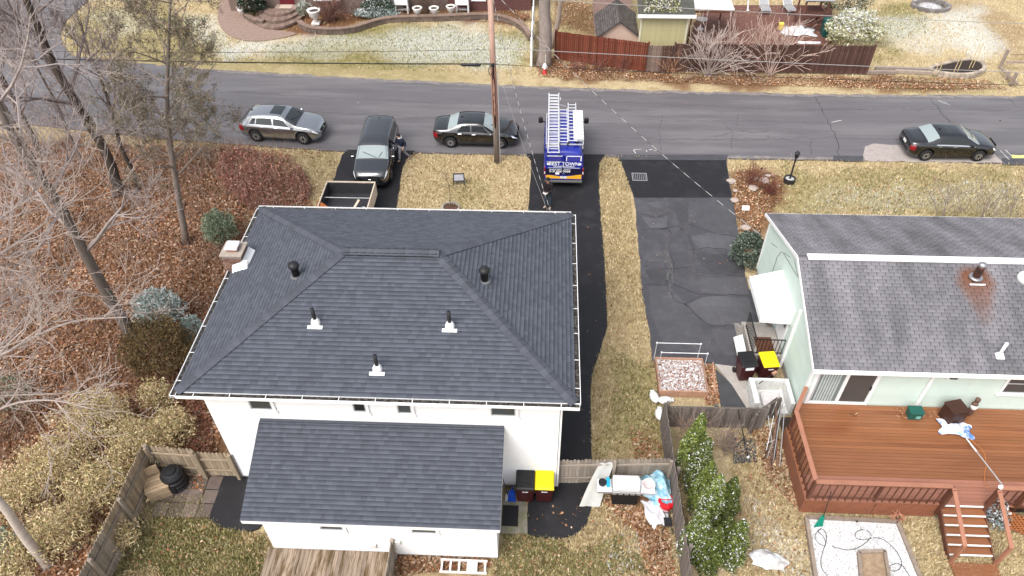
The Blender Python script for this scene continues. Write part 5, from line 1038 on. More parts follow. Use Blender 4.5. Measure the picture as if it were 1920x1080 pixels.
def make_car(name, label, sp, loc, rz, paint, glassm=None, scr=None, doors=True, cat='car', beltm=CHROME, rails=False, sun=False, hl=None, plate=True, tail_t=(3.2, 5), glass_x=None):
    root = thing(name, label, cat, loc, rz, 'cars on the street and drives', local=True); sh = Shape(sp); body = car_body(sh, 'body', paint, root); gm = glassm or CG; sc_ = scr or CG2; g = sp
    for s in (1, -1):
        for a, b, ta, nm in g['side']:
            wd = panel(sh, 'side_window', gm, root, a, b, 5.12, 5.86, .006, 8, 3, s, taper=ta)
        panel(sh, 'belt_trim', beltm, root, g['trim'][0], g['trim'][1], 4.86, 5.13, .012, 12, 1, s)
        for a, b in g['doors']:
            d = panel(sh, 'door', paint, root, a, b, 2.1, 4.9, .004, 6, 6, s); p = sh.P(a+.16, 4.2); MB().box((p.x, s*(p.y+.012), p.z), (.2, .03, .03)).build('handle', beltm, d, bev=.008)
        p = sh.P(g['mir'], 5.0); mr_ = MB().box((p.x, s*(p.y+.16), p.z+.07), (.13, .2, .14), 0, .85).build('mirror', paint, root, bev=.03); MB().box((p.x, s*(p.y+.04), p.z+.03), (.06, .1, .04)).build('mirror_arm', PLB, mr_)
        hx = g['x'][1]; panel(sh, 'headlight', hl or HL, root, g['hl'][0], g['hl'][1], 4.15, 5.6, .006, 5, 4, s, taper=(-.06, -.22)); panel(sh, 'tail_light', TL, root, g['tl'][0], g['tl'][1], tail_t[0], tail_t[1], .007, 4, 4, s)
        panel(sh, 'rocker_trim', PLB, root, g['axles'][0]+g['wr']+.1, g['axles'][1]-g['wr']-.1, 1.6, 2.3, .006, 6, 2, s)
        for ax in g['axles']: wheel(root, ax, s*(itp(g['w'], ax)-.115), g['wr'], s, g.get('spk', 10))
    panel(sh, 'windscreen', sc_, root, g['ws'][0], g['ws'][1], 6.25, 9, .006, 8, 5, 1, True); panel(sh, 'rear_window', sc_ if g.get('rwl') else gm, root, g['rw'][0], g['rw'][1], 6.3, 9, .006, 8, 5, 1, True)
    x1, x0 = g['x'][1], g['x'][0]; zf = itp(g['sill'], x1)
    MB().box((x1+.004, 0, zf+.33), (.02, g['w'][-1][1]*1.25, .2)).build('grille', PLB, root, bev=.008); MB().box((x1+.003, 0, zf+.1), (.02, g['w'][-1][1]*1.4, .1)).build('lower_grille', PLB, root)
    lo_ = MB().box((x1+.018, 0, zf+.34), (.012, .13, .1)).build('badge', CHROME, root, bev=.02)
    if plate: MB().box((x0-.012, 0, itp(g['belt'], x0)-.12), (.015, .32, .16)).build('number_plate', PLATE, root)
    MB().box((x0-.004, 0, itp(g['sill'], x0)+.1), (.02, g['w'][0][1]*1.5, .16)).build('bumper_insert', PLB, root)
    ant = sh.P(g['ant'], 9 if g['ant'] else 9); MB().add([(ant.x-.1, -.02, ant.z-.01), (ant.x+.08, -.02, ant.z-.01), (ant.x+.08, .02, ant.z-.01), (ant.x-.1, .02, ant.z-.01), (ant.x-.08, 0, ant.z+.07)], [(0, 1, 4), (1, 2, 4), (2, 3, 4), (3, 0, 4)]).build('antenna_fin', BLK, root)
    for s in (-1, 1):
        b = g['ws'][1]-.02; MB().beam((b+.0, s*.05+.3, itp(g['top'], b)+.04), (b-.28, s*.05+.02+.45*s, itp(g['top'], b-.28)+.05), .02, .015).build('wiper', PLB, root)
    if rails:
        for s in (1, -1):
            pts = [sh.P(x, 7)+Vector((0, 0, .05)) for x in np.linspace(g['roofx'][0], g['roofx'][1], 7)]; MB().tube([(p.x, s*(p.y-.0), p.z) for p in pts], .022, 6).build('roof_rail', PLB, root, True)
    if sun: panel(sh, 'sunroof', gm, root, sun[0], sun[1], 7.6, 9, .006, 4, 3, 1, True)
    return root, sh
SEDAN = dict(x=(-2.33, 2.33), wr=.325, axles=(-1.38, 1.36), tumble=.33, crown=.025, spk=10,
    w=[(-2.33, .70), (-2.2, .82), (-1.8, .89), (0, .91), (1.5, .90), (2.05, .82), (2.25, .68), (2.33, .58)],
    top=[(-2.33, .93), (-2.25, 1.03), (-1.75, 1.08), (-1.55, 1.10), (-.95, 1.37), (-.5, 1.44), (.1, 1.44), (.45, 1.38), (1.18, 1.0), (1.4, .96), (1.95, .85), (2.2, .74), (2.33, .62)],
    belt=[(-2.33, .88), (-1.8, .96), (-1.4, .97), (1.0, .90), (1.25, .89), (1.95, .76), (2.33, .55)], sill=[(-2.33, .42), (-2.1, .28), (-1.7, .2), (1.8, .2), (2.15, .22), (2.33, .3)],
    side=[(-1.02, -.28, (.28, .0), 'r'), (-.2, .72, (0, -.3), 'f')], trim=(-1.05, .85), doors=[(-1.0, -.26), (-.24, .95)], mir=.86, hl=(2.0, 2.3), tl=(-2.31, -2.06), ws=(.46, 1.14), rw=(-1.5, -.97), ant=-.72, roofx=(-.7, .3), rwl=True)
CROSS = dict(x=(-2.3, 2.3), wr=.36, axles=(-1.36, 1.36), tumble=.36, crown=.03, spk=10,
    w=[(-2.3, .74), (-2.15, .84), (-1.7, .91), (0, .93), (1.5, .92), (2.0, .85), (2.2, .72), (2.3, .62)],
    top=[(-2.3, .98), (-2.2, 1.1), (-1.95, 1.3), (-1.7, 1.45), (-1.2, 1.54), (-.4, 1.58), (.1, 1.55), (.4, 1.47), (1.1, 1.1), (1.3, 1.06), (1.85, .97), (2.12, .86), (2.3, .66)],
    belt=[(-2.3, .95), (-1.8, 1.06), (1.0, .99), (1.2, .98), (1.9, .88), (2.3, .6)], sill=[(-2.3, .45), (-2.1, .32), (-1.7, .25), (1.8, .25), (2.1, .28), (2.3, .36)],
    side=[(-1.6, -1.28, (.22, .1), 'q'), (-1.2, -.28, (.06, .0), 'r'), (-.2, .68, (0, -.3), 'f')], trim=(-1.6, .85), doors=[(-1.05, -.26), (-.24, .92)], mir=.8, hl=(1.95, 2.26), tl=(-2.28, -1.98), ws=(.46, 1.06), rw=(-2.14, -1.72), ant=-1.6, roofx=(-1.6, .1))
SUV = dict(x=(-2.4, 2.4), wr=.37, axles=(-1.4, 1.4), tumble=.24, crown=.03, spk=10,
    w=[(-2.4, .80), (-2.2, .9), (-1.7, .94), (0, .95), (1.5, .94), (2.05, .88), (2.28, .78), (2.4, .66)],
    top=[(-2.4, 1.05), (-2.34, 1.35), (-2.2, 1.6), (-2.05, 1.68), (-1.2, 1.72), (-.2, 1.73), (.35, 1.69), (.6, 1.6), (1.3, 1.2), (1.5, 1.15), (2.05, 1.05), (2.28, .95), (2.4, .78)],
    belt=[(-2.4, 1.02), (-1.8, 1.13), (1.1, 1.08), (1.4, 1.06), (2.05, .95), (2.4, .7)], sill=[(-2.4, .45), (-2.1, .3), (-1.7, .24), (1.8, .24), (2.2, .28), (2.4, .36)],
    side=[(-2.0, -1.35, (.12, .08), 'q'), (-1.27, -.22, (.05, .0), 'r'), (-.14, .85, (0, -.34), 'f')], trim=(-2.1, 1.05), doors=[(-1.1, -.2), (-.18, 1.02)], mir=.98, hl=(1.98, 2.34), tl=(-2.38, -2.08), ws=(.62, 1.26), rw=(-2.36, -2.1), ant=-1.8, roofx=(-1.9, .2))
BLACKP = M('black_paint', (.005, .005, .006), .09, .05, 3, spec=.6, coat=.7); GREYP = M('silver_paint', (.40, .41, .42), .2, .04, 3, metal=.9, coat=.6); 
for m_ in (BLACKP, GREYP): m_.node_tree.nodes['Principled BSDF'].inputs['Coat IOR'].default_value = 1.7
BLKG = M('graphite_paint', (.045, .048, .054), .14, .05, 3, metal=.8, coat=.8, spec=.6)
BLKG.node_tree.nodes['Principled BSDF'].inputs['Coat IOR'].default_value = 2.0
make_car('parked_car', 'black sedan parked by the pale street patch at right', SEDAN, (21.62, 34.83, .012), R(.8), BLACKP, plate=True)
c1, sh1 = make_car('parked_car', 'black sedan parked behind the utility pole', SEDAN, (-3.75, 35.32, .012), R(-.4), BLACKP)
make_car('parked_car', 'silver crossover with sunroof at the left kerb', CROSS, (-14.62, 35.52, .012), R(-4.6), GREYP, sun=(-.45, .2), scr=CG, rails=False)
make_car('parked_suv', 'dark graphite suv facing the trailer on the left driveway', SUV, (-8.86, 32.76, .02), R(-90+1.5), BLKG, cat='suv', rails=False)
# phone-pole tree reflections are left to the paint; wiper blade and snow scraper strip on the crossover glass come with the car
# ---------------------------------------------------------------- contractor van, rear towards the camera
BLUE = M('van_blue', (.008, .018, .26), .3, .06, 2, coat=.6, spec=.5); NAVY = M('van_navy', (.012, .010, .035), .3, .08, 2, coat=.5); YEL = M('van_yellow', (.80, .42, .03), .35, .06, 2)
VAN = dict(x=(-2.75, 2.75), wr=.36, axles=(-1.55, 1.75), tumble=.13, crown=.03, spk=6,
    w=[(-2.75, .98), (-2.6, 1.01), (0, 1.03), (1.6, 1.02), (2.2, .98), (2.6, .86), (2.75, .74)],
    top=[(-2.75, 2.06), (-2.7, 2.14), (-2.4, 2.18), (0, 2.2), (1.0, 2.17), (1.3, 2.08), (1.95, 1.5), (2.1, 1.38), (2.55, 1.18), (2.75, .9)],
    belt=[(-2.75, 1.12), (1.5, 1.12), (2.1, 1.1), (2.6, .95), (2.75, .8)], sill=[(-2.75, .42), (-2.4, .34), (2.2, .34), (2.75, .4)],
    side=[(.35, 1.5, (0, -.42), 'f')], trim=(-2.6, 1.5), doors=[(.3, 1.45), (-1.1, .25)], mir=1.35, hl=(2.3, 2.66), tl=(-2.76, -2.7), ws=(1.38, 1.92), rw=(-2.742, -2.735), ant=-.2, roofx=(-2, .8))
van = thing('work_van', 'blue contractor van with ladders on its roof rack, backed into middle driveway', 'van', (1.02, 33.72, .02), R(90), None, local=True)
shv = Shape(VAN); car_body(shv, 'body', BLUE, van)
for s in (1, -1):
    panel(shv, 'side_window', CG, van, .35, 1.5, 5.12, 5.8, .006, 6, 3, s, taper=(0, -.42)); panel(shv, 'belt_trim', PLB, van, -2.6, 1.9, 2.6, 2.9, .01, 8, 1, s)
    for a, b in VAN['doors']: d = panel(shv, 'door', BLUE, van, a, b, 2.1, 5.0, .004, 5, 5, s); p = shv.P(a+.15, 4.4); MB().box((p.x, s*(p.y+.012), p.z), (.16, .03, .05)).build('handle', PLB, d)
    for ax in VAN['axles']: wheel(van, ax, s*.90, .36, s, 6)
    m_ = MB().box((1.42, s*1.24, 1.42), (.16, .24, .34)).build('mirror', PLB, van, bev=.04); MB().beam((1.42, s*1.0, 1.3), (1.42, s*1.15, 1.35), .05, .05).build('mirror_arm', PLB, m_)
    panel(shv, 'headlight', HL, van, 2.3, 2.66, 4.2, 5.6, .006, 4, 4, s)
panel(shv, 'windscreen', CG2, van, 1.38, 1.92, 6.2, 9, .006, 6, 5, 1, True); MB().box((2.755, 0, .78), (.02, 1.2, .22)).build('grille', PLB, van)
xr = -2.752
# rear doors with livery: local y to the left of the picture is +y, so lettering runs towards -y
def rp(name, y0, y1, z0, z1, mat, parent=van, off=.012, bev=0.): return MB().bx(xr-off, xr-.001, y0, y1, z0, z1).build(name, mat, parent, bev=bev)
rd = [rp('rear_door', .008, .93, .52, 1.98, BLUE, off=.02, bev=.01), rp('rear_door', -.93, -.008, .52, 1.98, BLUE, off=.02, bev=.01)]
for y0, y1 in ((.14, .8), (-.8, -.14)): rp('rear_window', y0, y1, 1.66, 1.92, glass('van_rear_glass', (.05, .05, .30), .05), van, .026)
rp('graphic_panel', -.92, .92, .80, 1.20, NAVY, van, .024); rp('window_trim', -.82, -.12, 1.925, 1.965, TRIM, van, .03); rp('window_trim', -.86, -.805, 1.66, 1.965, TRIM, van, .03); rp('window_trim', -.135, -.09, 1.66, 1.92, TRIM, van, .03); rp('window_trim', .1, .86, 1.925, 1.965, TRIM, van, .03)
rp('window_trim', .1, .9, 1.6, 1.63, M('grey_sash', (.4, .41, .42)), van, .03)
cur = [(.90, .60), (.90, .80), (.6, .79), (.2, .72), (.0, .72), (-.4, .77), (-.9, .86), (-.9, .58)]; MB().extr([(xr-.027, y, z) for y, z in cur], (-.004, 0, 0)).build('yellow_swoosh', YEL, van)
for s in (1, -1): 
    tl_ = MB().bx(xr-.03, xr+.1, s*.93 if s > 0 else -1.0, 1.0 if s > 0 else -.93, .78, 1.22).build('tail_light', TL, van, bev=.01); MB().bx(xr-.034, xr-.029, (.94 if s > 0 else -.99), (.99 if s > 0 else -.94), .88, 1.02).build('reverse_lamp', HL, tl_)
MB().bx(xr-.14, xr-.03, -.95, .95, .40, .52).build('rear_bumper', M('bumper_grey', (.10, .10, .10), .5, .1, 5), van, bev=.02); MB().bx(xr-.032, xr-.026, -.16, .16, .6, .74).build('number_plate', PLATE, van)
MB().bx(xr-.034, xr-.02, -.006, .006, .55, 1.95).build('door_seam', PLB, van); MB().bx(xr-.05, xr-.02, .05, .1, 1.05, 1.25).build('handle', PLB, van)
def letter(txt, y, z, h, mat, parent, wid=None, x=None, name='lettering'):
    cu = bpy.data.curves.new('t', 'FONT'); cu.body = txt; cu.size = 1; cu.align_x = 'CENTER'; cu.extrude = .004; cu.offset = .012
    to = bpy.data.objects.new('t', cu); col.objects.link(to); dg = bpy.context.evaluated_depsgraph_get(); me = bpy.data.meshes.new_from_object(to.evaluated_get(dg)); bpy.data.objects.remove(to); bpy.data.curves.remove(cu)
    co = np.empty(len(me.vertices)*3, np.float32); me.vertices.foreach_get('co', co); co = co.reshape(-1, 3); w0, w1 = co[:, 0].min(), co[:, 0].max(); hh = co[:, 1].max()-min(0, co[:, 1].min()); sx_ = (wid/(w1-w0)) if wid else h/hh; sz = h/hh
    out = np.stack([np.full(len(co), (x if x is not None else xr-.03))-co[:, 2], -(co[:, 0]-(w0+w1)/2)*sx_+y, co[:, 1]*sz+z], -1); me.vertices.foreach_set('co', out.astype(np.float32).ravel()); me.update(); me.materials.append(mat)
    o = bpy.data.objects.new(name, me); _link(o, parent); return o
LW = M('letter_white', (.82, .83, .85), .5, .02, 3)
letter('BEST TOWN', -.0, 1.40, .2, LW, van, 1.5); letter('CONSTRUCTION', -.0, 1.285, .085, LW, van, 1.05); letter('Roofing, Siding, Gutters', .2, 1.13, .065, LW, van, 1.05); letter('518 506 0068', .2, .985, .115, LW, van, 1.05)
rp('stripe', .76, .86, 1.42, 1.54, LW, van, .03); rp('stripe', -.86, -.76, 1.42, 1.54, LW, van, .03); rp('stripe', -.8, .8, 1.235, 1.248, LW, van, .03); rp('sticker', .22, .42, .84, .97, LW, van, .03); rp('sticker', -.05, .06, .86, .92, M('sticker_blue', (.1, .15, .5), .5), van, .03)
# roof rack and ladders
ALU = M('aluminium', (.72, .72, .73), .32, .06, 5, metal=.35)
rk = MB(); 
for x_ in (-2.35, -1.0, .5): rk.beam((x_, -.92, 2.36), (x_, .92, 2.36), .05, .05); [rk.beam((x_, s*.9, 2.12), (x_, s*.9, 2.36), .05, .05) for s in (1, -1)]
for y_ in (-.92, .92): rk.beam((-2.35, y_, 2.36), (.5, y_, 2.36), .04, .04)
rk.build('roof_rack', MTL, van)
def ladder(label, y, w, x0, x1, z, n, mat=ALU, two=False, tilt=0.):
    t = thing('ladder', label, 'ladder', (1.02, 33.72, .02), R(90), 'ladders on the van roof', local=True); t.location = (1.02-y, 33.72, z+.02)
    for sec in range(2 if two else 1):
        dz = sec*.09; xx0, xx1 = x0+sec*.35, x1-sec*.25; ww = w-sec*.05
        for s in (1, -1): MB().bx(xx0, xx1, s*ww/2-.02, s*ww/2+.02, dz-.04, dz+.04).build('rail', mat, t)
        rm = MB().tube([(0, -ww/2, 0), (0, ww/2, 0)], .02, 6).mesh('rung', mat)
        k = int((xx1-xx0)/.3)
        for i in range(k): piece('rung', rm, t, Matrix.Translation((xx0+.15+i*(xx1-xx0)/k, 0, dz)))
    for s in (1, -1): MB().bx(x0-.05, x0, s*w/2-.035, s*w/2+.035, -.06, .06).build('foot', PLB, t)
    return t
ladder('long double extension ladder on the left of the van roof', .56, .54, -3.35, 2.45, 2.45, 18, two=True)
ladder('short ladder beside the white box on the van roof', -.40, .40, -2.3, 1.45, 2.45, 10, two=False)
ladder('dark narrow ladder lying in the middle of the van roof', .06, .40, -2.35, .95, 2.42, 10, ALU)
bx_ = thing('roof_box', 'long white pipe box on the right of the van roof', 'box', (1.02+.70, 33.72, 2.4), R(90), local=True); MB().box((-.75, 0, .08), (2.7, .5, .16)).build('box', TRIM, bx_, bev=.02)
hm_ = MB().lathe([(.03, 0), (.03, .004)], (0, 0, 0), 8).mesh('rivet', PLB)
for i in range(9): piece('rivet', hm_, bx_, Matrix.Translation((-2.0+i*.3, -.2, .161)))
MB().box((-2.11, 0, .08), (.03, .46, .13)).build('lid', MTL, bx_)
# ---------------------------------------------------------------- debris trailer with plywood sides
tr = thing('debris_trailer', 'plywood sided trailer with dark liner and scrap behind the white house', 'trailer', (-9.45, 27.4, 0)); PLY = M('pale_plywood', (.62, .52, .41), .8, .12, 4, rnd=.1); LIN = M('dark_liner', (.04, .04, .045), .5, .2, 4)
tx0, tx1, ty0, ty1 = -10.72, -8.28, 24.6, 29.5
MB().bx(tx0+.04, tx1-.04, ty0, ty1, .45, .55).build('floor', LIN, tr)
for x_ in (tx0, tx1-.05): MB().bx(x_, x_+.05, ty0, ty1, .5, 1.25).build('side_panel', PLY, tr)
for x_ in (tx0+.052, tx1-.064): MB().bx(x_, x_+.012, ty0+.1, ty1-.05, .56, 1.2).build('liner', LIN, tr)
MB().bx(tx0+.06, tx1-.06, ty1-.05, ty1, .5, 1.2).build('front_panel', LIN, tr); MB().bx(tx0, tx1, ty1-.055, ty1+.005, 1.2, 1.26).build('top_rail', PLY, tr); MB().bx(tx0+.05, tx1-.05, ty0, ty0+.05, .5, 1.1).build('tail_gate', LIN, tr)
MB().tube([(tx0+.07, 28.5, 1.0), (tx1-.07, 28.5, 1.0)], .02, 6).build('cross_bar', MTL, tr)
for s, x_ in ((-1, tx0), (1, tx1)):
    for y_ in (26.6, 27.6): wheel(tr, x_-tr.location.x+s*.14, y_-27.4, .34, s, 5)
MB().beam((-9.5, 29.5, .5), (-9.5, 30.2, .5), .1, .1).build('drawbar', PLB, tr)
for i, (a, b, m_) in enumerate((((-9.3, 27.2, .7), (-8.9, 28.3, 1.05), PLY), ((-9.9, 26.9, .62), (-9.7, 28.0, .66), PLY), ((-8.8, 26.8, .64), (-8.7, 28.2, .7), MTL))):
    p = thing('scrap_board', ['pale scrap board slanting inside the debris trailer', 'flat scrap board on the left of the trailer bed', 'grey scrap strip on the right of the trailer bed'][i], 'board', a, 0); MB().beam(a, b, .12, .03).build('board', m_, p)
op = thing('orange_sheet', 'orange tarp folded over the left side of the debris trailer', 'tarp', (tx0+.2, 28, 0)); MB().extr([(tx0-.03, 27.9, 1.27), (tx0+.35, 27.9, .9), (tx0+.35, 27.0, .75), (tx0-.03, 27.0, 1.27)], (0, 0, .02)).build('sheet', M('orange_tarp', (.55, .17, .05), .6, .15, 4), op)
# ================================================================ WOODED STRIP ON THE LEFT
def limb(S, pts, r0, g, kids=7, L=1.6, lev=2, sub=3, rmin=.006):
    pts = curve_pts(pts, 2); n = len(pts)
    for i in range(n-1):
        ra_, rb2 = r0*(1-.8*i/(n-1)), r0*(1-.8*(i+1)/(n-1)); S.append([*pts[i], *pts[i+1], ra_, rb2])
    for k in range(kids):
        f = g.uniform(.15, 1); i = min(int(f*(n-1)), n-2); d = (pts[i+1]-pts[i]).normalized(); ax = d.orthogonal().normalized(); ax.rotate(Matrix.Rotation(g.uniform(0, 6.28), 3, d)); nd = d.copy(); nd.rotate(Matrix.Rotation(g.uniform(.5, 1.1), 3, ax))
        grow(S, pts[i], nd, L*g.uniform(.6, 1.2), r0*(1-.8*f)*.6+.004, lev, g, .75, sub, .08, .25, rmin, 4)
DK, MD, PL = (.075, .06, .05), (.14, .11, .095), (.36, .30, .27)
gA = G(225, 365); bare_tree('oak_tree', 'tall dark trunked bare tree nearest the street at left', (gA.x, gA.y), (gA.x-.3, gA.y+.3, 17), .27, 101, 20, 4.6, 3, 5, DK, (.23, .19, .185), first=.22, rmin=.0065, wig=.3)
gB = G(247, 627); bare_tree('oak_tree', 'tall bare tree rising from the leaf litter beside the chimney side', (gB.x, gB.y), (gB.x-.5, gB.y+.2, 16), .25, 102, 16, 4.2, 3, 5, (.15, .125, .11), (.33, .28, .265), first=.3, rmin=.0065, wig=.3)
gD = G(258, 357); bare_tree('young_tree', 'slender dark bare tree right of the tall street side trunk', (gD.x, gD.y), (gD.x+.6, gD.y+.4, 9), .13, 103, 12, 2.4, 3, 5, DK, (.22, .18, .17), first=.2, rmin=.006)
gF = G(78, 292); bare_tree('oak_tree', 'bare tree near the left edge by the street', (gF.x, gF.y), (gF.x+.3, gF.y, 14), .2, 104, 15, 3.8, 3, 5, MD, (.27, .22, .21), first=.2, rmin=.0065)
gE = G(12, 235); bare_tree('oak_tree', 'bare tree leaning at the far left beside the street', (gE.x, gE.y), (gE.x+.8, gE.y-.5, 13), .18, 105, 12, 3.4, 3, 5, MD, (.28, .23, .22), first=.2, rmin=.0065)
gG = G(155, 305); bare_tree('young_tree', 'thin bare tree between the two tall trunks', (gG.x, gG.y), (gG.x-.3, gG.y+.6, 8), .1, 106, 12, 2.2, 3, 4, MD, (.27, .22, .2), first=.15, rmin=.006)
gJ = G(135, 420); bare_tree('young_tree', 'thin grey bare tree deep in the leaf litter', (gJ.x, gJ.y), (gJ.x-.5, gJ.y+.3, 9), .11, 107, 12, 2.6, 3, 4, MD, (.36, .3, .28), first=.2, rmin=.006)
gK = G(235, 250); bare_tree('young_tree', 'bare sapling at the grass verge behind the crossover', (gK.x+1.5, gK.y-.8), (gK.x+1.7, gK.y-.6, 5.5), .07, 108, 12, 1.7, 3, 4, MD, (.3, .24, .22), first=.1, rmin=.007)
# half bare conifer behind the slender trees
yc = 26.3; ptC = [G(349, 455)-Vector((0, 0, .1)), HY(334, 367, yc), HY(321, 283, yc), HY(312, 200, yc+.1), HY(316, 90, yc+.2), HY(322, -60, yc+.3)]
tC, SC = bare_tree('larch_tree', 'brownish conifer with thinning needles left of the silver crossover', (ptC[0].x, ptC[0].y), tuple(ptC[-1]), .17, 109, 34, 2.9, 3, 4, (.2, .165, .145), (.26, .21, .18), first=.3, trunk_pts=ptC, rmin=.007, droop=.1)
gen = np.random.default_rng(55); SA = np.array(SC); SA = SA[SA[:, 6] < .03]; ii_ = gen.integers(0, len(SA), 34000); tt_ = gen.random((34000, 1)); P = [SA[ii_, :3]*(1-tt_)+SA[ii_, 3:6]*tt_+gen.normal(size=(34000, 3))*.055]
for cc, rr_ in (((245, 15), .8), ((375, 190), .6), ((200, 25), .6), ((300, 30), .8)):
    c_ = np.array(HY(*cc, yc+.2)); P.append(c_+gen.normal(size=(500, 3))*rr_*.5)
P = np.concatenate(P); V, F, CC = leaves(P, .11*(.6+.8*gen.random(len(P))), pick([(.20, .155, .10), (.26, .20, .14), (.13, .125, .08), (.10, .12, .08), (.33, .27, .2)], len(P), 9, .2), 0, .22, 10); np_mesh('needles', V, F, LEAF, tC, CC)
# pale barked trees whose crowns reach in from the left
g_ = random.Random(5)
gb = G(88, 1058); tb = thing('birch_tree', 'white barked birch leaning out at the bottom left', 'tree', (gb.x, gb.y, 0), 0, 'bare trees in the wooded strip')
bk = M('birch_bark', (.46, .40, .36), .85, .2, 3, col2=(.07, .05, .045), s2=2.2, amt2=.12, stretch=(1, 1, 6), bump=.3)
bp = [gb+Vector((0, 0, -.1)), HY(40, 1000, gb.y+.05), HY(0, 935, gb.y+.1), Vector((gb.x-.9, gb.y+.6, 6)), Vector((gb.x-1.0, gb.y+1.5, 10))]; bp = curve_pts(bp, 2)
MB().tube(bp, [.17*(1.25 if i == 0 else 1)*(1-.7*i/(len(bp)-1)) for i in range(len(bp))], 10).build('trunk', bk, tb, True); S = []
limb(S, [(gb.x-.9, gb.y+.6, 5.6), (-15.27, 12.07, 6), (-13.9, 12.3, 6.1), (-12.6, 12.1, 5.9)], .05, g_, 12, 1.7, 2, 3); limb(S, [(gb.x-.9, gb.y+.9, 6.6), (-16.0, 13.0, 7), (-14.6, 13.9, 7.0)], .045, g_, 9, 1.5, 2, 3)
V, F = segs(S, 5); np_mesh('branches', V, F, bark(PL, .15), tb)
tk_ = thing('beech_tree', 'pale barked tree whose branches reach in from the left edge', 'tree', (-20.2, 14.3, 0), 0, 'bare trees in the wooded strip'); kp = curve_pts([(-20.2, 14.3, -.1), (-20.0, 14.4, 4), (-19.7, 14.8, 8), (-19.5, 15.2, 13)], 2); MB().tube(kp, [.27*(1-.7*i/(len(kp)-1)) for i in range(len(kp))], 10).build('trunk', bark((.4, .35, .32)), tk_, True); S = []
for pts, r, kd in (([(-20.0, 14.4, 4.6), (-17.6, 13.7, 5.7), (-16.24, 13.82, 6), (-15.04, 15.4, 6), (-13.1, 15.6, 6)], .085, 14), ([(-19.8, 14.6, 6), (-18.0, 15.6, 7.4), (-16.52, 16.3, 8), (-15.85, 17.45, 8.1), (-15.4, 19.0, 8.2)], .08, 18), ([(-19.8, 14.7, 6.5), (-18.4, 17, 7.6), (-17.4, 18.8, 7.9), (-17.0, 20.6, 8)], .075, 18),
        ([(-19.9, 14.5, 5.2), (-18.5, 15.5, 5.8), (-16.8, 16.2, 6.2), (-15.2, 16.6, 6.2)], .06, 14), ([(-19.7, 14.8, 7.5), (-17.8, 15.0, 8.6), (-16.2, 15.2, 8.9)], .06, 12), ([(-20.0, 14.4, 4.2), (-18.0, 12.9, 5), (-16.4, 12.9, 5.3), (-14.6, 13.2, 5.1)], .055, 12)): limb(S, [Vector(p) for p in pts], r, g_, kd, 1.9, 2, 4, .0075)
V, F = segs(S, 5); np_mesh('branches', V, F, bark(PL, .15), tk_)
# shrubs
GOLD = [(.58, .47, .27), (.70, .58, .37), (.45, .38, .18), (.30, .27, .11), (.52, .36, .2)]
gold = [(200, 790, 1.2, 1.15), (275, 830, 1.0, 1.0), (335, 795, .75, .85), (120, 875, 1.1, 1.05), (205, 905, 1.0, .95), (40, 930, 1.05, 1.0), (130, 985, .95, .9), (235, 990, .6, .6), (305, 735, .6, .8), (30, 1040, .9, .7)]
lab = ['tall golden leaved shrub below the bare birch branches', 'golden shrub just outside the corner of the wooden fence', 'small golden shrub by the rear corner of the white house', 'broad yellow tan shrub left of the wooden fence', 'golden shrub pressed against the wooden fence', 'golden shrub at the left edge above the birch trunk', 'pale golden shrub right of the birch trunk', 'low golden clump against the lower wooden fence', 'straggly golden shrub beside the white house roof corner', 'low golden shrub at the foot of the birch']
for i, (px, py, r, h) in enumerate(gold):
    q = G(px, py+28); bush('golden_shrub', lab[i], (q.x, q.y), (r*1.15, r*1.05, h), GOLD, int(4600*r*r), .11, 200+i, group='golden shrubs by the fence', aspect=.22, shell=.1, stems=14, stemc=(.35, .28, .16))
q = G(318, 690); bush('brown_cedar', 'rounded olive brown evergreen left of the white house roof', (q.x, q.y), (1.35, 1.2, 1.35), [(.12, .075, .035), (.18, .12, .05), (.085, .065, .025), (.15, .11, .06)], 9000, .11, 221, aspect=.35, shell=.5)
q = G(310, 610); bush('blue_spruce', 'silvery blue spruce beyond the olive brown evergreen', (q.x, q.y), (1.0, .85, 1.0), [(.28, .35, .33), (.45, .5, .48), (.16, .22, .2), (.55, .58, .55)], 3600, .17, 222, aspect=.22, shell=.5); q = G(368, 640); bush('blue_spruce', 'small blue spruce tucked against the left roof edge', (q.x, q.y), (.5, .6, .7), [(.28, .35, .33), (.4, .45, .42), (.16, .22, .2)], 1500, .15, 223, aspect=.22, shell=.5)
q = G(420, 455); bush('young_spruce', 'small grey green spruce above the chimney', (q.x, q.y), (.75, .75, 1.0), [(.13, .18, .11), (.24, .29, .2), (.09, .12, .07), (.3, .34, .24)], 3200, .15, 224, aspect=.25, shell=.4)
q = G(8, 1050); bush('blue_juniper', 'blue green juniper at the bottom left corner', (q.x, q.y), (.7, .7, .6), [(.2, .3, .26), (.35, .45, .4), (.12, .18, .15)], 1500, .12, 225, aspect=.25); q = G(22, 765); bush('blue_juniper', 'dull green evergreen tuft at the left edge among pale branches', (q.x, q.y), (1.0, .9, .8), [(.12, .15, .1), (.2, .22, .16), (.3, .3, .24)], 1600, .13, 226, aspect=.25)
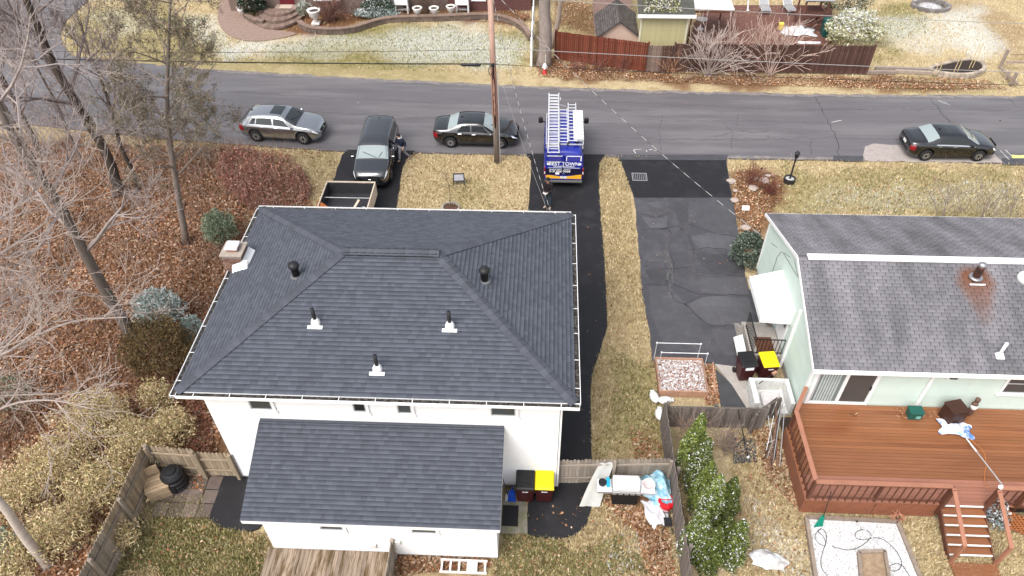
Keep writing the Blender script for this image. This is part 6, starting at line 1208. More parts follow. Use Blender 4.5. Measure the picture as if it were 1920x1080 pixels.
# uncounted undergrowth and fallen leaves
def scatter(poly, n, seed):
    a = np.array(poly); g = np.random.default_rng(seed); out = []; tot = 0
    while tot < n:
        x = g.uniform(a[:, 0].min(), a[:, 0].max(), n); y = g.uniform(a[:, 1].min(), a[:, 1].max(), n); k = inpoly(x, y, poly); out.append(np.stack([x[k], y[k]], 1)); tot += k.sum()
    return np.concatenate(out)[:n]
HARD = [GP([(637, 288), (628, 330), (598, 395), (742, 395), (754, 315), (765, 290)]), GP([(1340, 690), (1400, 690), (1410, 770), (1350, 765)]), [tuple(p) for p in mid], GP([(1160, 295), (1178, 340), (1206, 560), (1224, 676), (1345, 684), (1440, 690), (1440, 560), (1390, 470), (1362, 295)]), [(wx0, wy0), (wx1, wy0), (wx1, wy1), (wx0, wy1)], [(ex0+.3, ey+.3), (ex1, ey+.3), (ex1, wy0), (ex0+.3, wy0)], [(gwx, gwy0), (GX1, gwy0), (GX1, gwy1), (gwx, gwy1)], [(DX0, DY0), (DX1, DY0), (DX1, gwy0), (DX0, gwy0)],
        [p for p in lo]+[p for p in hi]+corner+[(-45, 95), (-90, 95)], GP([(452, -40), (408, 15), (408, 45), (428, 68), (468, 78), (565, 62), (495, 52), (455, 20), (470, -40)]), GP([(384, 900), (382, 960), (420, 992), (500, 1000), (500, 890), (398, 890)]), GP([(938, 938), (988, 941), (989, 1001), (938, 1001)])]
def clear(P): 
    k = np.ones(len(P), bool)
    for h in HARD: k &= ~inpoly(P[:, 0], P[:, 1], h)
    return P[k]
wood = Z_LITTER[0][0]
P = clear(scatter(GP([(0, 250), (440, 275), (560, 300), (590, 395), (470, 430), (330, 800), (270, 860), (150, 1080), (0, 1080)]), 6500, 71)); g = np.random.default_rng(72); n = len(P); h = np.where(g.random(n) < .1, g.uniform(1.0, 2.0, n), g.uniform(.25, 1.0, n)); dr_ = g.normal(size=(n, 2))*.22
S = np.concatenate([P, np.full((n, 1), -.03), P+dr_*h[:, None], h[:, None], np.full((n, 1), .007), np.full((n, 1), .004)], 1); S2 = S.copy(); f = g.uniform(.3, .7, (n, 1)); S2[:, :3] = S[:, :3]+(S[:, 3:6]-S[:, :3])*f; S2[:, 3:6] = S2[:, :3]+g.normal(size=(n, 3))*[.2, .2, .1]+[0, 0, .18]; S2[:, 6:] = [.005, .003]
V, F = segs(np.concatenate([S, S2]), 3); cl = np.repeat(pick([(.28, .15, .10), (.34, .22, .16), (.2, .10, .065), (.42, .31, .25)], 2*n, 73, .2), 6, axis=0); tag(np_mesh('undergrowth', V, F, LEAF, colors=cl), 'tangle of thin bare stems over the leaf litter of the wooded strip', 'undergrowth', kind='stuff')
def thicket(name, label, poly, n, seed, cols, hmax):
    P = clear(scatter(poly, n, seed)); n = len(P); g = np.random.default_rng(seed); keep = g.random(n) < np.clip(vnoise(P[:, 0], P[:, 1], .9, seed)*1.5-.1, .05, 1); P = P[keep]; n = len(P); hh = hmax*(.35+.65*vnoise(P[:, 0], P[:, 1], 1.1, seed+1)); zz = hh*g.random(n)**.6
    V, F, CC = leaves(np.concatenate([P, zz[:, None]], 1), .10*(.5+g.random(n)), pick(cols, n, seed+2, .22), .2, .55, seed); k = n//7; S = np.concatenate([P[:k], np.full((k, 1), -.03), P[:k]+g.normal(size=(k, 2))*.15, (hh[:k]*1.15)[:, None], np.full((k, 1), .008), np.full((k, 1), .004)], 1); V2, F2 = segs(S, 3); F2 = np.concatenate([F2[:, :3], F2[:, [0, 2, 3]]]); F1 = np.concatenate([F[:, :3], F[:, [0, 2, 3]]])
    tag(np_mesh(name, np.concatenate([V, V2]), np.concatenate([F1, F2+len(V)]), LEAF, colors=np.concatenate([CC, np.repeat(pick([(.2, .12, .09), (.3, .2, .16)], k, seed+3, .2), 6, axis=0)])), label, 'undergrowth', kind='stuff')
thicket('red_thicket', 'reddish leafy thicket beside the left driveway lawn', smooth_poly(GP([(425, 280), (530, 292), (575, 325), (588, 385), (480, 398), (445, 380), (400, 330)]), 1), 13000, 74, [(.30, .11, .075), (.40, .18, .13), (.22, .085, .06), (.5, .3, .24)], .5)
thicket('brown_thicket', 'rusty brush along the left wall of the white house', GP([(300, 660), (390, 600), (400, 860), (340, 850), (290, 760)]), 4000, 84, [(.2, .08, .05), (.28, .13, .09), (.14, .055, .035)], .6)
LC = [(.17, .078, .034), (.26, .128, .062), (.33, .185, .105), (.115, .054, .026), (.41, .26, .165), (.24, .095, .045), (.47, .345, .25)]
def litter(name, label, polys, seed, size=.13):
    P = clear(np.concatenate([scatter(p, k, seed+i) for i, (p, k) in enumerate(polys)])); n = len(P); g = np.random.default_rng(seed); P3 = np.concatenate([P, (.0+.05*g.random((n, 1)))], 1); V, F, CC = leaves(P3, size*(.5+g.random(n)), np.clip(pick(LC, n, seed, .2)*(.62+.76*vnoise(P[:, 0], P[:, 1], 1.3, seed+9))[:, None], .01, .9), .75, .7, seed); tag(np_mesh(name, V, F, LEAF, colors=CC), label, 'leaves', kind='stuff')
litter('fallen_leaves', 'brown oak leaves carpeting the wooded strip', [(GP([(0, 262), (440, 280), (540, 300), (590, 395), (470, 420), (400, 900), (285, 850), (150, 1080), (0, 1080)]), 52000)], 81, .12)
litter('fallen_leaves', 'brown leaves drifted along the fences and beds', [(Z_LITTER[1][0], 7000), (Z_LITTER[2][0], 2200), (Z_LITTER[3][0], 900), (Z_LITTER[4][0], 260), (Z_LITTER[5][0], 2600), (Z_LITTER[6][0], 900), (Z_LITTER[7][0], 1100), (Z_LITTER[8][0], 900), (GP([(1640, 140), (1850, 150), (1890, 168), (1640, 165)]), 1800), (GP([(390, 870), (345, 905), (378, 925), (400, 890)]), 200), (GP([(940, 925), (1045, 925), (1040, 945), (945, 945)]), 160)], 91, .095)
litter('stray_leaves', 'stray brown leaves dotted over the lawns', [(GP([(1110, 300), (1225, 300), (1240, 860), (1110, 860)]), 500), (GP([(750, 285), (990, 290), (990, 400), (745, 400)]), 500), (GP([(180, 960), (480, 960), (500, 1080), (160, 1080)]), 350), (GP([(930, 1000), (1260, 950), (1290, 1080), (920, 1080)]), 600), (GP([(1380, 800), (1520, 850), (1520, 1080), (1390, 1080)]), 450), (GP([(1380, 310), (1920, 310), (1920, 400), (1400, 400)]), 700), (GP([(200, 255), (600, 280), (600, 300), (300, 268)]), 500)], 97, .08)
g = np.random.default_rng(98); P = np.concatenate([scatter(GP([(1200, 400), (1390, 400), (1400, 660), (1225, 660)]), 24, 1), scatter(GP([(1045, 400), (1130, 400), (1105, 900), (1048, 900)]), 16, 2), scatter(GP([(200, 150), (1900, 180), (1900, 300), (400, 270)]), 90, 3), scatter(GP([(1000, 930), (1100, 930), (1080, 1000), (1000, 1000)]), 25, 4)]); P = np.concatenate([P, np.full((len(P), 1), .035)], 1); V, F, CC = leaves(P, .09*(.5+g.random(len(P))), pick(LC, len(P), 99), .85, .7, 5); tag(np_mesh('blown_leaves', V, F, LEAF, colors=CC), 'blown leaves lying on the asphalt', 'leaves', kind='stuff')
P = clear(scatter(GP([(0, 270), (440, 285), (470, 420), (400, 850), (150, 1080), (0, 1080)]), 420, 44)); n = len(P); a = g.uniform(0, 6.28, n); L_ = g.uniform(.2, .9, n); S = np.concatenate([P, np.full((n, 1), .06), P+np.stack([np.cos(a), np.sin(a)], 1)*L_[:, None], g.uniform(.03, .14, (n, 1)), np.full((n, 1), .014), np.full((n, 1), .007)], 1); V, F = segs(S, 4); tag(np_mesh('fallen_sticks', V, F, LEAF, colors=np.repeat(pick([(.25, .2, .17), (.14, .1, .08), (.38, .32, .28)], n, 45), 8, axis=0)), 'fallen sticks strewn over the leaf litter', 'sticks', kind='stuff')
# lawn blades
def lawn():
    g = np.random.default_rng(17); P = clear(np.concatenate([scatter(GP([(120, -30), (1960, -30), (1960, 182), (130, 105)]), 60000, 1), scatter(GP([(200, 255), (1960, 300), (1960, 430), (600, 430), (560, 300), (300, 268)]), 42000, 2), scatter(GP([(1100, 290), (1230, 290), (1250, 900), (1100, 900)]), 26000, 3), scatter(GP([(180, 960), (520, 900), (520, 1100), (160, 1100)]), 22000, 4), scatter(GP([(930, 900), (1290, 900), (1290, 1100), (920, 1100)]), 26000, 5), scatter(GP([(1370, 780), (1520, 780), (1760, 980), (1960, 1000), (1960, 1100), (1370, 1100)]), 26000, 6)]))
    n = len(P); zl_, zs2, zg_ = zone(P[:, 0], P[:, 1], Z_LITTER, 11), zone(P[:, 0], P[:, 1], Z_SNOW, 22), zone(P[:, 0], P[:, 1], Z_GREEN, 33)
    keep = g.random(n) > zl_*.85; P, zs2, zg_ = P[keep], zs2[keep], zg_[keep]; n = len(P)
    tanc = pick([(.57, .465, .28), (.48, .38, .21), (.64, .54, .36), (.38, .29, .16), (.53, .44, .25)], n, 18, .15); grn = pick([(.22, .21, .08), (.31, .28, .12), (.17, .165, .06), (.4, .35, .17)], n, 19, .15)
    C = np.where((g.random(n) < zg_*1.05)[:, None], grn, tanc); sn_ = g.random(n) < zs2*.3; C[sn_] = np.array([.66, .67, .67])*(.8+.25*g.random((sn_.sum(), 1)))
    h = g.uniform(.04, .10, n); wd = g.uniform(.03, .07, n); a = g.uniform(0, 6.283, n); d = np.stack([np.cos(a), np.sin(a), np.zeros(n)], 1)*wd[:, None]/2; b = np.concatenate([P, np.full((n, 1), -.06)], 1); tip = b+np.concatenate([g.normal(size=(n, 2))*.05, (h+.06)[:, None]], 1)
    V = np.stack([b-d, b+d, tip], 1).reshape(-1, 3); tag(np_mesh('lawn_grass', V, np.arange(3*n).reshape(n, 3), LEAF, colors=np.repeat(C, 3, axis=0)), 'dormant tan and green lawn grass with a dusting of snow', 'grass', kind='stuff')
lawn()
# arborvitae row
AL = ['farthest and tallest arborvitae behind the weathered fence', 'second arborvitae from the far end of the row', 'third arborvitae from the far end of the row', 'fourth arborvitae from the far end of the row', 'right hand arborvitae halfway along the row', 'snow dusted arborvitae at the near left of the row', 'arborvitae wedged in the middle of the near end', 'short arborvitae in the gap at the right of the row', 'rightmost arborvitae at the near end of the row']
for i, (px, py, h, r) in enumerate(((1318, 778, 3.4, .44), (1330, 823, 3.0, .40), (1337, 868, 2.8, .40), (1352, 893, 2.9, .42), (1380, 897, 2.7, .40), (1323, 960, 2.8, .46), (1350, 990, 2.5, .40), (1372, 972, 2.4, .34), (1396, 978, 2.6, .40))):
    q = G(px, py, h); t = thing('arborvitae', AL[i], 'tree', (q.x, q.y, 0), 0, 'arborvitae row by the weathered fence'); g = np.random.default_rng(300+i); n = 9000; f = g.random(n)**.85; a = g.uniform(0, 6.283, n); prof = r*1.06*np.minimum(1, (1-f)*1.75)**.8*(.86+.14*np.sin(a*5+f*14+i)); k = (.8+.2*g.random(n)**.4)*prof
    P = np.stack([q.x+np.cos(a)*k, q.y+np.sin(a)*k, .05+f*(h-.05)], 1)+g.normal(size=(n, 3))*.03; tone = (1.25, .85, 1.1, 1.3, .7, 1.05, .8, .65, 1.0)[i]; C = tone*pick([(.085, .12, .022), (.13, .165, .036), (.19, .21, .055), (.045, .068, .015)], n, 310+i, .2); sn_ = g.random(n) < (.06+.10*(i in (1, 3, 5, 8)))*(1-.3*f); C[sn_] = (.7, .72, .72)
    V, F, CC = leaves(P, .075*(.6+.8*g.random(n)), C, 0, .45, 320+i); np_mesh('crown', V, F, LEAF, t, CC); MB().tube([(q.x, q.y, -.05), (q.x, q.y, h*.8)], [.05, .01], 6).build('trunk', bark((.15, .1, .07)), t)
q = G(1402, 492); bush('rhododendron', 'dark green rounded shrub at the front corner of the green house', (q.x-.1, q.y), (.75, .8, .85), [(.06, .085, .06), (.11, .14, .11), (.035, .05, .035), (.17, .2, .16)], 3600, .12, 231, shell=.6, aspect=.5)
q = G(1290, 860); twig_bush('bare_shrub', 'pale bare twiggy shrub behind the corner of the weathered fence', (q.x+.1, 15.6), 1.2, 1.4, 232, 40, (.32, .23, .18), 1, 4, rmin=.006, r0=.012); q = G(1365, 840); twig_bush('bare_shrub', 'grey bare shrub right of the tallest arborvitae', (q.x, q.y), 1.1, 1.0, 233, 36, (.28, .22, .19), 1, 4, rmin=.006, r0=.012)
q = G(1405, 345); twig_bush('bare_shrub', 'reddish bare shrub at the corner of the old driveway', (q.x, q.y), 1.0, .95, 234, 50, (.2, .085, .06), 1, 3, rmin=.007, r0=.012); q = G(1440, 362); twig_bush('bare_shrub', 'low dark red shrub in the rocky bed left of the lamp', (q.x, q.y), 1.0, .6, 235, 46, (.16, .06, .045), 1, 3, rmin=.007, r0=.01)
for i, (px, py) in enumerate(((1765, 415), (1840, 425), (1895, 430))):
    q = G(px, py); twig_bush('bare_shrub', ['left', 'middle', 'right'][i]+' one of three bare shrubs on the lawn in front of the green house', (q.x, q.y), .8, 1.9, 236+i, 7, (.24, .19, .17), 2, 3, 'bare shrubs before the green house', rmin=.007, r0=.022)
# ================================================================ FENCES AND YARD THINGS
GRYW = M('weathered_grey_wood', (.27, .23, .19), .9, .22, 4, rnd=.25, stretch=(8, 8, .8), bump=.2); BRNW = M('weathered_tan_wood', (.30, .235, .165), .9, .22, 4, rnd=.25, stretch=(8, 8, .8), bump=.2); DKGW = M('dark_weathered_wood', (.16, .135, .12), .9, .22, 4, rnd=.25, stretch=(8, 8, .8), bump=.2)
board_fence('picket_fence', 'weathered dog ear fence between the two back yards', (.72, 13.78), (4.5, 13.98), 1.45, .125, [GRYW], dog=True, rails=(.28, .82), side=-1, post=1.9)
board_fence('picket_fence', 'dog ear fence panel joining the left corner of the white house', (-11.6, 13.62), (-10.42, 13.62), 1.45, .125, [BRNW], dog=True, rails=(.3, .75), side=-1, post=1.2)
board_fence('picket_fence', 'short tan fence behind the black composter', (-13.3, 13.7), (-11.66, 13.63), 1.6, .13, [BRNW], dog=True, rails=(.3, .8), side=-1, post=1.7)
board_fence('picket_fence', 'long tan fence along the wooded strip at bottom left', (-13.42, 7.6), (-13.36, 13.65), 1.72, .125, [GRYW, BRNW], dog=True, rails=(.25, .75), side=-1, post=2.0)
board_fence('picket_fence', 'dark weathered fence behind the arborvitae row', (4.72, 8.2), (4.56, 16.3), 1.5, .14, [DKGW], rails=(.25, .8), side=-1)
board_fence('picket_fence', 'dark fence running across from the snowy raised bed', (4.6, 16.36), (8.3, 16.4), 1.2, .14, [DKGW], rails=(.4, .92), side=1, post=1.8)
board_fence('leaning_gate', 'open wooden gate leaning by the deck corner', (7.75, 16.2), (8.75, 16.95), 1.15, .13, [DKGW], rails=(.1, .95), side=-1, post=1.2)
# rear timber deck and screen of the white house
rdk = thing('rear_platform', 'mossy weathered plank platform behind the white house wing', 'deck', (-6.6, 9.8, 0)); PLK = M('mossy_plank', (.26, .20, .15), .85, .25, 2, rnd=.2, stretch=(6, .8, 1), col2=(.10, .065, .03), s2=1.1, amt2=.5); x_ = HY(503, 1029, 10.9).x
xe = -4.62
while x_ < xe: MB().bx(x_, x_+.128, 8.2, 10.93, .22, .25).build('plank', PLK, rdk); x_ += .137
MB().bx(-8.35, xe, 8.3, 8.36, .02, .219).build('joist', PLK, rdk); MB().bx(-8.35, xe, 10.7, 10.76, .02, .219).build('joist', PLK, rdk)
ps = thing('privacy_screen', 'grey board screen standing out from the wing wall beside the platform', 'screen', (-4.45, 9.8, 0))
for i in range(19): MB().bx(-4.5, -4.47, 8.2+i*.142, 8.2+i*.142+.134, .05, 1.15).build('board', GRYW, ps)
MB().bx(-4.52, -4.42, 10.82, 10.92, -.02, 1.2).build('post', GRYW, ps); MB().bx(-4.47, -4.43, 8.2, 10.8, .8, .88).build('rail', GRYW, ps)
# wheeled bins
MAR = M('bin_maroon', (.05, .008, .010), .45, .08, 4); LIDB = M('lid_black', (.015, .015, .016), .4, .08, 4); LIDY = M('lid_yellow', (.75, .62, .01), .4, .05, 4)
def wbin(px, py, rz, lidm, label, face=-1):
    q = G(px, py); t = thing('wheeled_bin', label, 'bin', (q.x, q.y, .02), rz, 'wheeled bins', local=True)
    MB().add([(-.25, -.27, .06), (.25, -.27, .06), (.25, .25, .06), (-.25, .25, .06), (-.31, -.36, .98), (.31, -.36, .98), (.31, .34, .98), (-.31, .34, .98)], BOXF).build('body', MAR, t, bev=.03)
    l = MB().add([(-.33, -.39, .985), (.33, -.39, .985), (.33, .37, 1.02), (-.33, .37, 1.02), (-.29, -.34, 1.05), (.29, -.34, 1.05), (.29, .34, 1.1), (-.29, .34, 1.1)], BOXF).build('lid', lidm, t, bev=.02); MB().box((0, .02, 1.085), (.34, .3, .03)).build('lid_panel', lidm, l, bev=.01)
    MB().tube([(-.26, .42, .98), (.26, .42, .98)], .018, 6).build('handle', LIDB, t)
    for s in (-1, 1): MB().lathe([(.11, -.03), (.11, .03)], (s*.29, .27, .11), 12, 'x').build('wheel', TYRE, t)
    MB().bx(-.1, .1, -.352, -.342, .8, .84).build('number_sticker', LW, t)
    return t
wbin(985, 930, 0, LIDB, 'maroon bin with black lid behind the white house'); wbin(1020, 930, 0, LIDY, 'maroon bin with yellow lid behind the white house')
t_ = wbin(1392, 706, .12, LIDB, 'maroon bin with black lid below the side entrance'); MB().bx(-.16, .16, -.36, -.35, .78, .93).build('label_sticker', LW, t_); wbin(1431, 706, .12, LIDY, 'maroon bin with yellow lid beside the pale green wall')
q = G(960, 935); t = thing('dustpan', 'blue upright dustpan leaning beside the black lidded bin', 'dustpan', (q.x, q.y, .02), local=True); BLU = M('blue_plastic', (.01, .06, .42), .4); MB().extr([(-.14, 0, 0), (.14, 0, 0), (.1, .05, .45), (-.1, .05, .45)], (0, -.14, .02)).build('pan', BLU, t); MB().tube([(0, .03, .42), (.02, .1, .6)], .02, 6).build('neck', BLU, t)
q = G(952, 930); t = thing('shovel', 'dark handled shovel leaning on the wing wall', 'shovel', (q.x, q.y, .0), local=True); MB().tube([(.02, -.15, .3), (-.22, .1, 1.35)], .016, 6).build('handle', BLK, t); MB().extr([(-.08, -.2, .05), (.12, -.2, .05), (.12, -.12, .36), (-.06, -.12, .36)], (0, -.02, 0)).build('blade', MTL, t)
q0, q1 = G(943, 948), G(971, 988); t = thing('door_mat', 'dark ribbed mat on the concrete pad behind the wing', 'mat', (*((q0+q1)/2)[:2], .03)); MB().bx(q0.x, q1.x, q1.y, q0.y, .031, .042).build('mat', DARK, t)
for i in range(9): MB().bx(q0.x+.03+i*(q1.x-q0.x-.06)/9, q0.x+.05+i*(q1.x-q0.x-.06)/9, q1.y+.03, q0.y-.03, .042, .052).build('rib', PLB, t)
# barbecue with cover and tarp
q = G(1170, 948); bq = thing('barbecue', 'barbecue with white hood and side shelves by the picket fence', 'grill', (q.x, q.y+.25, 0), local=True); STL = M('brushed_steel', (.5, .5, .5), .3, .08, 5, metal=.6)
MB().box((0, 0, .4), (.85, .5, .7)).build('cabinet', DARK, bq, bev=.02); MB().box((0, -.02, .82), (.95, .55, .14)).build('firebox', STL, bq, bev=.01); hd = MB().extr([(-.44, -.25, .9), (-.44, .25, .9), (-.44, .25, 1.12), (-.44, .05, 1.24), (-.44, -.14, 1.2), (-.44, -.25, 1.06)], (.88, 0, 0)).build('hood', TRIM, bq, bev=.03); MB().tube([(-.3, -.3, 1.0), (.3, -.3, 1.0)], .018, 8).build('handle', STL, hd)
for i in range(4): MB().lathe([(.03, -.34), (.03, -.28), (.01, -.27)], (-.3+i*.2, 0, .82), 10, 'y').build('knob', PLB, bq)
for s in (-1, 1): MB().box((s*.72, -.02, .87), (.46, .48, .04)).build('side_shelf', TRIM, bq, bev=.01); MB().box((s*.72, -.25, .82), (.46, .03, .1)).build('shelf_front', STL, bq)
for s in (-1, 1): MB().lathe([(.08, -.03), (.08, .03)], (s*.36, -.16, .08), 10, 'x').build('wheel', TYRE, bq)
t = thing('pot', 'black pot and blue tray on the left shelf of the barbecue', 'pot', (q.x-.72, q.y+.25, .9), local=True); MB().lathe([(.12, 0), (.14, .12), (.1, .12)], (-.07, .02, 0), 14).build('pot', BLK, t); MB().box((.12, .05, .05), (.12, .34, .1)).build('tray', M('cyan_plastic', (.02, .33, .5), .4), t, bev=.01)
t = thing('basin', 'round pinkish basin on the right shelf of the barbecue', 'bowl', (q.x+.74, q.y+.25, .895), local=True); MB().lathe([(.13, 0), (.2, .08), (.21, .1), (.17, .09), (.1, .03)], (0, 0, 0), 16).build('bowl', M('pale_pink', (.6, .5, .5), .5), t); MB().lathe([(.21, .1), (.225, .105), (.21, .11)], (0, 0, 0), 16, cap=False).build('rim', TRIM, t)
def cloth(name, label, cat, q, sx_, sy_, h, mat, seed, rz=0., n=16):
    g = np.random.default_rng(seed); u = np.linspace(-1, 1, n); U, W_ = np.meshgrid(u, u); ph = g.uniform(0, 6, 6); r2 = U**2+W_**2
    Z = h*np.exp(-r2*1.1)*(1+.45*np.sin(U*5+ph[0])*np.cos(W_*4+ph[1]))+.1*h*np.sin(U*11+W_*7+ph[2])+.03; Xl = U*sx_*(1+.15*np.sin(W_*4+ph[3])); Yl = W_*sy_*(1+.15*np.sin(U*4+ph[4])); c, s = math.cos(rz), math.sin(rz)
    t = thing(name, label, cat, (q[0], q[1], q[2] if len(q) > 2 else 0)); ii = np.arange(n*n).reshape(n, n); z0 = q[2] if len(q) > 2 else 0
    np_mesh('sheet', np.stack([q[0]+Xl*c-Yl*s, q[1]+Xl*s+Yl*c, np.maximum(Z, .015)+z0], -1).reshape(-1, 3), np.stack([ii[:-1, :-1], ii[:-1, 1:], ii[1:, 1:], ii[1:, :-1]], -1).reshape(-1, 4), mat, t, smooth=True); return t
t = thing('grill_cover', 'grey cover sheet hung over the picket fence beside the barbecue', 'cover', (1.95, 13.6, 0)); GC = M('grey_cloth', (.42, .42, .40), .8, .1, 4); V_ = []; n1, n2 = 9, 12
for j in range(n2):
    f = j/(n2-1); z = 1.3*(1-f)+.03*f; y = 13.86-.95*f+.1*math.sin(f*3); 
    for i in range(n1): u = i/(n1-1)-.5; V_.append((2.38-.55*f+u*(.45+.25*f), y+.02*math.sin(u*9+f*2), max(.02, z+.015*math.sin(u*7+f*4))))
mb = MB(); mb.v = V_; mb.f = [(j*n1+i, j*n1+i+1, (j+1)*n1+i+1, (j+1)*n1+i) for j in range(n2-1) for i in range(n1-1)]; mb.build('sheet', GC, t, True)
q = G(1225, 925); cloth('blue_tarp', 'crumpled light blue tarp right of the barbecue', 'tarp', (q.x+.05, q.y+.1), .5, .75, .85, M('tarp_blue', (.20, .42, .55), .5, .25, 4, col2=(.45, .6, .66), s2=4), 5, .5); cloth('plastic_sheet', 'pale grey plastic sheet on leaves below the blue tarp', 'sheet', (q.x+.0, q.y-.75), .35, .5, .2, M('pale_tarp', (.55, .55, .58)), 6, .3)
q = G(1247, 948); t = thing('red_bag', 'bright red open bag below the blue tarp', 'bag', (q.x, q.y, 0), local=True); RDB = M('red_nylon', (.62, .012, .02), .5, .1, 5); MB().lathe([(.18, 0), (.27, .12), (.29, .32), (.23, .42), (.2, .4), (.24, .3)], (0, 0, 0), 9).build('bag', RDB, t, False); MB().tube(curve_pts([(-.2, 0, .4), (0, -.1, .55), (.2, 0, .4)], 2), .015, 5).build('strap', RDB, t)
q = G(1250, 985); t = thing('folded_stool', 'dark folded metal stool in the leaves by the fence', 'stool', (q.x, q.y, 0), local=True)
for a, b in (((-.2, -.3, .03), (.15, .35, .3)), ((.2, -.3, .03), (-.12, .35, .3)), ((-.2, -.3, .03), (.2, -.3, .03)), ((-.1, .3, .28), (.14, .3, .28))): MB().tube([a, b], .015, 6).build('leg', IRON, t)
MB().box((.02, .02, .2), (.26, .3, .03)).build('seat', BLK, t)
# white ladder lying on the leaves
q = G(828, 1062); ld2 = thing('white_ladder', 'white step ladder lying on leaves along the wing wall', 'ladder', (q.x, q.y, 0)); a, b = G(826, 1042), G(912, 1042); y0_, y1_ = 10.42, 10.82; x0_, x1_ = G(826, 1058).x, G(914, 1058).x
for y_ in (y0_, y1_): MB().bx(x0_, x1_, y_-.025, y_+.025, .06, .14).build('rail', M('ladder_white', (.68, .6, .57), .5, .1, 4), ld2)
for i in range(6): MB().bx(x0_+.06+i*(x1_-x0_-.12)/5-.03, x0_+.06+i*(x1_-x0_-.12)/5+.03, y0_+.026, y1_-.026, .08, .12).build('rung', M('ladder_white', (.68, .6, .57)), ld2)
MB().bx(x0_+(x1_-x0_)*.62, x0_+(x1_-x0_)*.78, y0_+.03, y1_-.03, .121, .15).build('platform', TRIM, ld2)
# composter, wooden seat and flagstones at left
q = G(333, 908); t = thing('composter', 'round black plastic composter in the fence corner', 'composter', (q.x, q.y, 0), local=True); MB().lathe([(.40, 0), (.42, .1), (.40, .12), (.41, .3), (.39, .32), (.40, .5), (.37, .52), (.38, .7), (.3, .82), (.1, .86)], (0, 0, 0), 22).build('drum', BLK, t, False); MB().lathe([(.2, .84), (.2, .89), (.05, .91)], (0, 0, 0), 14).build('lid', LIDB, t); MB().box((.02, -.4, .25), (.3, .04, .3)).build('hatch', LIDB, t)
q = G(302, 922); t = thing('wooden_chest', 'pale wooden planter chest left of the composter', 'chest', (q.x, q.y, 0), .5, local=True); TNW = M('pale_tan_wood', (.42, .31, .2), .85, .2, 4, rnd=.2)
for i in range(4): MB().box((0, -.32, .08+i*.13), (.7, .03, .12)).build('front_slat', TNW, t); MB().box((.35, 0, .08+i*.13), (.03, .62, .12)).build('side_slat', TNW, t); MB().box((-.35, 0, .08+i*.13), (.03, .62, .12)).build('side_slat', TNW, t)
for i in range(5): MB().box((0, -.27+i*.135, .56), (.76, .12, .025)).build('lid_slat', TNW, t)
MB().box((-.1, .4, .75), (.6, .05, .5)).build('back_board', TNW, t)
fs_ = thing('flagstone_patio', 'small patio of wet brown flagstones inside the corner fence', 'patio', (-12.3, 12.7, 0)); FST = M('wet_flagstone', (.13, .10, .085), .6, .2, 4, rnd=.3, bump=.2); a, b = G(287, 975), G(380, 920)
for i in range(4):
    for j in range(3): MB().box((-13.0+.24+i*.5+random.uniform(-.02, .02), 12.0+.26+j*.54, .012), (.47, .5, .03), random.uniform(-.03, .03)).build('flagstone', FST, fs_)
# snowy raised bed with pipe frame
CED = M('cedar_frame', (.38, .22, .15), .85, .2, 4, rnd=.15)
rb2 = thing('raised_bed', 'cedar framed raised bed full of snow and leaves by the old driveway', 'raised bed', (5.5, 18.6, 0)); x0_, x1_, y0_, y1_ = 4.62, 6.5, 17.75, 19.45
for a in ((x0_, x1_, y0_, y0_+.05), (x0_, x1_, y1_-.05, y1_), (x0_, x0_+.05, y0_+.05, y1_-.05), (x1_-.05, x1_, y0_+.05, y1_-.05)): MB().bx(*a, -.02, .3).build('board', CED, rb2)
MB().beam((x1_+.3, y0_+.2, .05), (x1_+.45, y1_, .05), .05, .06).build('stake_board', CED, rb2)
MB().bx(x0_+.05, x1_-.05, y0_+.05, y1_-.05, -.02, .22).build('soil_and_snow', M('snowy_soil', (.5, .47, .46), .95, .15, 6, col2=(.22, .12, .09), s2=16, amt2=.5, bump=.8, bscale=20), rb2)
P = np.random.default_rng(9).random((420, 3))*[x1_-x0_-.2, y1_-y0_-.2, .04]+[x0_+.1, y0_+.1, .225]; V, F, CC = leaves(P, .1, pick([(.2, .09, .06), (.7, .7, .7), (.35, .2, .15), (.75, .74, .74)], 420, 9), .7); o = np_mesh('leaf_cover', V, F, LEAF, rb2, CC); o['kind'] = 'stuff'
pv = thing('pipe_frame', 'thin white pipe frame standing over the far end of the cedar bed', 'frame', (5.5, 19.5, 0)); PVC = M('pvc', (.66, .66, .67), .4)
for y_, h, xa_, xb_ in ((19.62, .95, 4.63, 6.35), (19.30, .75, 4.8, 6.6)):
    MB().tube([(xa_, y_, 0), (xa_, y_, h), (xb_, y_, h), (xb_, y_, 0)], .018, 6).build('pipe', PVC, pv); [MB().box((x_, y_, h), (.06, .05, .06)).build('elbow', PVC, pv) for x_ in (xa_, xb_)]
for i, (px, py, rz, lab) in enumerate(((1226, 748, 1.75, 'white bag standing at the corner of the cedar bed'), (1246, 754, .1, 'white bag lying below the cedar bed'), (1236, 780, 1.5, 'lowest white bag hanging by the dark fence corner'))):
    q = G(px, py); t = thing('soil_bag', lab, 'bag', (q.x, q.y, 0), rz, 'white bags by the cedar bed', local=True); b = MB(); V, d = None, None; prof = [(0, .02), (.1, .11), (.25, .14), (.4, .13), (.52, .08), (.56, .03)]
    for k, (xx, r) in enumerate(prof):
        for a in range(8): b.v.append((xx-.28, math.cos(a*.785)*r*1.3, .13+math.sin(a*.785)*r*.85))
    b.f = [(k*8+a, k*8+(a+1) % 8, (k+1)*8+(a+1) % 8, (k+1)*8+a) for k in range(5) for a in range(8)]+[tuple(range(8))[::-1], tuple(range(40, 48))]; b.build('sack', M('sack_white', (.72, .72, .70), .6, .12, 5), t, True); MB().box((.3, 0, .13), (.06, .16, .02)).build('tied_end', M('sack_white', (.72, .72, .70)), t)
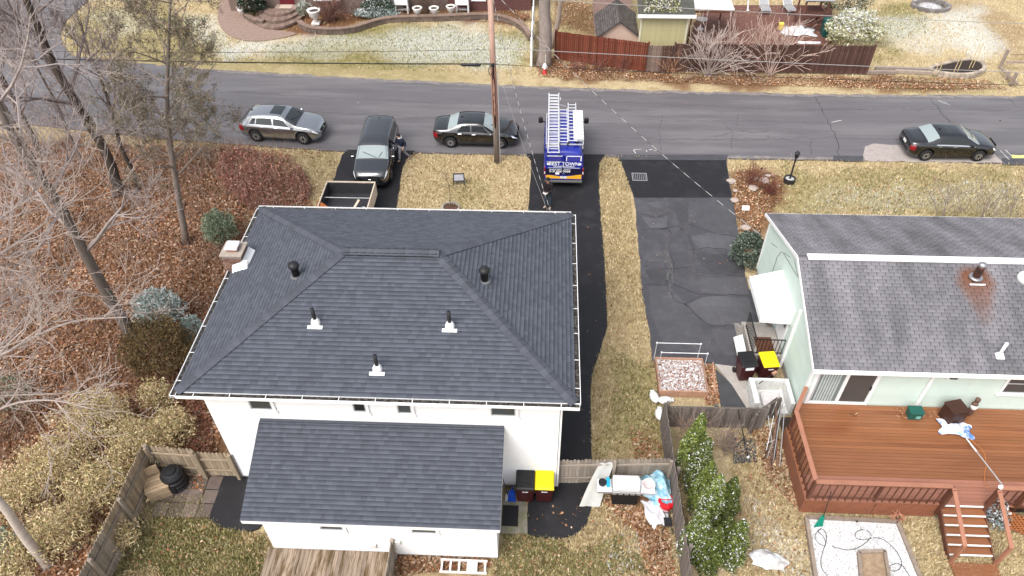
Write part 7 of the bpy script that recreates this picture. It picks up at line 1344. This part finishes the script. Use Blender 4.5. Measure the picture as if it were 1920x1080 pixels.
# white open crate with cushion
q = G(1432, 760); cr = thing('white_crate', 'open white box holding a pale cushion below the yellow lidded bin', 'crate', (8.85, 18.0, 0)); cx0_, cx1_, cy0_, cy1_ = 8.0, 9.5, 17.0, 18.2
for a in ((cx0_, cx0_+.2, cy0_, cy1_), (cx1_-.16, cx1_, cy0_, cy1_), (cx0_+.2, cx1_-.16, cy1_-.12, cy1_)): MB().bx(*a, .0, .72).build('side_panel', M('weathered_white', (.6, .6, .58)), cr, bev=.02)
MB().bx(cx0_+.2, cx1_-.16, cy0_, cy1_-.12, .0, .12).build('bottom', M('weathered_white', (.6, .6, .58)), cr); cu_ = thing('cushion', 'pale pink grey cushion inside the open white box', 'cushion', (8.78, 17.5, .13), local=True); MB().box((.02, 0, .13), (.72, .66, .26)).build('pad', M('cushion_grey', (.55, .52, .52), .8), cu_, bev=.07); MB().tube([(-.35, -.33, .13), (.39, -.33, .13), (.39, .33, .13), (-.35, .33, .13)], .018, 6).build('piping', M('grey_cloth', (.42, .42, .40)), cu_)
st = thing('broom_handle', 'dark handled broom lying across the open white box', 'broom', (8.8, 18.2, .6)); MB().tube([(8.35, 17.95, .66), (8.95, 18.4, .72)], .016, 6).build('handle', BLK, st); MB().box((9.02, 18.44, .72), (.2, .12, .08), .6).build('brush', CED, st)
# pile of poles and sticks at the deck corner
for i in range(9):
    g = random.Random(i); x0_ = 8.1+i*.06; a, b = Vector((x0_, 14.6+g.uniform(0, .5), .03)), Vector((8.75+g.uniform(-.1, .15), 16.5+g.uniform(0, .4), 1.0+g.uniform(-.2, .3)))
    tag(MB().tube([a, b], .016, 5).build('garden_pole', [IRON, M('rusty_stick', (.22, .11, .08), .8), M('dull_silver', (.3, .3, .3), .5)][i % 3], None, at=tuple(a)), ['black', 'rust brown', 'silver'][i % 3]+' pole, '+['outermost', 'middle', 'innermost'][i//3]+' of its colour leaning on the deck corner', 'pole', 'poles leaning on the deck corner')
q = G(1452, 800); t = thing('folding_rack', 'white folding rack tangled among the poles by the deck', 'rack', (8.35, 15.9, 0))
for a, b in (((8.2, 15.3, .2), (8.5, 16.3, .9)), ((8.45, 15.4, .2), (8.3, 16.3, .9)), ((8.2, 15.5, .3), (8.55, 15.6, .45)), ((8.2, 16.0, .7), (8.55, 16.1, .75))): MB().tube([a, b], .012, 6).build('tube', MTL, t)
q = G(1390, 775); t = thing('rod', 'black rod leaning from the dark fence to the path', 'rod', (7.6, 16, 0)); MB().tube([(7.15, 16.25, 1.25), (7.55, 15.1, .02)], .02, 6).build('rod', IRON, t); MB().lathe([(.05, 0), (.05, .05)], (7.55, 15.1, 0), 8).build('tip', TRIM, t)
# deck things
q = G(1713, 785, DZ); t = thing('green_box', 'small dark green storage box against the green house wall', 'box', (q.x, q.y+.1, DZ), local=True); GRB = M('dark_green_plastic', (.012, .09, .07), .4, .06, 4); MB().box((0, 0, .17), (.44, .32, .34), 0, 1.05).build('body', GRB, t, bev=.02); MB().box((0, 0, .37), (.5, .38, .06)).build('lid', GRB, t, bev=.015); MB().box((.08, -.17, .16), (.16, .03, .12)).build('latch', M('pale_green_plastic', (.2, .42, .36), .4), t)
q = G(1783, 792, DZ); t = thing('brown_cabinet', 'dark brown cube cabinet on the deck', 'cabinet', (q.x, q.y+.15, DZ), .25, local=True); BCB = M('dark_brown_vinyl', (.05, .022, .015), .45, .1, 4); MB().box((0, 0, .35), (.62, .55, .7)).build('body', BCB, t, bev=.02); MB().box((0, 0, .715), (.66, .59, .03)).build('top', BCB, t, bev=.008)
for s in (-1, 1): MB().box((s*.15, -.28, .35), (.28, .02, .62)).build('door', BCB, t)
q = G(1803, 750, DZ); t = thing('figurine', 'small dark and pale statue behind the brown cabinet', 'figurine', (q.x, gwy0-.3, DZ), local=True); MB().lathe([(.1, 0), (.12, .1), (.08, .4), (.11, .6), (.07, .7)], (0, 0, 0), 10).build('body', M('figurine_brown', (.12, .07, .05), .6), t, True); MB().lathe([(.06, .7), (.09, .78), (.08, .88), (.02, .92)], (0, 0, 0), 10).build('head', M('figurine_brown', (.12, .07, .05)), t, True); MB().lathe([(.09, .35), (.12, .45), (.09, .55)], (0, -.03, 0), 10).build('apron', URNM, t, True)
q = G(1787, 806, DZ); cloth('pool_float', 'blue and white plastic float crumpled in front of the brown cabinet', 'float', (q.x+.05, q.y, DZ), .52, .3, .2, M('float_blue_white', (.72, .74, .78), .3, .05, 4, col2=(.08, .2, .55), s2=3.2, amt2=.45, spec=.6), 8, -.2)
a, b = G(1812, 822, DZ+.05), G(1851, 905, DZ+1.0); t = thing('telescopic_pole', 'long white pole leaning from the float to the stair rail', 'pole', (a.x, a.y, DZ)); MB().tube([a, (14.78, 13.1, 1.9)], .022, 8).build('pole', MTL, t); MB().tube([a+Vector((0, 0, .0)), a*.7+Vector((14.78, 13.1, 1.9))*.3], .028, 8).build('grip', TRIM, t); MB().lathe([(.07, 0), (.07, .05), (.04, .05)], (14.7, 13.06, 1.85), 12).build('ring', TRIM, t)
t = thing('extension_lead', 'thin orange cord looping beside the white pole on the deck', 'cord', (14.5, 14, DZ)); MB().tube(curve_pts([(a.x+.05, a.y-.1, DZ+.15), (a.x+.5, a.y-.6, DZ+.02), (14.85, 13.7, DZ+.02), (14.8, 13.2, 1.5)], 2), .008, 5).build('cord', M('orange_cord', (.6, .2, .05), .6), t)
for i, (px, py, lab) in enumerate(((1601, 778, 'brown ring of leaves on the deck before the sliding door'),)):
    q = G(px, py, DZ); t = thing('leaf_clump', lab, 'leaves', (q.x, q.y, DZ)); P = np.random.default_rng(i).normal(size=(30, 3))*[.08, .06, .01]+[q.x, q.y, DZ+.02]; V, F, CC = leaves(P, .07, pick(LC, 30, i), .6); np_mesh('leaf', V, F, LEAF, t, CC)
q = G(1742, 775, DZ); P = np.random.default_rng(77).random((160, 3))*[2.2, .5, .02]+[q.x-1.2, q.y-.3, DZ+.01]; V, F, CC = leaves(P, .07, pick(LC, 160, 5), .7); tag(np_mesh('deck_leaves', V, F, LEAF, colors=CC), 'scattered brown leaves on the deck along the green wall', 'leaves', kind='stuff')
# snowy garden bed with hose
gb2 = thing('garden_bed', 'timber edged garden bed covered in snow below the deck', 'garden bed', (10.5, 11.7, 0)); TB = M('bed_timber', (.24, .19, .15), .9, .2, 4, rnd=.2)
bp_ = GP([(1510, 973), (1680, 982), (1728, 1100), (1530, 1100)]); SNW = M('bed_snow', (.60, .61, .62), .8, .1, 4, col2=(.30, .26, .23), s2=24, amt2=.42, bump=.5, bscale=15)
MB().prism(bp_, -.02, .10).build('snow_cover', SNW, gb2)
for a, b in zip(bp_, bp_[1:]+bp_[:1]): MB().beam((*a, .08), (*b, .08), .12, .2).build('timber', TB, gb2)
a, b, c, d = [G(*p) for p in ((1607, 1040), (1655, 1038), (1665, 1100), (1612, 1100))]; MB().prism([tuple(p[:2]) for p in (a, b, c, d)], .09, .125).build('soil_patch', M('bare_bed_soil', (.28, .2, .13), .95, .3, 6), gb2)
for p, q in ((a, b), (a, d), (b, c)): MB().beam((p.x, p.y, .16), (q.x, q.y, .16), .1, .14).build('inner_timber', TB, gb2)
hs_ = thing('garden_hose', 'thin black hose looping over the snowy garden bed', 'hose', (10.5, 11.8, .12)); pts = []
for px, py in ((1540, 990), (1525, 1005), (1535, 1020), (1550, 1025), (1545, 1005), (1530, 995), (1545, 990), (1552, 1010), (1540, 1040), (1538, 1065), (1560, 1090)): pts.append(G(px, py, .125))
MB().tube(curve_pts(pts, 3), .009, 5).build('loop', BLK, hs_); pts = [G(px, py, .128) for px, py in ((1560, 1025), (1600, 1035), (1640, 1005), (1620, 990), (1600, 1000), (1610, 1015), (1650, 1005), (1680, 1030), (1695, 1060), (1675, 1075), (1665, 1060), (1690, 1055), (1705, 1080))]; MB().tube(curve_pts(pts, 3), .009, 5).build('loop', BLK, hs_)
a, b = G(1607, 978, .25), G(1648, 1022, .16); t = thing('grey_pipe', 'straight grey pipe resting on the snowy bed', 'pipe', tuple(a)); MB().tube([a, b], .02, 6).build('pipe', MTL, t); MB().lathe([(.03, -.02), (.03, .03)], tuple(a), 8).build('cap', PLB, t)
q = G(1535, 982, .12); t = thing('leaf_rake', 'green fan rake standing against the deck lattice', 'rake', (q.x, q.y, 0)); MB().extr([(q.x-.2, q.y-.14, .14), (q.x+.1, q.y-.1, .14), (q.x+.14, q.y+.1, .42), (q.x+.06, q.y+.12, .45)], (0, .02, .02)).build('rake_head', M('rake_green', (.0, .17, .11), .4), t); MB().tube([(q.x+.1, q.y+.1, .42), (q.x+.14, 12.97, 1.45)], .014, 6).build('handle', BLK, t)
q = G(1440, 1052); cloth('snowy_cover', 'crumpled white sheet lying on the grass right of the arborvitae', 'sheet', (q.x, q.y), .55, .3, .22, M('sheet_white', (.66, .66, .66), .7, .15, 4, col2=(.4, .38, .36), s2=3), 12, -.2)
q = G(1840, 990); bush('stair_shrub', 'blue grey snowy shrub beside the deck stairs', (q.x+.4, q.y+.3), (.35, .5, .5), [(.2, .24, .25), (.4, .43, .45), (.1, .12, .1)], 900, .1, 251, snow=.2); q = G(1680, 970); bush('dry_tuft', 'rust coloured dry tuft at the foot of the deck lattice', (12.0, 12.85), (.25, .15, .22), [(.45, .18, .1), (.55, .28, .18)], 160, .14, 252, aspect=.15)
# front lawn: sapling in ring, sign, lamp, stones
q = G(845, 390); sp_ = thing('sapling', 'young bare sapling in a stone ringed mulch circle', 'tree', (q.x, q.y, 0)); ring = [(q.x+math.cos(k*.349)*.42, q.y+math.sin(k*.349)*.42) for k in range(19)]; wall_run(ring, sp_, .15, .1, .1, -.02, M('ring_stone', (.3, .27, .22), .9, .2, 6, rnd=.25), 'ring_stone'); MB().lathe([(.38, 0), (.15, .07), (.02, .1)], (q.x, q.y, 0), 14).build('mulch', M('mulch', (.09, .045, .03), .95, .4, 12, bump=.8), sp_)
S = []; grow(S, Vector((q.x, q.y, 1.3)), Vector((0, 0, 1)), .9, .014, 2, random.Random(4), .5, 4, .2, .1, .004); MB().tube([(q.x, q.y, .02), (q.x+.02, q.y, 1.4)], [.02, .013], 6).build('trunk', bark(MD), sp_); V, F = segs(S, 4); np_mesh('branches', V, F, bark(MD), sp_)
q = G(861, 345); t = thing('yard_sign', 'small black framed sign on the lawn left of the utility pole', 'sign', (q.x, q.y, 0), .1, local=True); MB().ob((-.24, 0, .18), (.48, 0, 0), (0, .2, .3), (0, -.01, .01)).build('panel', M('sign_grey', (.3, .3, .33), .5, .4, 8), t)
for s in (-1, 1): MB().beam((s*.27, -.12, 0), (s*.27, .24, .52), .05, .04).build('leg', BLK, t); 
MB().ob((-.26, .19, .46), (.52, 0, 0), (0, .04, .05), (0, -.02, .02)).build('top_bar', BLK, t); MB().ob((-.26, -.02, .15), (.52, 0, 0), (0, .04, .05), (0, -.02, .02)).build('lower_bar', BLK, t)
q = G(1479, 341); t = thing('lamp_post', 'black lantern post in a round planter at the street edge', 'lamp', (q.x, q.y, 0), local=True); MB().lathe([(.27, 0), (.3, .2), (.3, .26), (.24, .26), (.22, .2), (.05, .2)], (0, 0, 0), 18).build('planter', M('planter_black', (.03, .03, .03), .7, .2, 5), t); MB().lathe([(.22, .2), (.02, .23)], (0, 0, 0), 14).build('gravel', M('planter_gravel', (.4, .4, .38), .9, .3, 12), t)
MB().lathe([(.055, .2), (.045, .3), (.04, 1.45)], (0, 0, 0), 10).build('post', BLK, t); MB().lathe([(.05, 1.45), (.09, 1.5), (.12, 1.74), (.14, 1.76), (.06, 1.84), (.02, 1.9)], (0, 0, 0), 10).build('lantern', BLK, t); MB().lathe([(.075, 1.52), (.1, 1.72)], (0, 0, 0), 8).build('lantern_glass', glass('lantern_glass', (.4, .4, .38)), t)
q = G(1424, 332); t = thing('path_light', 'small black stake light among the rocks', 'lamp', (q.x, q.y, 0), local=True); MB().lathe([(.012, 0), (.012, .5)], (0, 0, 0), 6).build('stake', BLK, t); MB().lathe([(.05, .5), (.07, .56), (.01, .62)], (0, 0, 0), 8).build('cap', BLK, t)
STP = M('pale_rock', (.40, .33, .29), .9, .2, 5)
for i, (px, py, s) in enumerate(((1411, 354, .24), (1432, 340, .25), (1414, 335, .18), (1371, 341, .22), (1377, 377, .2), (1379, 358, .12), (1398, 428, .22), (1440, 330, .13))):
    q = G(px, py); g = np.random.default_rng(400+i); b = MB(); 
    for k, (zz, r) in enumerate(((-.02, .8), (.3, 1), (.6, .85), (.8, .4))):
        for a in range(9): rr_ = r*s*g.uniform(.8, 1.15); b.v.append((q.x+math.cos(a*.698)*rr_*1.2, q.y+math.sin(a*.698)*rr_, zz*s*.8))
    b.f = [(k*9+a, k*9+(a+1) % 9, (k+1)*9+(a+1) % 9, (k+1)*9+a) for k in range(3) for a in range(9)]+[tuple(range(27, 36))]
    tag(b.build('rock', STP, None, at=(q.x, q.y, 0)), ['broad pale rock in the middle of the red shrub bed', 'large pinkish rock at the top of the red shrub bed', 'small pale rock under the reddish bare shrub', 'flat rock at the upper edge of the old driveway', 'rock beside the driveway halfway down the bed', 'tiny rock at the driveway edge of the bed', 'rock nearest the dark rhododendron', 'little rock at the lawn side of the bed'][i], 'rock', 'rocks in the corner bed')
q = G(1396, 398); t = thing('small_sign', 'small white sign stuck in the leafy corner bed', 'sign', (q.x, q.y, 0), local=True); MB().ob((-.16, 0, .12), (.36, 0, 0), (0, .12, .2), (0, -.01, .01)).build('panel', TRIM, t); MB().tube([(0, .02, 0), (0, .02, .2)], .01, 5).build('stake', MTL, t)
# drain grate and small street things
q0, q1 = G(1184, 325), G(1214, 340); gr = thing('drain_grate', 'pale metal drain grate in the new driveway apron', 'drain', (*((q0+q1)/2)[:2], .02)); x0_, x1_, y0_, y1_ = q0.x, q1.x, q1.y, q0.y; GM = M('grate_grey', (.26, .26, .27), .6, .2, 6)
for a in ((x0_, x1_, y0_, y0_+.04), (x0_, x1_, y1_-.04, y1_), (x0_, x0_+.04, y0_+.04, y1_-.04), (x1_-.04, x1_, y0_+.04, y1_-.04)): MB().bx(*a, .024, .04).build('frame_bar', GM, gr)
for i in range(1, 8): MB().bx(x0_+i*(x1_-x0_)/8-.012, x0_+i*(x1_-x0_)/8+.012, y0_+.04, y1_-.04, .024, .036).build('bar', GM, gr)
# ================================================================ UTILITY POLE, CABLES, PEOPLE
pb_ = G(932, 303); po = thing('utility_pole', 'tall weathered wooden utility pole at the street edge with a rotten split', 'utility pole', (pb_.x, pb_.y, 0), local=True)
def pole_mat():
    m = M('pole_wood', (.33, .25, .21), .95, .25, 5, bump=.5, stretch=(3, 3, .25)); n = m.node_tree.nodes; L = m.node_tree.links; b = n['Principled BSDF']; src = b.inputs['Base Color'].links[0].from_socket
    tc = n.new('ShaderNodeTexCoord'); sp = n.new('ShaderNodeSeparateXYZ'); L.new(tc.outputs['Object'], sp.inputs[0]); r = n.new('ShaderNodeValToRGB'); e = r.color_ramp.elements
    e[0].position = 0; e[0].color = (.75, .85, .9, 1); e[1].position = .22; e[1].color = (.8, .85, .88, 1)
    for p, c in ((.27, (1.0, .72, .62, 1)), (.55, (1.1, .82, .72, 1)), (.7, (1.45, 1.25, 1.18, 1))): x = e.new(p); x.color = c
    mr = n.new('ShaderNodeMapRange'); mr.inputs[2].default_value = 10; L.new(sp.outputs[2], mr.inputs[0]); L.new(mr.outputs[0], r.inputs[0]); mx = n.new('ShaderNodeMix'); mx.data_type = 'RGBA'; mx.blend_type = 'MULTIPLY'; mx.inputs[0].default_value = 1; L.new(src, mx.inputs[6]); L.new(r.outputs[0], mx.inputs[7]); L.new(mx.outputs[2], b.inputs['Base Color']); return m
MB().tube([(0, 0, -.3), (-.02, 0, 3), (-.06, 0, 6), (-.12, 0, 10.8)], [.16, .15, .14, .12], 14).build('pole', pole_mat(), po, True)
ROT = M('rot_wood', (.02, .008, .006), .95, .4, 9, bump=.6); g = random.Random(3); vs = []; n = 22
for i in range(n+1):
    z = 2.15+3.55*i/n; k = math.sin(math.pi*min(1, i/n*1.02))**.5; r = .155-.003*z; xo_ = -.013*z*.6
    for s in (-1, 1): a = -math.pi/2-.05+s*(.16+.42*k*g.uniform(.55, 1)); vs.append((xo_+math.cos(a)*(r+.014), math.sin(a)*(r+.014), z))
MB().add(vs, [(2*i, 2*i+1, 2*i+3, 2*i+2) for i in range(n)]).build('rot_split', ROT, po)
MB().box((-.06, -.17, 5.7), (.14, .12, .16)).build('cable_bracket', BLK, po); MB().lathe([(.18, -.04), (.18, .04)], (-.06, 0, 5.7), 14).build('band', M('galv', (.4, .4, .41)), po); MB().tube([(.17, -.03, 0), (.16, -.03, 2.4), (.14, -.03, 5.2)], .03, 6).build('conduit', M('conduit_grey', (.42, .4, .4), .6), po)
MB().box((-.12, 0, 10.3), (2.2, .1, .12)).build('cross_arm', M('pole_wood', (.33, .25, .21)), po)
for x_ in (-1.0, -.5, .5, 1.0): MB().lathe([(.03, 0), (.06, .06), (.05, .14), (.02, .18)], (x_-.12, 0, 10.36), 8).build('insulator', M('insulator', (.2, .12, .1), .3), po)
MB().tube(curve_pts([(-.15, -.17, 5.68), (-.28, -.18, 5.5), (-.22, -.19, 5.1), (-.1, -.19, 5.3)], 2), .018, 5).build('cable_loop', BLK, po)
CBK = M('cable_black', (.012, .012, .013), .6); CGR = M('cable_grey', (.30, .28, .27), .6)
def twist_mat():
    m = M('triplex_cable', (.5, .5, .5), .5, .05, 3); n = m.node_tree.nodes; L = m.node_tree.links; b = n['Principled BSDF']; tc = n.new('ShaderNodeTexCoord'); wv = n.new('ShaderNodeTexWave'); wv.bands_direction = 'Y'; wv.inputs['Scale'].default_value = .75; L.new(tc.outputs['Object'], wv.inputs['Vector']); r = n.new('ShaderNodeValToRGB'); r.color_ramp.elements[0].position = .42; r.color_ramp.elements[0].color = (.06, .06, .06, 1); r.color_ramp.elements[1].position = .5; r.color_ramp.elements[1].color = (.36, .36, .36, 1); L.new(wv.outputs[0], r.inputs[0]); L.new(r.outputs[0], b.inputs['Base Color']); return m
TWI = twist_mat()
def cable(label, a, b, sag, r, mat, n=24):
    a, b = Vector(a), Vector(b); pts = [a+(b-a)*(i/n)-Vector((0, 0, sag*4*(i/n)*(1-i/n))) for i in range(n+1)]
    tag(MB().tube(pts, r, 6).build('overhead_cable', mat, None, True, at=tuple(a)), label, 'cable', 'overhead cables')
X0, Y0 = pb_.x-.06, pb_.y
cable('thick black cable running left from the pole over the street', (X0, Y0-.1, 5.72), (-52, Y0+.2, 6.3), .35, .028, CBK); cable('thin dark cable running left just above the thick black one', (X0, Y0, 6.4), (-52, Y0+.2, 6.4), .4, .010, CBK)
cable('pale cable running right from the pole past the dark fence', (X0, Y0, 6.5), (45, Y0, 5.2), .25, .016, CGR); cable('dark cable running right just below the pale one', (X0, Y0-.1, 5.7), (45, Y0, 4.8), .3, .012, CBK)
cable('highest pale cable crossing above the sheds', (X0, Y0, 9.0), (45, Y0, 7.8), .45, .014, CGR); cable('highest thin cable crossing above the front walk', (X0, Y0, 9.2), (-52, Y0+.2, 9.0), .6, .008, CGR)
cable('twisted service cable from the pole to the green house gable', (X0, Y0, 9.35), (9.4, 20.85, 4.35), .55, .011, TWI, 40); cable('twisted service cable from the pole to the front corner of the white house', (X0, Y0, 9.35), (.3, 22.1, 5.45), .55, .010, TWI, 40)
cable('thin grey phone line from the pole to the white house', (X0, Y0, 6.3), (.22, 22.1, 5.4), .3, .006, CGR, 30)
sp_ = thing('splice_case', 'black cylindrical splice case hanging on the cable left of the pole', 'splice case', (-3.65, Y0-.1, 5.66), local=True); MB().lathe([(.03, -.5), (.075, -.42), (.08, .42), (.03, .5)], (0, 0, 0), 12, 'x').build('case', BLK, sp_, True)
for x_ in (-.3, .3): MB().lathe([(.088, x_-.02), (.088, x_+.02)], (0, 0, 0), 12, 'x').build('clamp', PLB, sp_)
tag(MB().tube(curve_pts([(9.4, 20.85, 4.35), (9.42, 20.5, 4.2), (9.55, 20.3, 3.9), (9.58, 21.8, 3.5), (9.58, 22.9, 3.2), (9.58, 22.9, 1.4)], 1), .007, 5).build('service_wire', CBK, gh), None)
MB().bx(9.5, 9.6, 22.75, 23.05, 1.0, 1.5).build('electric_meter', M('meter_grey', (.35, .36, .37), .5), gh)
# ---------------------------------------------------------------- people
def skin_part(name, joints, edges, radii, mat, parent, sub=2):
    me = bpy.data.meshes.new(name); keys = list(joints); me.from_pydata([tuple(joints[k]) for k in keys], [(keys.index(a), keys.index(b)) for a, b in edges], []); me.materials.append(mat); o = bpy.data.objects.new(name, me); _link(o, parent)
    o.modifiers.new('skin', 'SKIN'); sv = me.skin_vertices[0].data
    for i, k in enumerate(keys): r = radii[k]; sv[i].radius = r if isinstance(r, tuple) else (r, r); sv[i].use_root = (i == 0)
    s = o.modifiers.new('sub', 'SUBSURF'); s.levels = s.render_levels = sub; me.update(); return o
SKINM = M('skin', (.48, .29, .21), .6, .05, 5)
def person(label, loc, rz, H, pose, jacket, trouser, shoe, hair, collar=None):
    t = thing('person', label, 'person', loc, rz, local=True); k = H/1.75; J = {a: Vector(b)*k for a, b in pose.items()}
    B = {n: J[n] for n in ('pelvis', 'chest', 'neck', 'headb', 'headm', 'headt', 'lsh', 'lel', 'lwr', 'rsh', 'rel', 'rwr', 'lhip', 'lkn', 'lan', 'rhip', 'rkn', 'ran')}; E = [('pelvis', 'chest'), ('chest', 'neck'), ('neck', 'headb'), ('headb', 'headm'), ('headm', 'headt'), ('chest', 'lsh'), ('lsh', 'lel'), ('lel', 'lwr'), ('chest', 'rsh'), ('rsh', 'rel'), ('rel', 'rwr'), ('pelvis', 'lhip'), ('lhip', 'lkn'), ('lkn', 'lan'), ('pelvis', 'rhip'), ('rhip', 'rkn'), ('rkn', 'ran')]
    rad = dict(pelvis=.12, chest=(.15, .11), neck=.055, headb=.075, headm=(.085, .098), headt=.06, lsh=.055, lel=.042, lwr=.03, rsh=.055, rel=.042, rwr=.03, lhip=.085, lkn=.055, lan=.04, rhip=.085, rkn=.055, ran=.04)
    for s in 'lr':                                           # palm and five fingers
        w, e = J[s+'wr'], J[s+'el']; d = (w-e).normalized(); side = d.cross(Vector((0, 0, 1))).normalized() if abs(d.z) < .95 else Vector((1, 0, 0)); nrm = side.cross(d); B[s+'palm'] = w+d*.06; E.append((s+'wr', s+'palm')); rad[s+'palm'] = (.036, .02)
        for f, (o_, ln) in enumerate(((-.03, .065), (-.01, .08), (.01, .085), (.03, .075))):
            b1, b2 = B[s+'palm']+side*o_*.9+d*.03, B[s+'palm']+side*o_*1.05+d*(.03+ln*.6)+nrm*.02; B[f'{s}f{f}a'], B[f'{s}f{f}b'] = b1, b2; E += [(s+'palm', f'{s}f{f}a'), (f'{s}f{f}a', f'{s}f{f}b')]; rad[f'{s}f{f}a'] = .009; rad[f'{s}f{f}b'] = .008
        B[s+'th'] = B[s+'palm']+side*-.06+d*.02; E.append((s+'palm', s+'th')); rad[s+'th'] = .01
    skin_part('body', B, E, {n: (rad[n] if n in rad else .05) for n in B}, SKINM, t)
    skin_part('jacket', {n: J[n] for n in ('pelvis', 'waist', 'chest', 'neck', 'lsh', 'lel', 'lcf', 'rsh', 'rel', 'rcf')}, [('pelvis', 'waist'), ('waist', 'chest'), ('chest', 'neck'), ('chest', 'lsh'), ('lsh', 'lel'), ('lel', 'lcf'), ('chest', 'rsh'), ('rsh', 'rel'), ('rel', 'rcf')], dict(pelvis=(.185, .155), waist=(.175, .145), chest=(.2, .15), neck=.085, lsh=.088, lel=.068, lcf=.052, rsh=.088, rel=.068, rcf=.052), jacket, t)
    skin_part('trousers', {n: J[n] for n in ('pelvis', 'lhip', 'lkn', 'lan', 'rhip', 'rkn', 'ran')}, [('pelvis', 'lhip'), ('lhip', 'lkn'), ('lkn', 'lan'), ('pelvis', 'rhip'), ('rhip', 'rkn'), ('rkn', 'ran')], dict(pelvis=(.155, .13), lhip=.105, lkn=.078, lan=.066, rhip=.105, rkn=.078, ran=.066), trouser, t)
    for s in 'lr':
        a = J[s+'an']; f = Vector((0, -1, 0)); f.rotate(Matrix.Rotation(pose.get(s+'turn', (0, 0, 0))[2], 3, 'Z')); skin_part('shoe', dict(h=a+Vector((0, .03, -.045))*k, b=a+f*.1*k+Vector((0, 0, -.05))*k, t=a+f*.17*k+Vector((0, 0, -.055))*k), [('h', 'b'), ('b', 't')], dict(h=(.05, .045), b=(.05, .04), t=(.04, .03)), shoe, t)
    hd_ = J['headm']; m = MB(); fw_ = (Vector((0, -1, 0))); n = 12
    hp = [(.0, .135), (.06, .125), (.095, .09), (.112, .03), (.108, -.03), (.085, -.075)]
    for r, z in hp[::-1]:
        for a in range(n): th = a*2*math.pi/n; y = math.sin(th)*r*1.1; cutz = z if not (y < -.03 and z < .05) else .05; m.v.append(((hd_.x+math.cos(th)*r*k), hd_.y+(y+.012)*k, hd_.z+cutz*k))
    m.f = [(i*n+a, i*n+(a+1) % n, (i+1)*n+(a+1) % n, (i+1)*n+a) for i in range(len(hp)-1) for a in range(n)]; m.build('hair', hair, t, True)
    fc = MB().add([(hd_.x-.014, hd_.y-.098*k, hd_.z-.03), (hd_.x+.014, hd_.y-.098*k, hd_.z-.03), (hd_.x, hd_.y-.13*k, hd_.z-.025), (hd_.x, hd_.y-.1*k, hd_.z+.015)], [(0, 1, 2), (0, 2, 3), (1, 3, 2), (0, 3, 1)]).build('nose', SKINM, t)
    for s in (-1, 1): MB().lathe([(.014, -.004), (.012, .006), (.003, .01)], (hd_.x+s*.034, hd_.y-.102*k, hd_.z+.012), 8, 'y').build('eye', DARK, t); MB().lathe([(.022, -.012), (.026, 0), (.02, .012)], (hd_.x+s*.098*k, hd_.y, hd_.z-.01), 8, 'x').build('ear', SKINM, t)
    MB().box((hd_.x, hd_.y-.099*k, hd_.z-.055), (.045, .01, .01)).build('mouth', M('lip', (.3, .12, .1), .6), t)
    if collar: MB().lathe([(.09, -.05), (.13, 0), (.12, .06), (.09, .03)], (J['neck'].x, J['neck'].y+.03, J['neck'].z+.02), 14, cap=False).build('hood', collar, t, True)
    return t
WALK = dict(pelvis=(0, 0, .93), waist=(0, -.03, 1.08), chest=(0, -.08, 1.32), neck=(0, -.11, 1.47), headb=(0, -.14, 1.54), headm=(0, -.17, 1.64), headt=(0, -.16, 1.72), lsh=(.19, -.07, 1.40), lel=(.25, .06, 1.14), lcf=(.22, -.06, .96), lwr=(.215, -.1, .93), rsh=(-.19, -.1, 1.40), rel=(-.27, -.14, 1.13), rcf=(-.3, -.32, 1.03), rwr=(-.305, -.36, 1.02), lhip=(.09, 0, .88), lkn=(.11, .08, .48), lan=(.14, .36, .12), rhip=(-.09, -.02, .88), rkn=(-.1, -.16, .48), ran=(-.09, -.2, .09))
STAND = dict(pelvis=(0, 0, .95), waist=(0, -.01, 1.1), chest=(0, -.03, 1.34), neck=(0, -.05, 1.49), headb=(0, -.07, 1.56), headm=(0, -.1, 1.66), headt=(0, -.09, 1.73), lsh=(.19, -.03, 1.42), lel=(.24, -.08, 1.14), lcf=(.1, -.28, 1.06), lwr=(.07, -.31, 1.06), rsh=(-.19, -.03, 1.42), rel=(-.24, -.08, 1.14), rcf=(-.1, -.28, 1.06), rwr=(-.07, -.31, 1.06), lhip=(.09, 0, .9), lkn=(.13, -.04, .49), lan=(.14, .0, .09), rhip=(-.09, 0, .9), rkn=(-.11, -.05, .49), ran=(-.12, -.03, .09))
NVY = M('navy_jacket', (.018, .022, .045), .8, .2, 6); JEAN = M('grey_jeans', (.22, .22, .25), .9, .12, 6); SHO = M('tan_shoe', (.4, .28, .22), .7); BRH = M('dark_hair', (.02, .014, .012), .7)
p = G(757, 301); person('person in dark jacket and pale jeans walking beside the graphite suv', (p.x, p.y, .02), R(-38), 1.72, WALK, NVY, JEAN, SHO, BRH, M('white_hood', (.7, .7, .72), .8))
p = G(1027, 389); person('person in black jacket and dark jeans standing behind the blue van', (p.x, p.y, .02), R(-25), 1.8, STAND, M('black_jacket', (.014, .010, .013), .75, .2, 6), M('dark_jeans', (.03, .045, .06), .9, .15, 6), SHO, M('black_cap', (.012, .011, .011), .7))
d_ = Vector((0, -.36, 1.1)); d_.rotate(Matrix.Rotation(R(-25), 3, 'Z')); t = thing('controller', 'small pale handheld controller held by the person behind the van', 'controller', (p.x+d_.x, p.y+d_.y, 1.12), R(-25), local=True); MB().box((0, 0, 0), (.2, .1, .04)).build('body', URNM, t, bev=.01); MB().box((0, .03, .04), (.15, .02, .08)).build('screen', DARK, t)
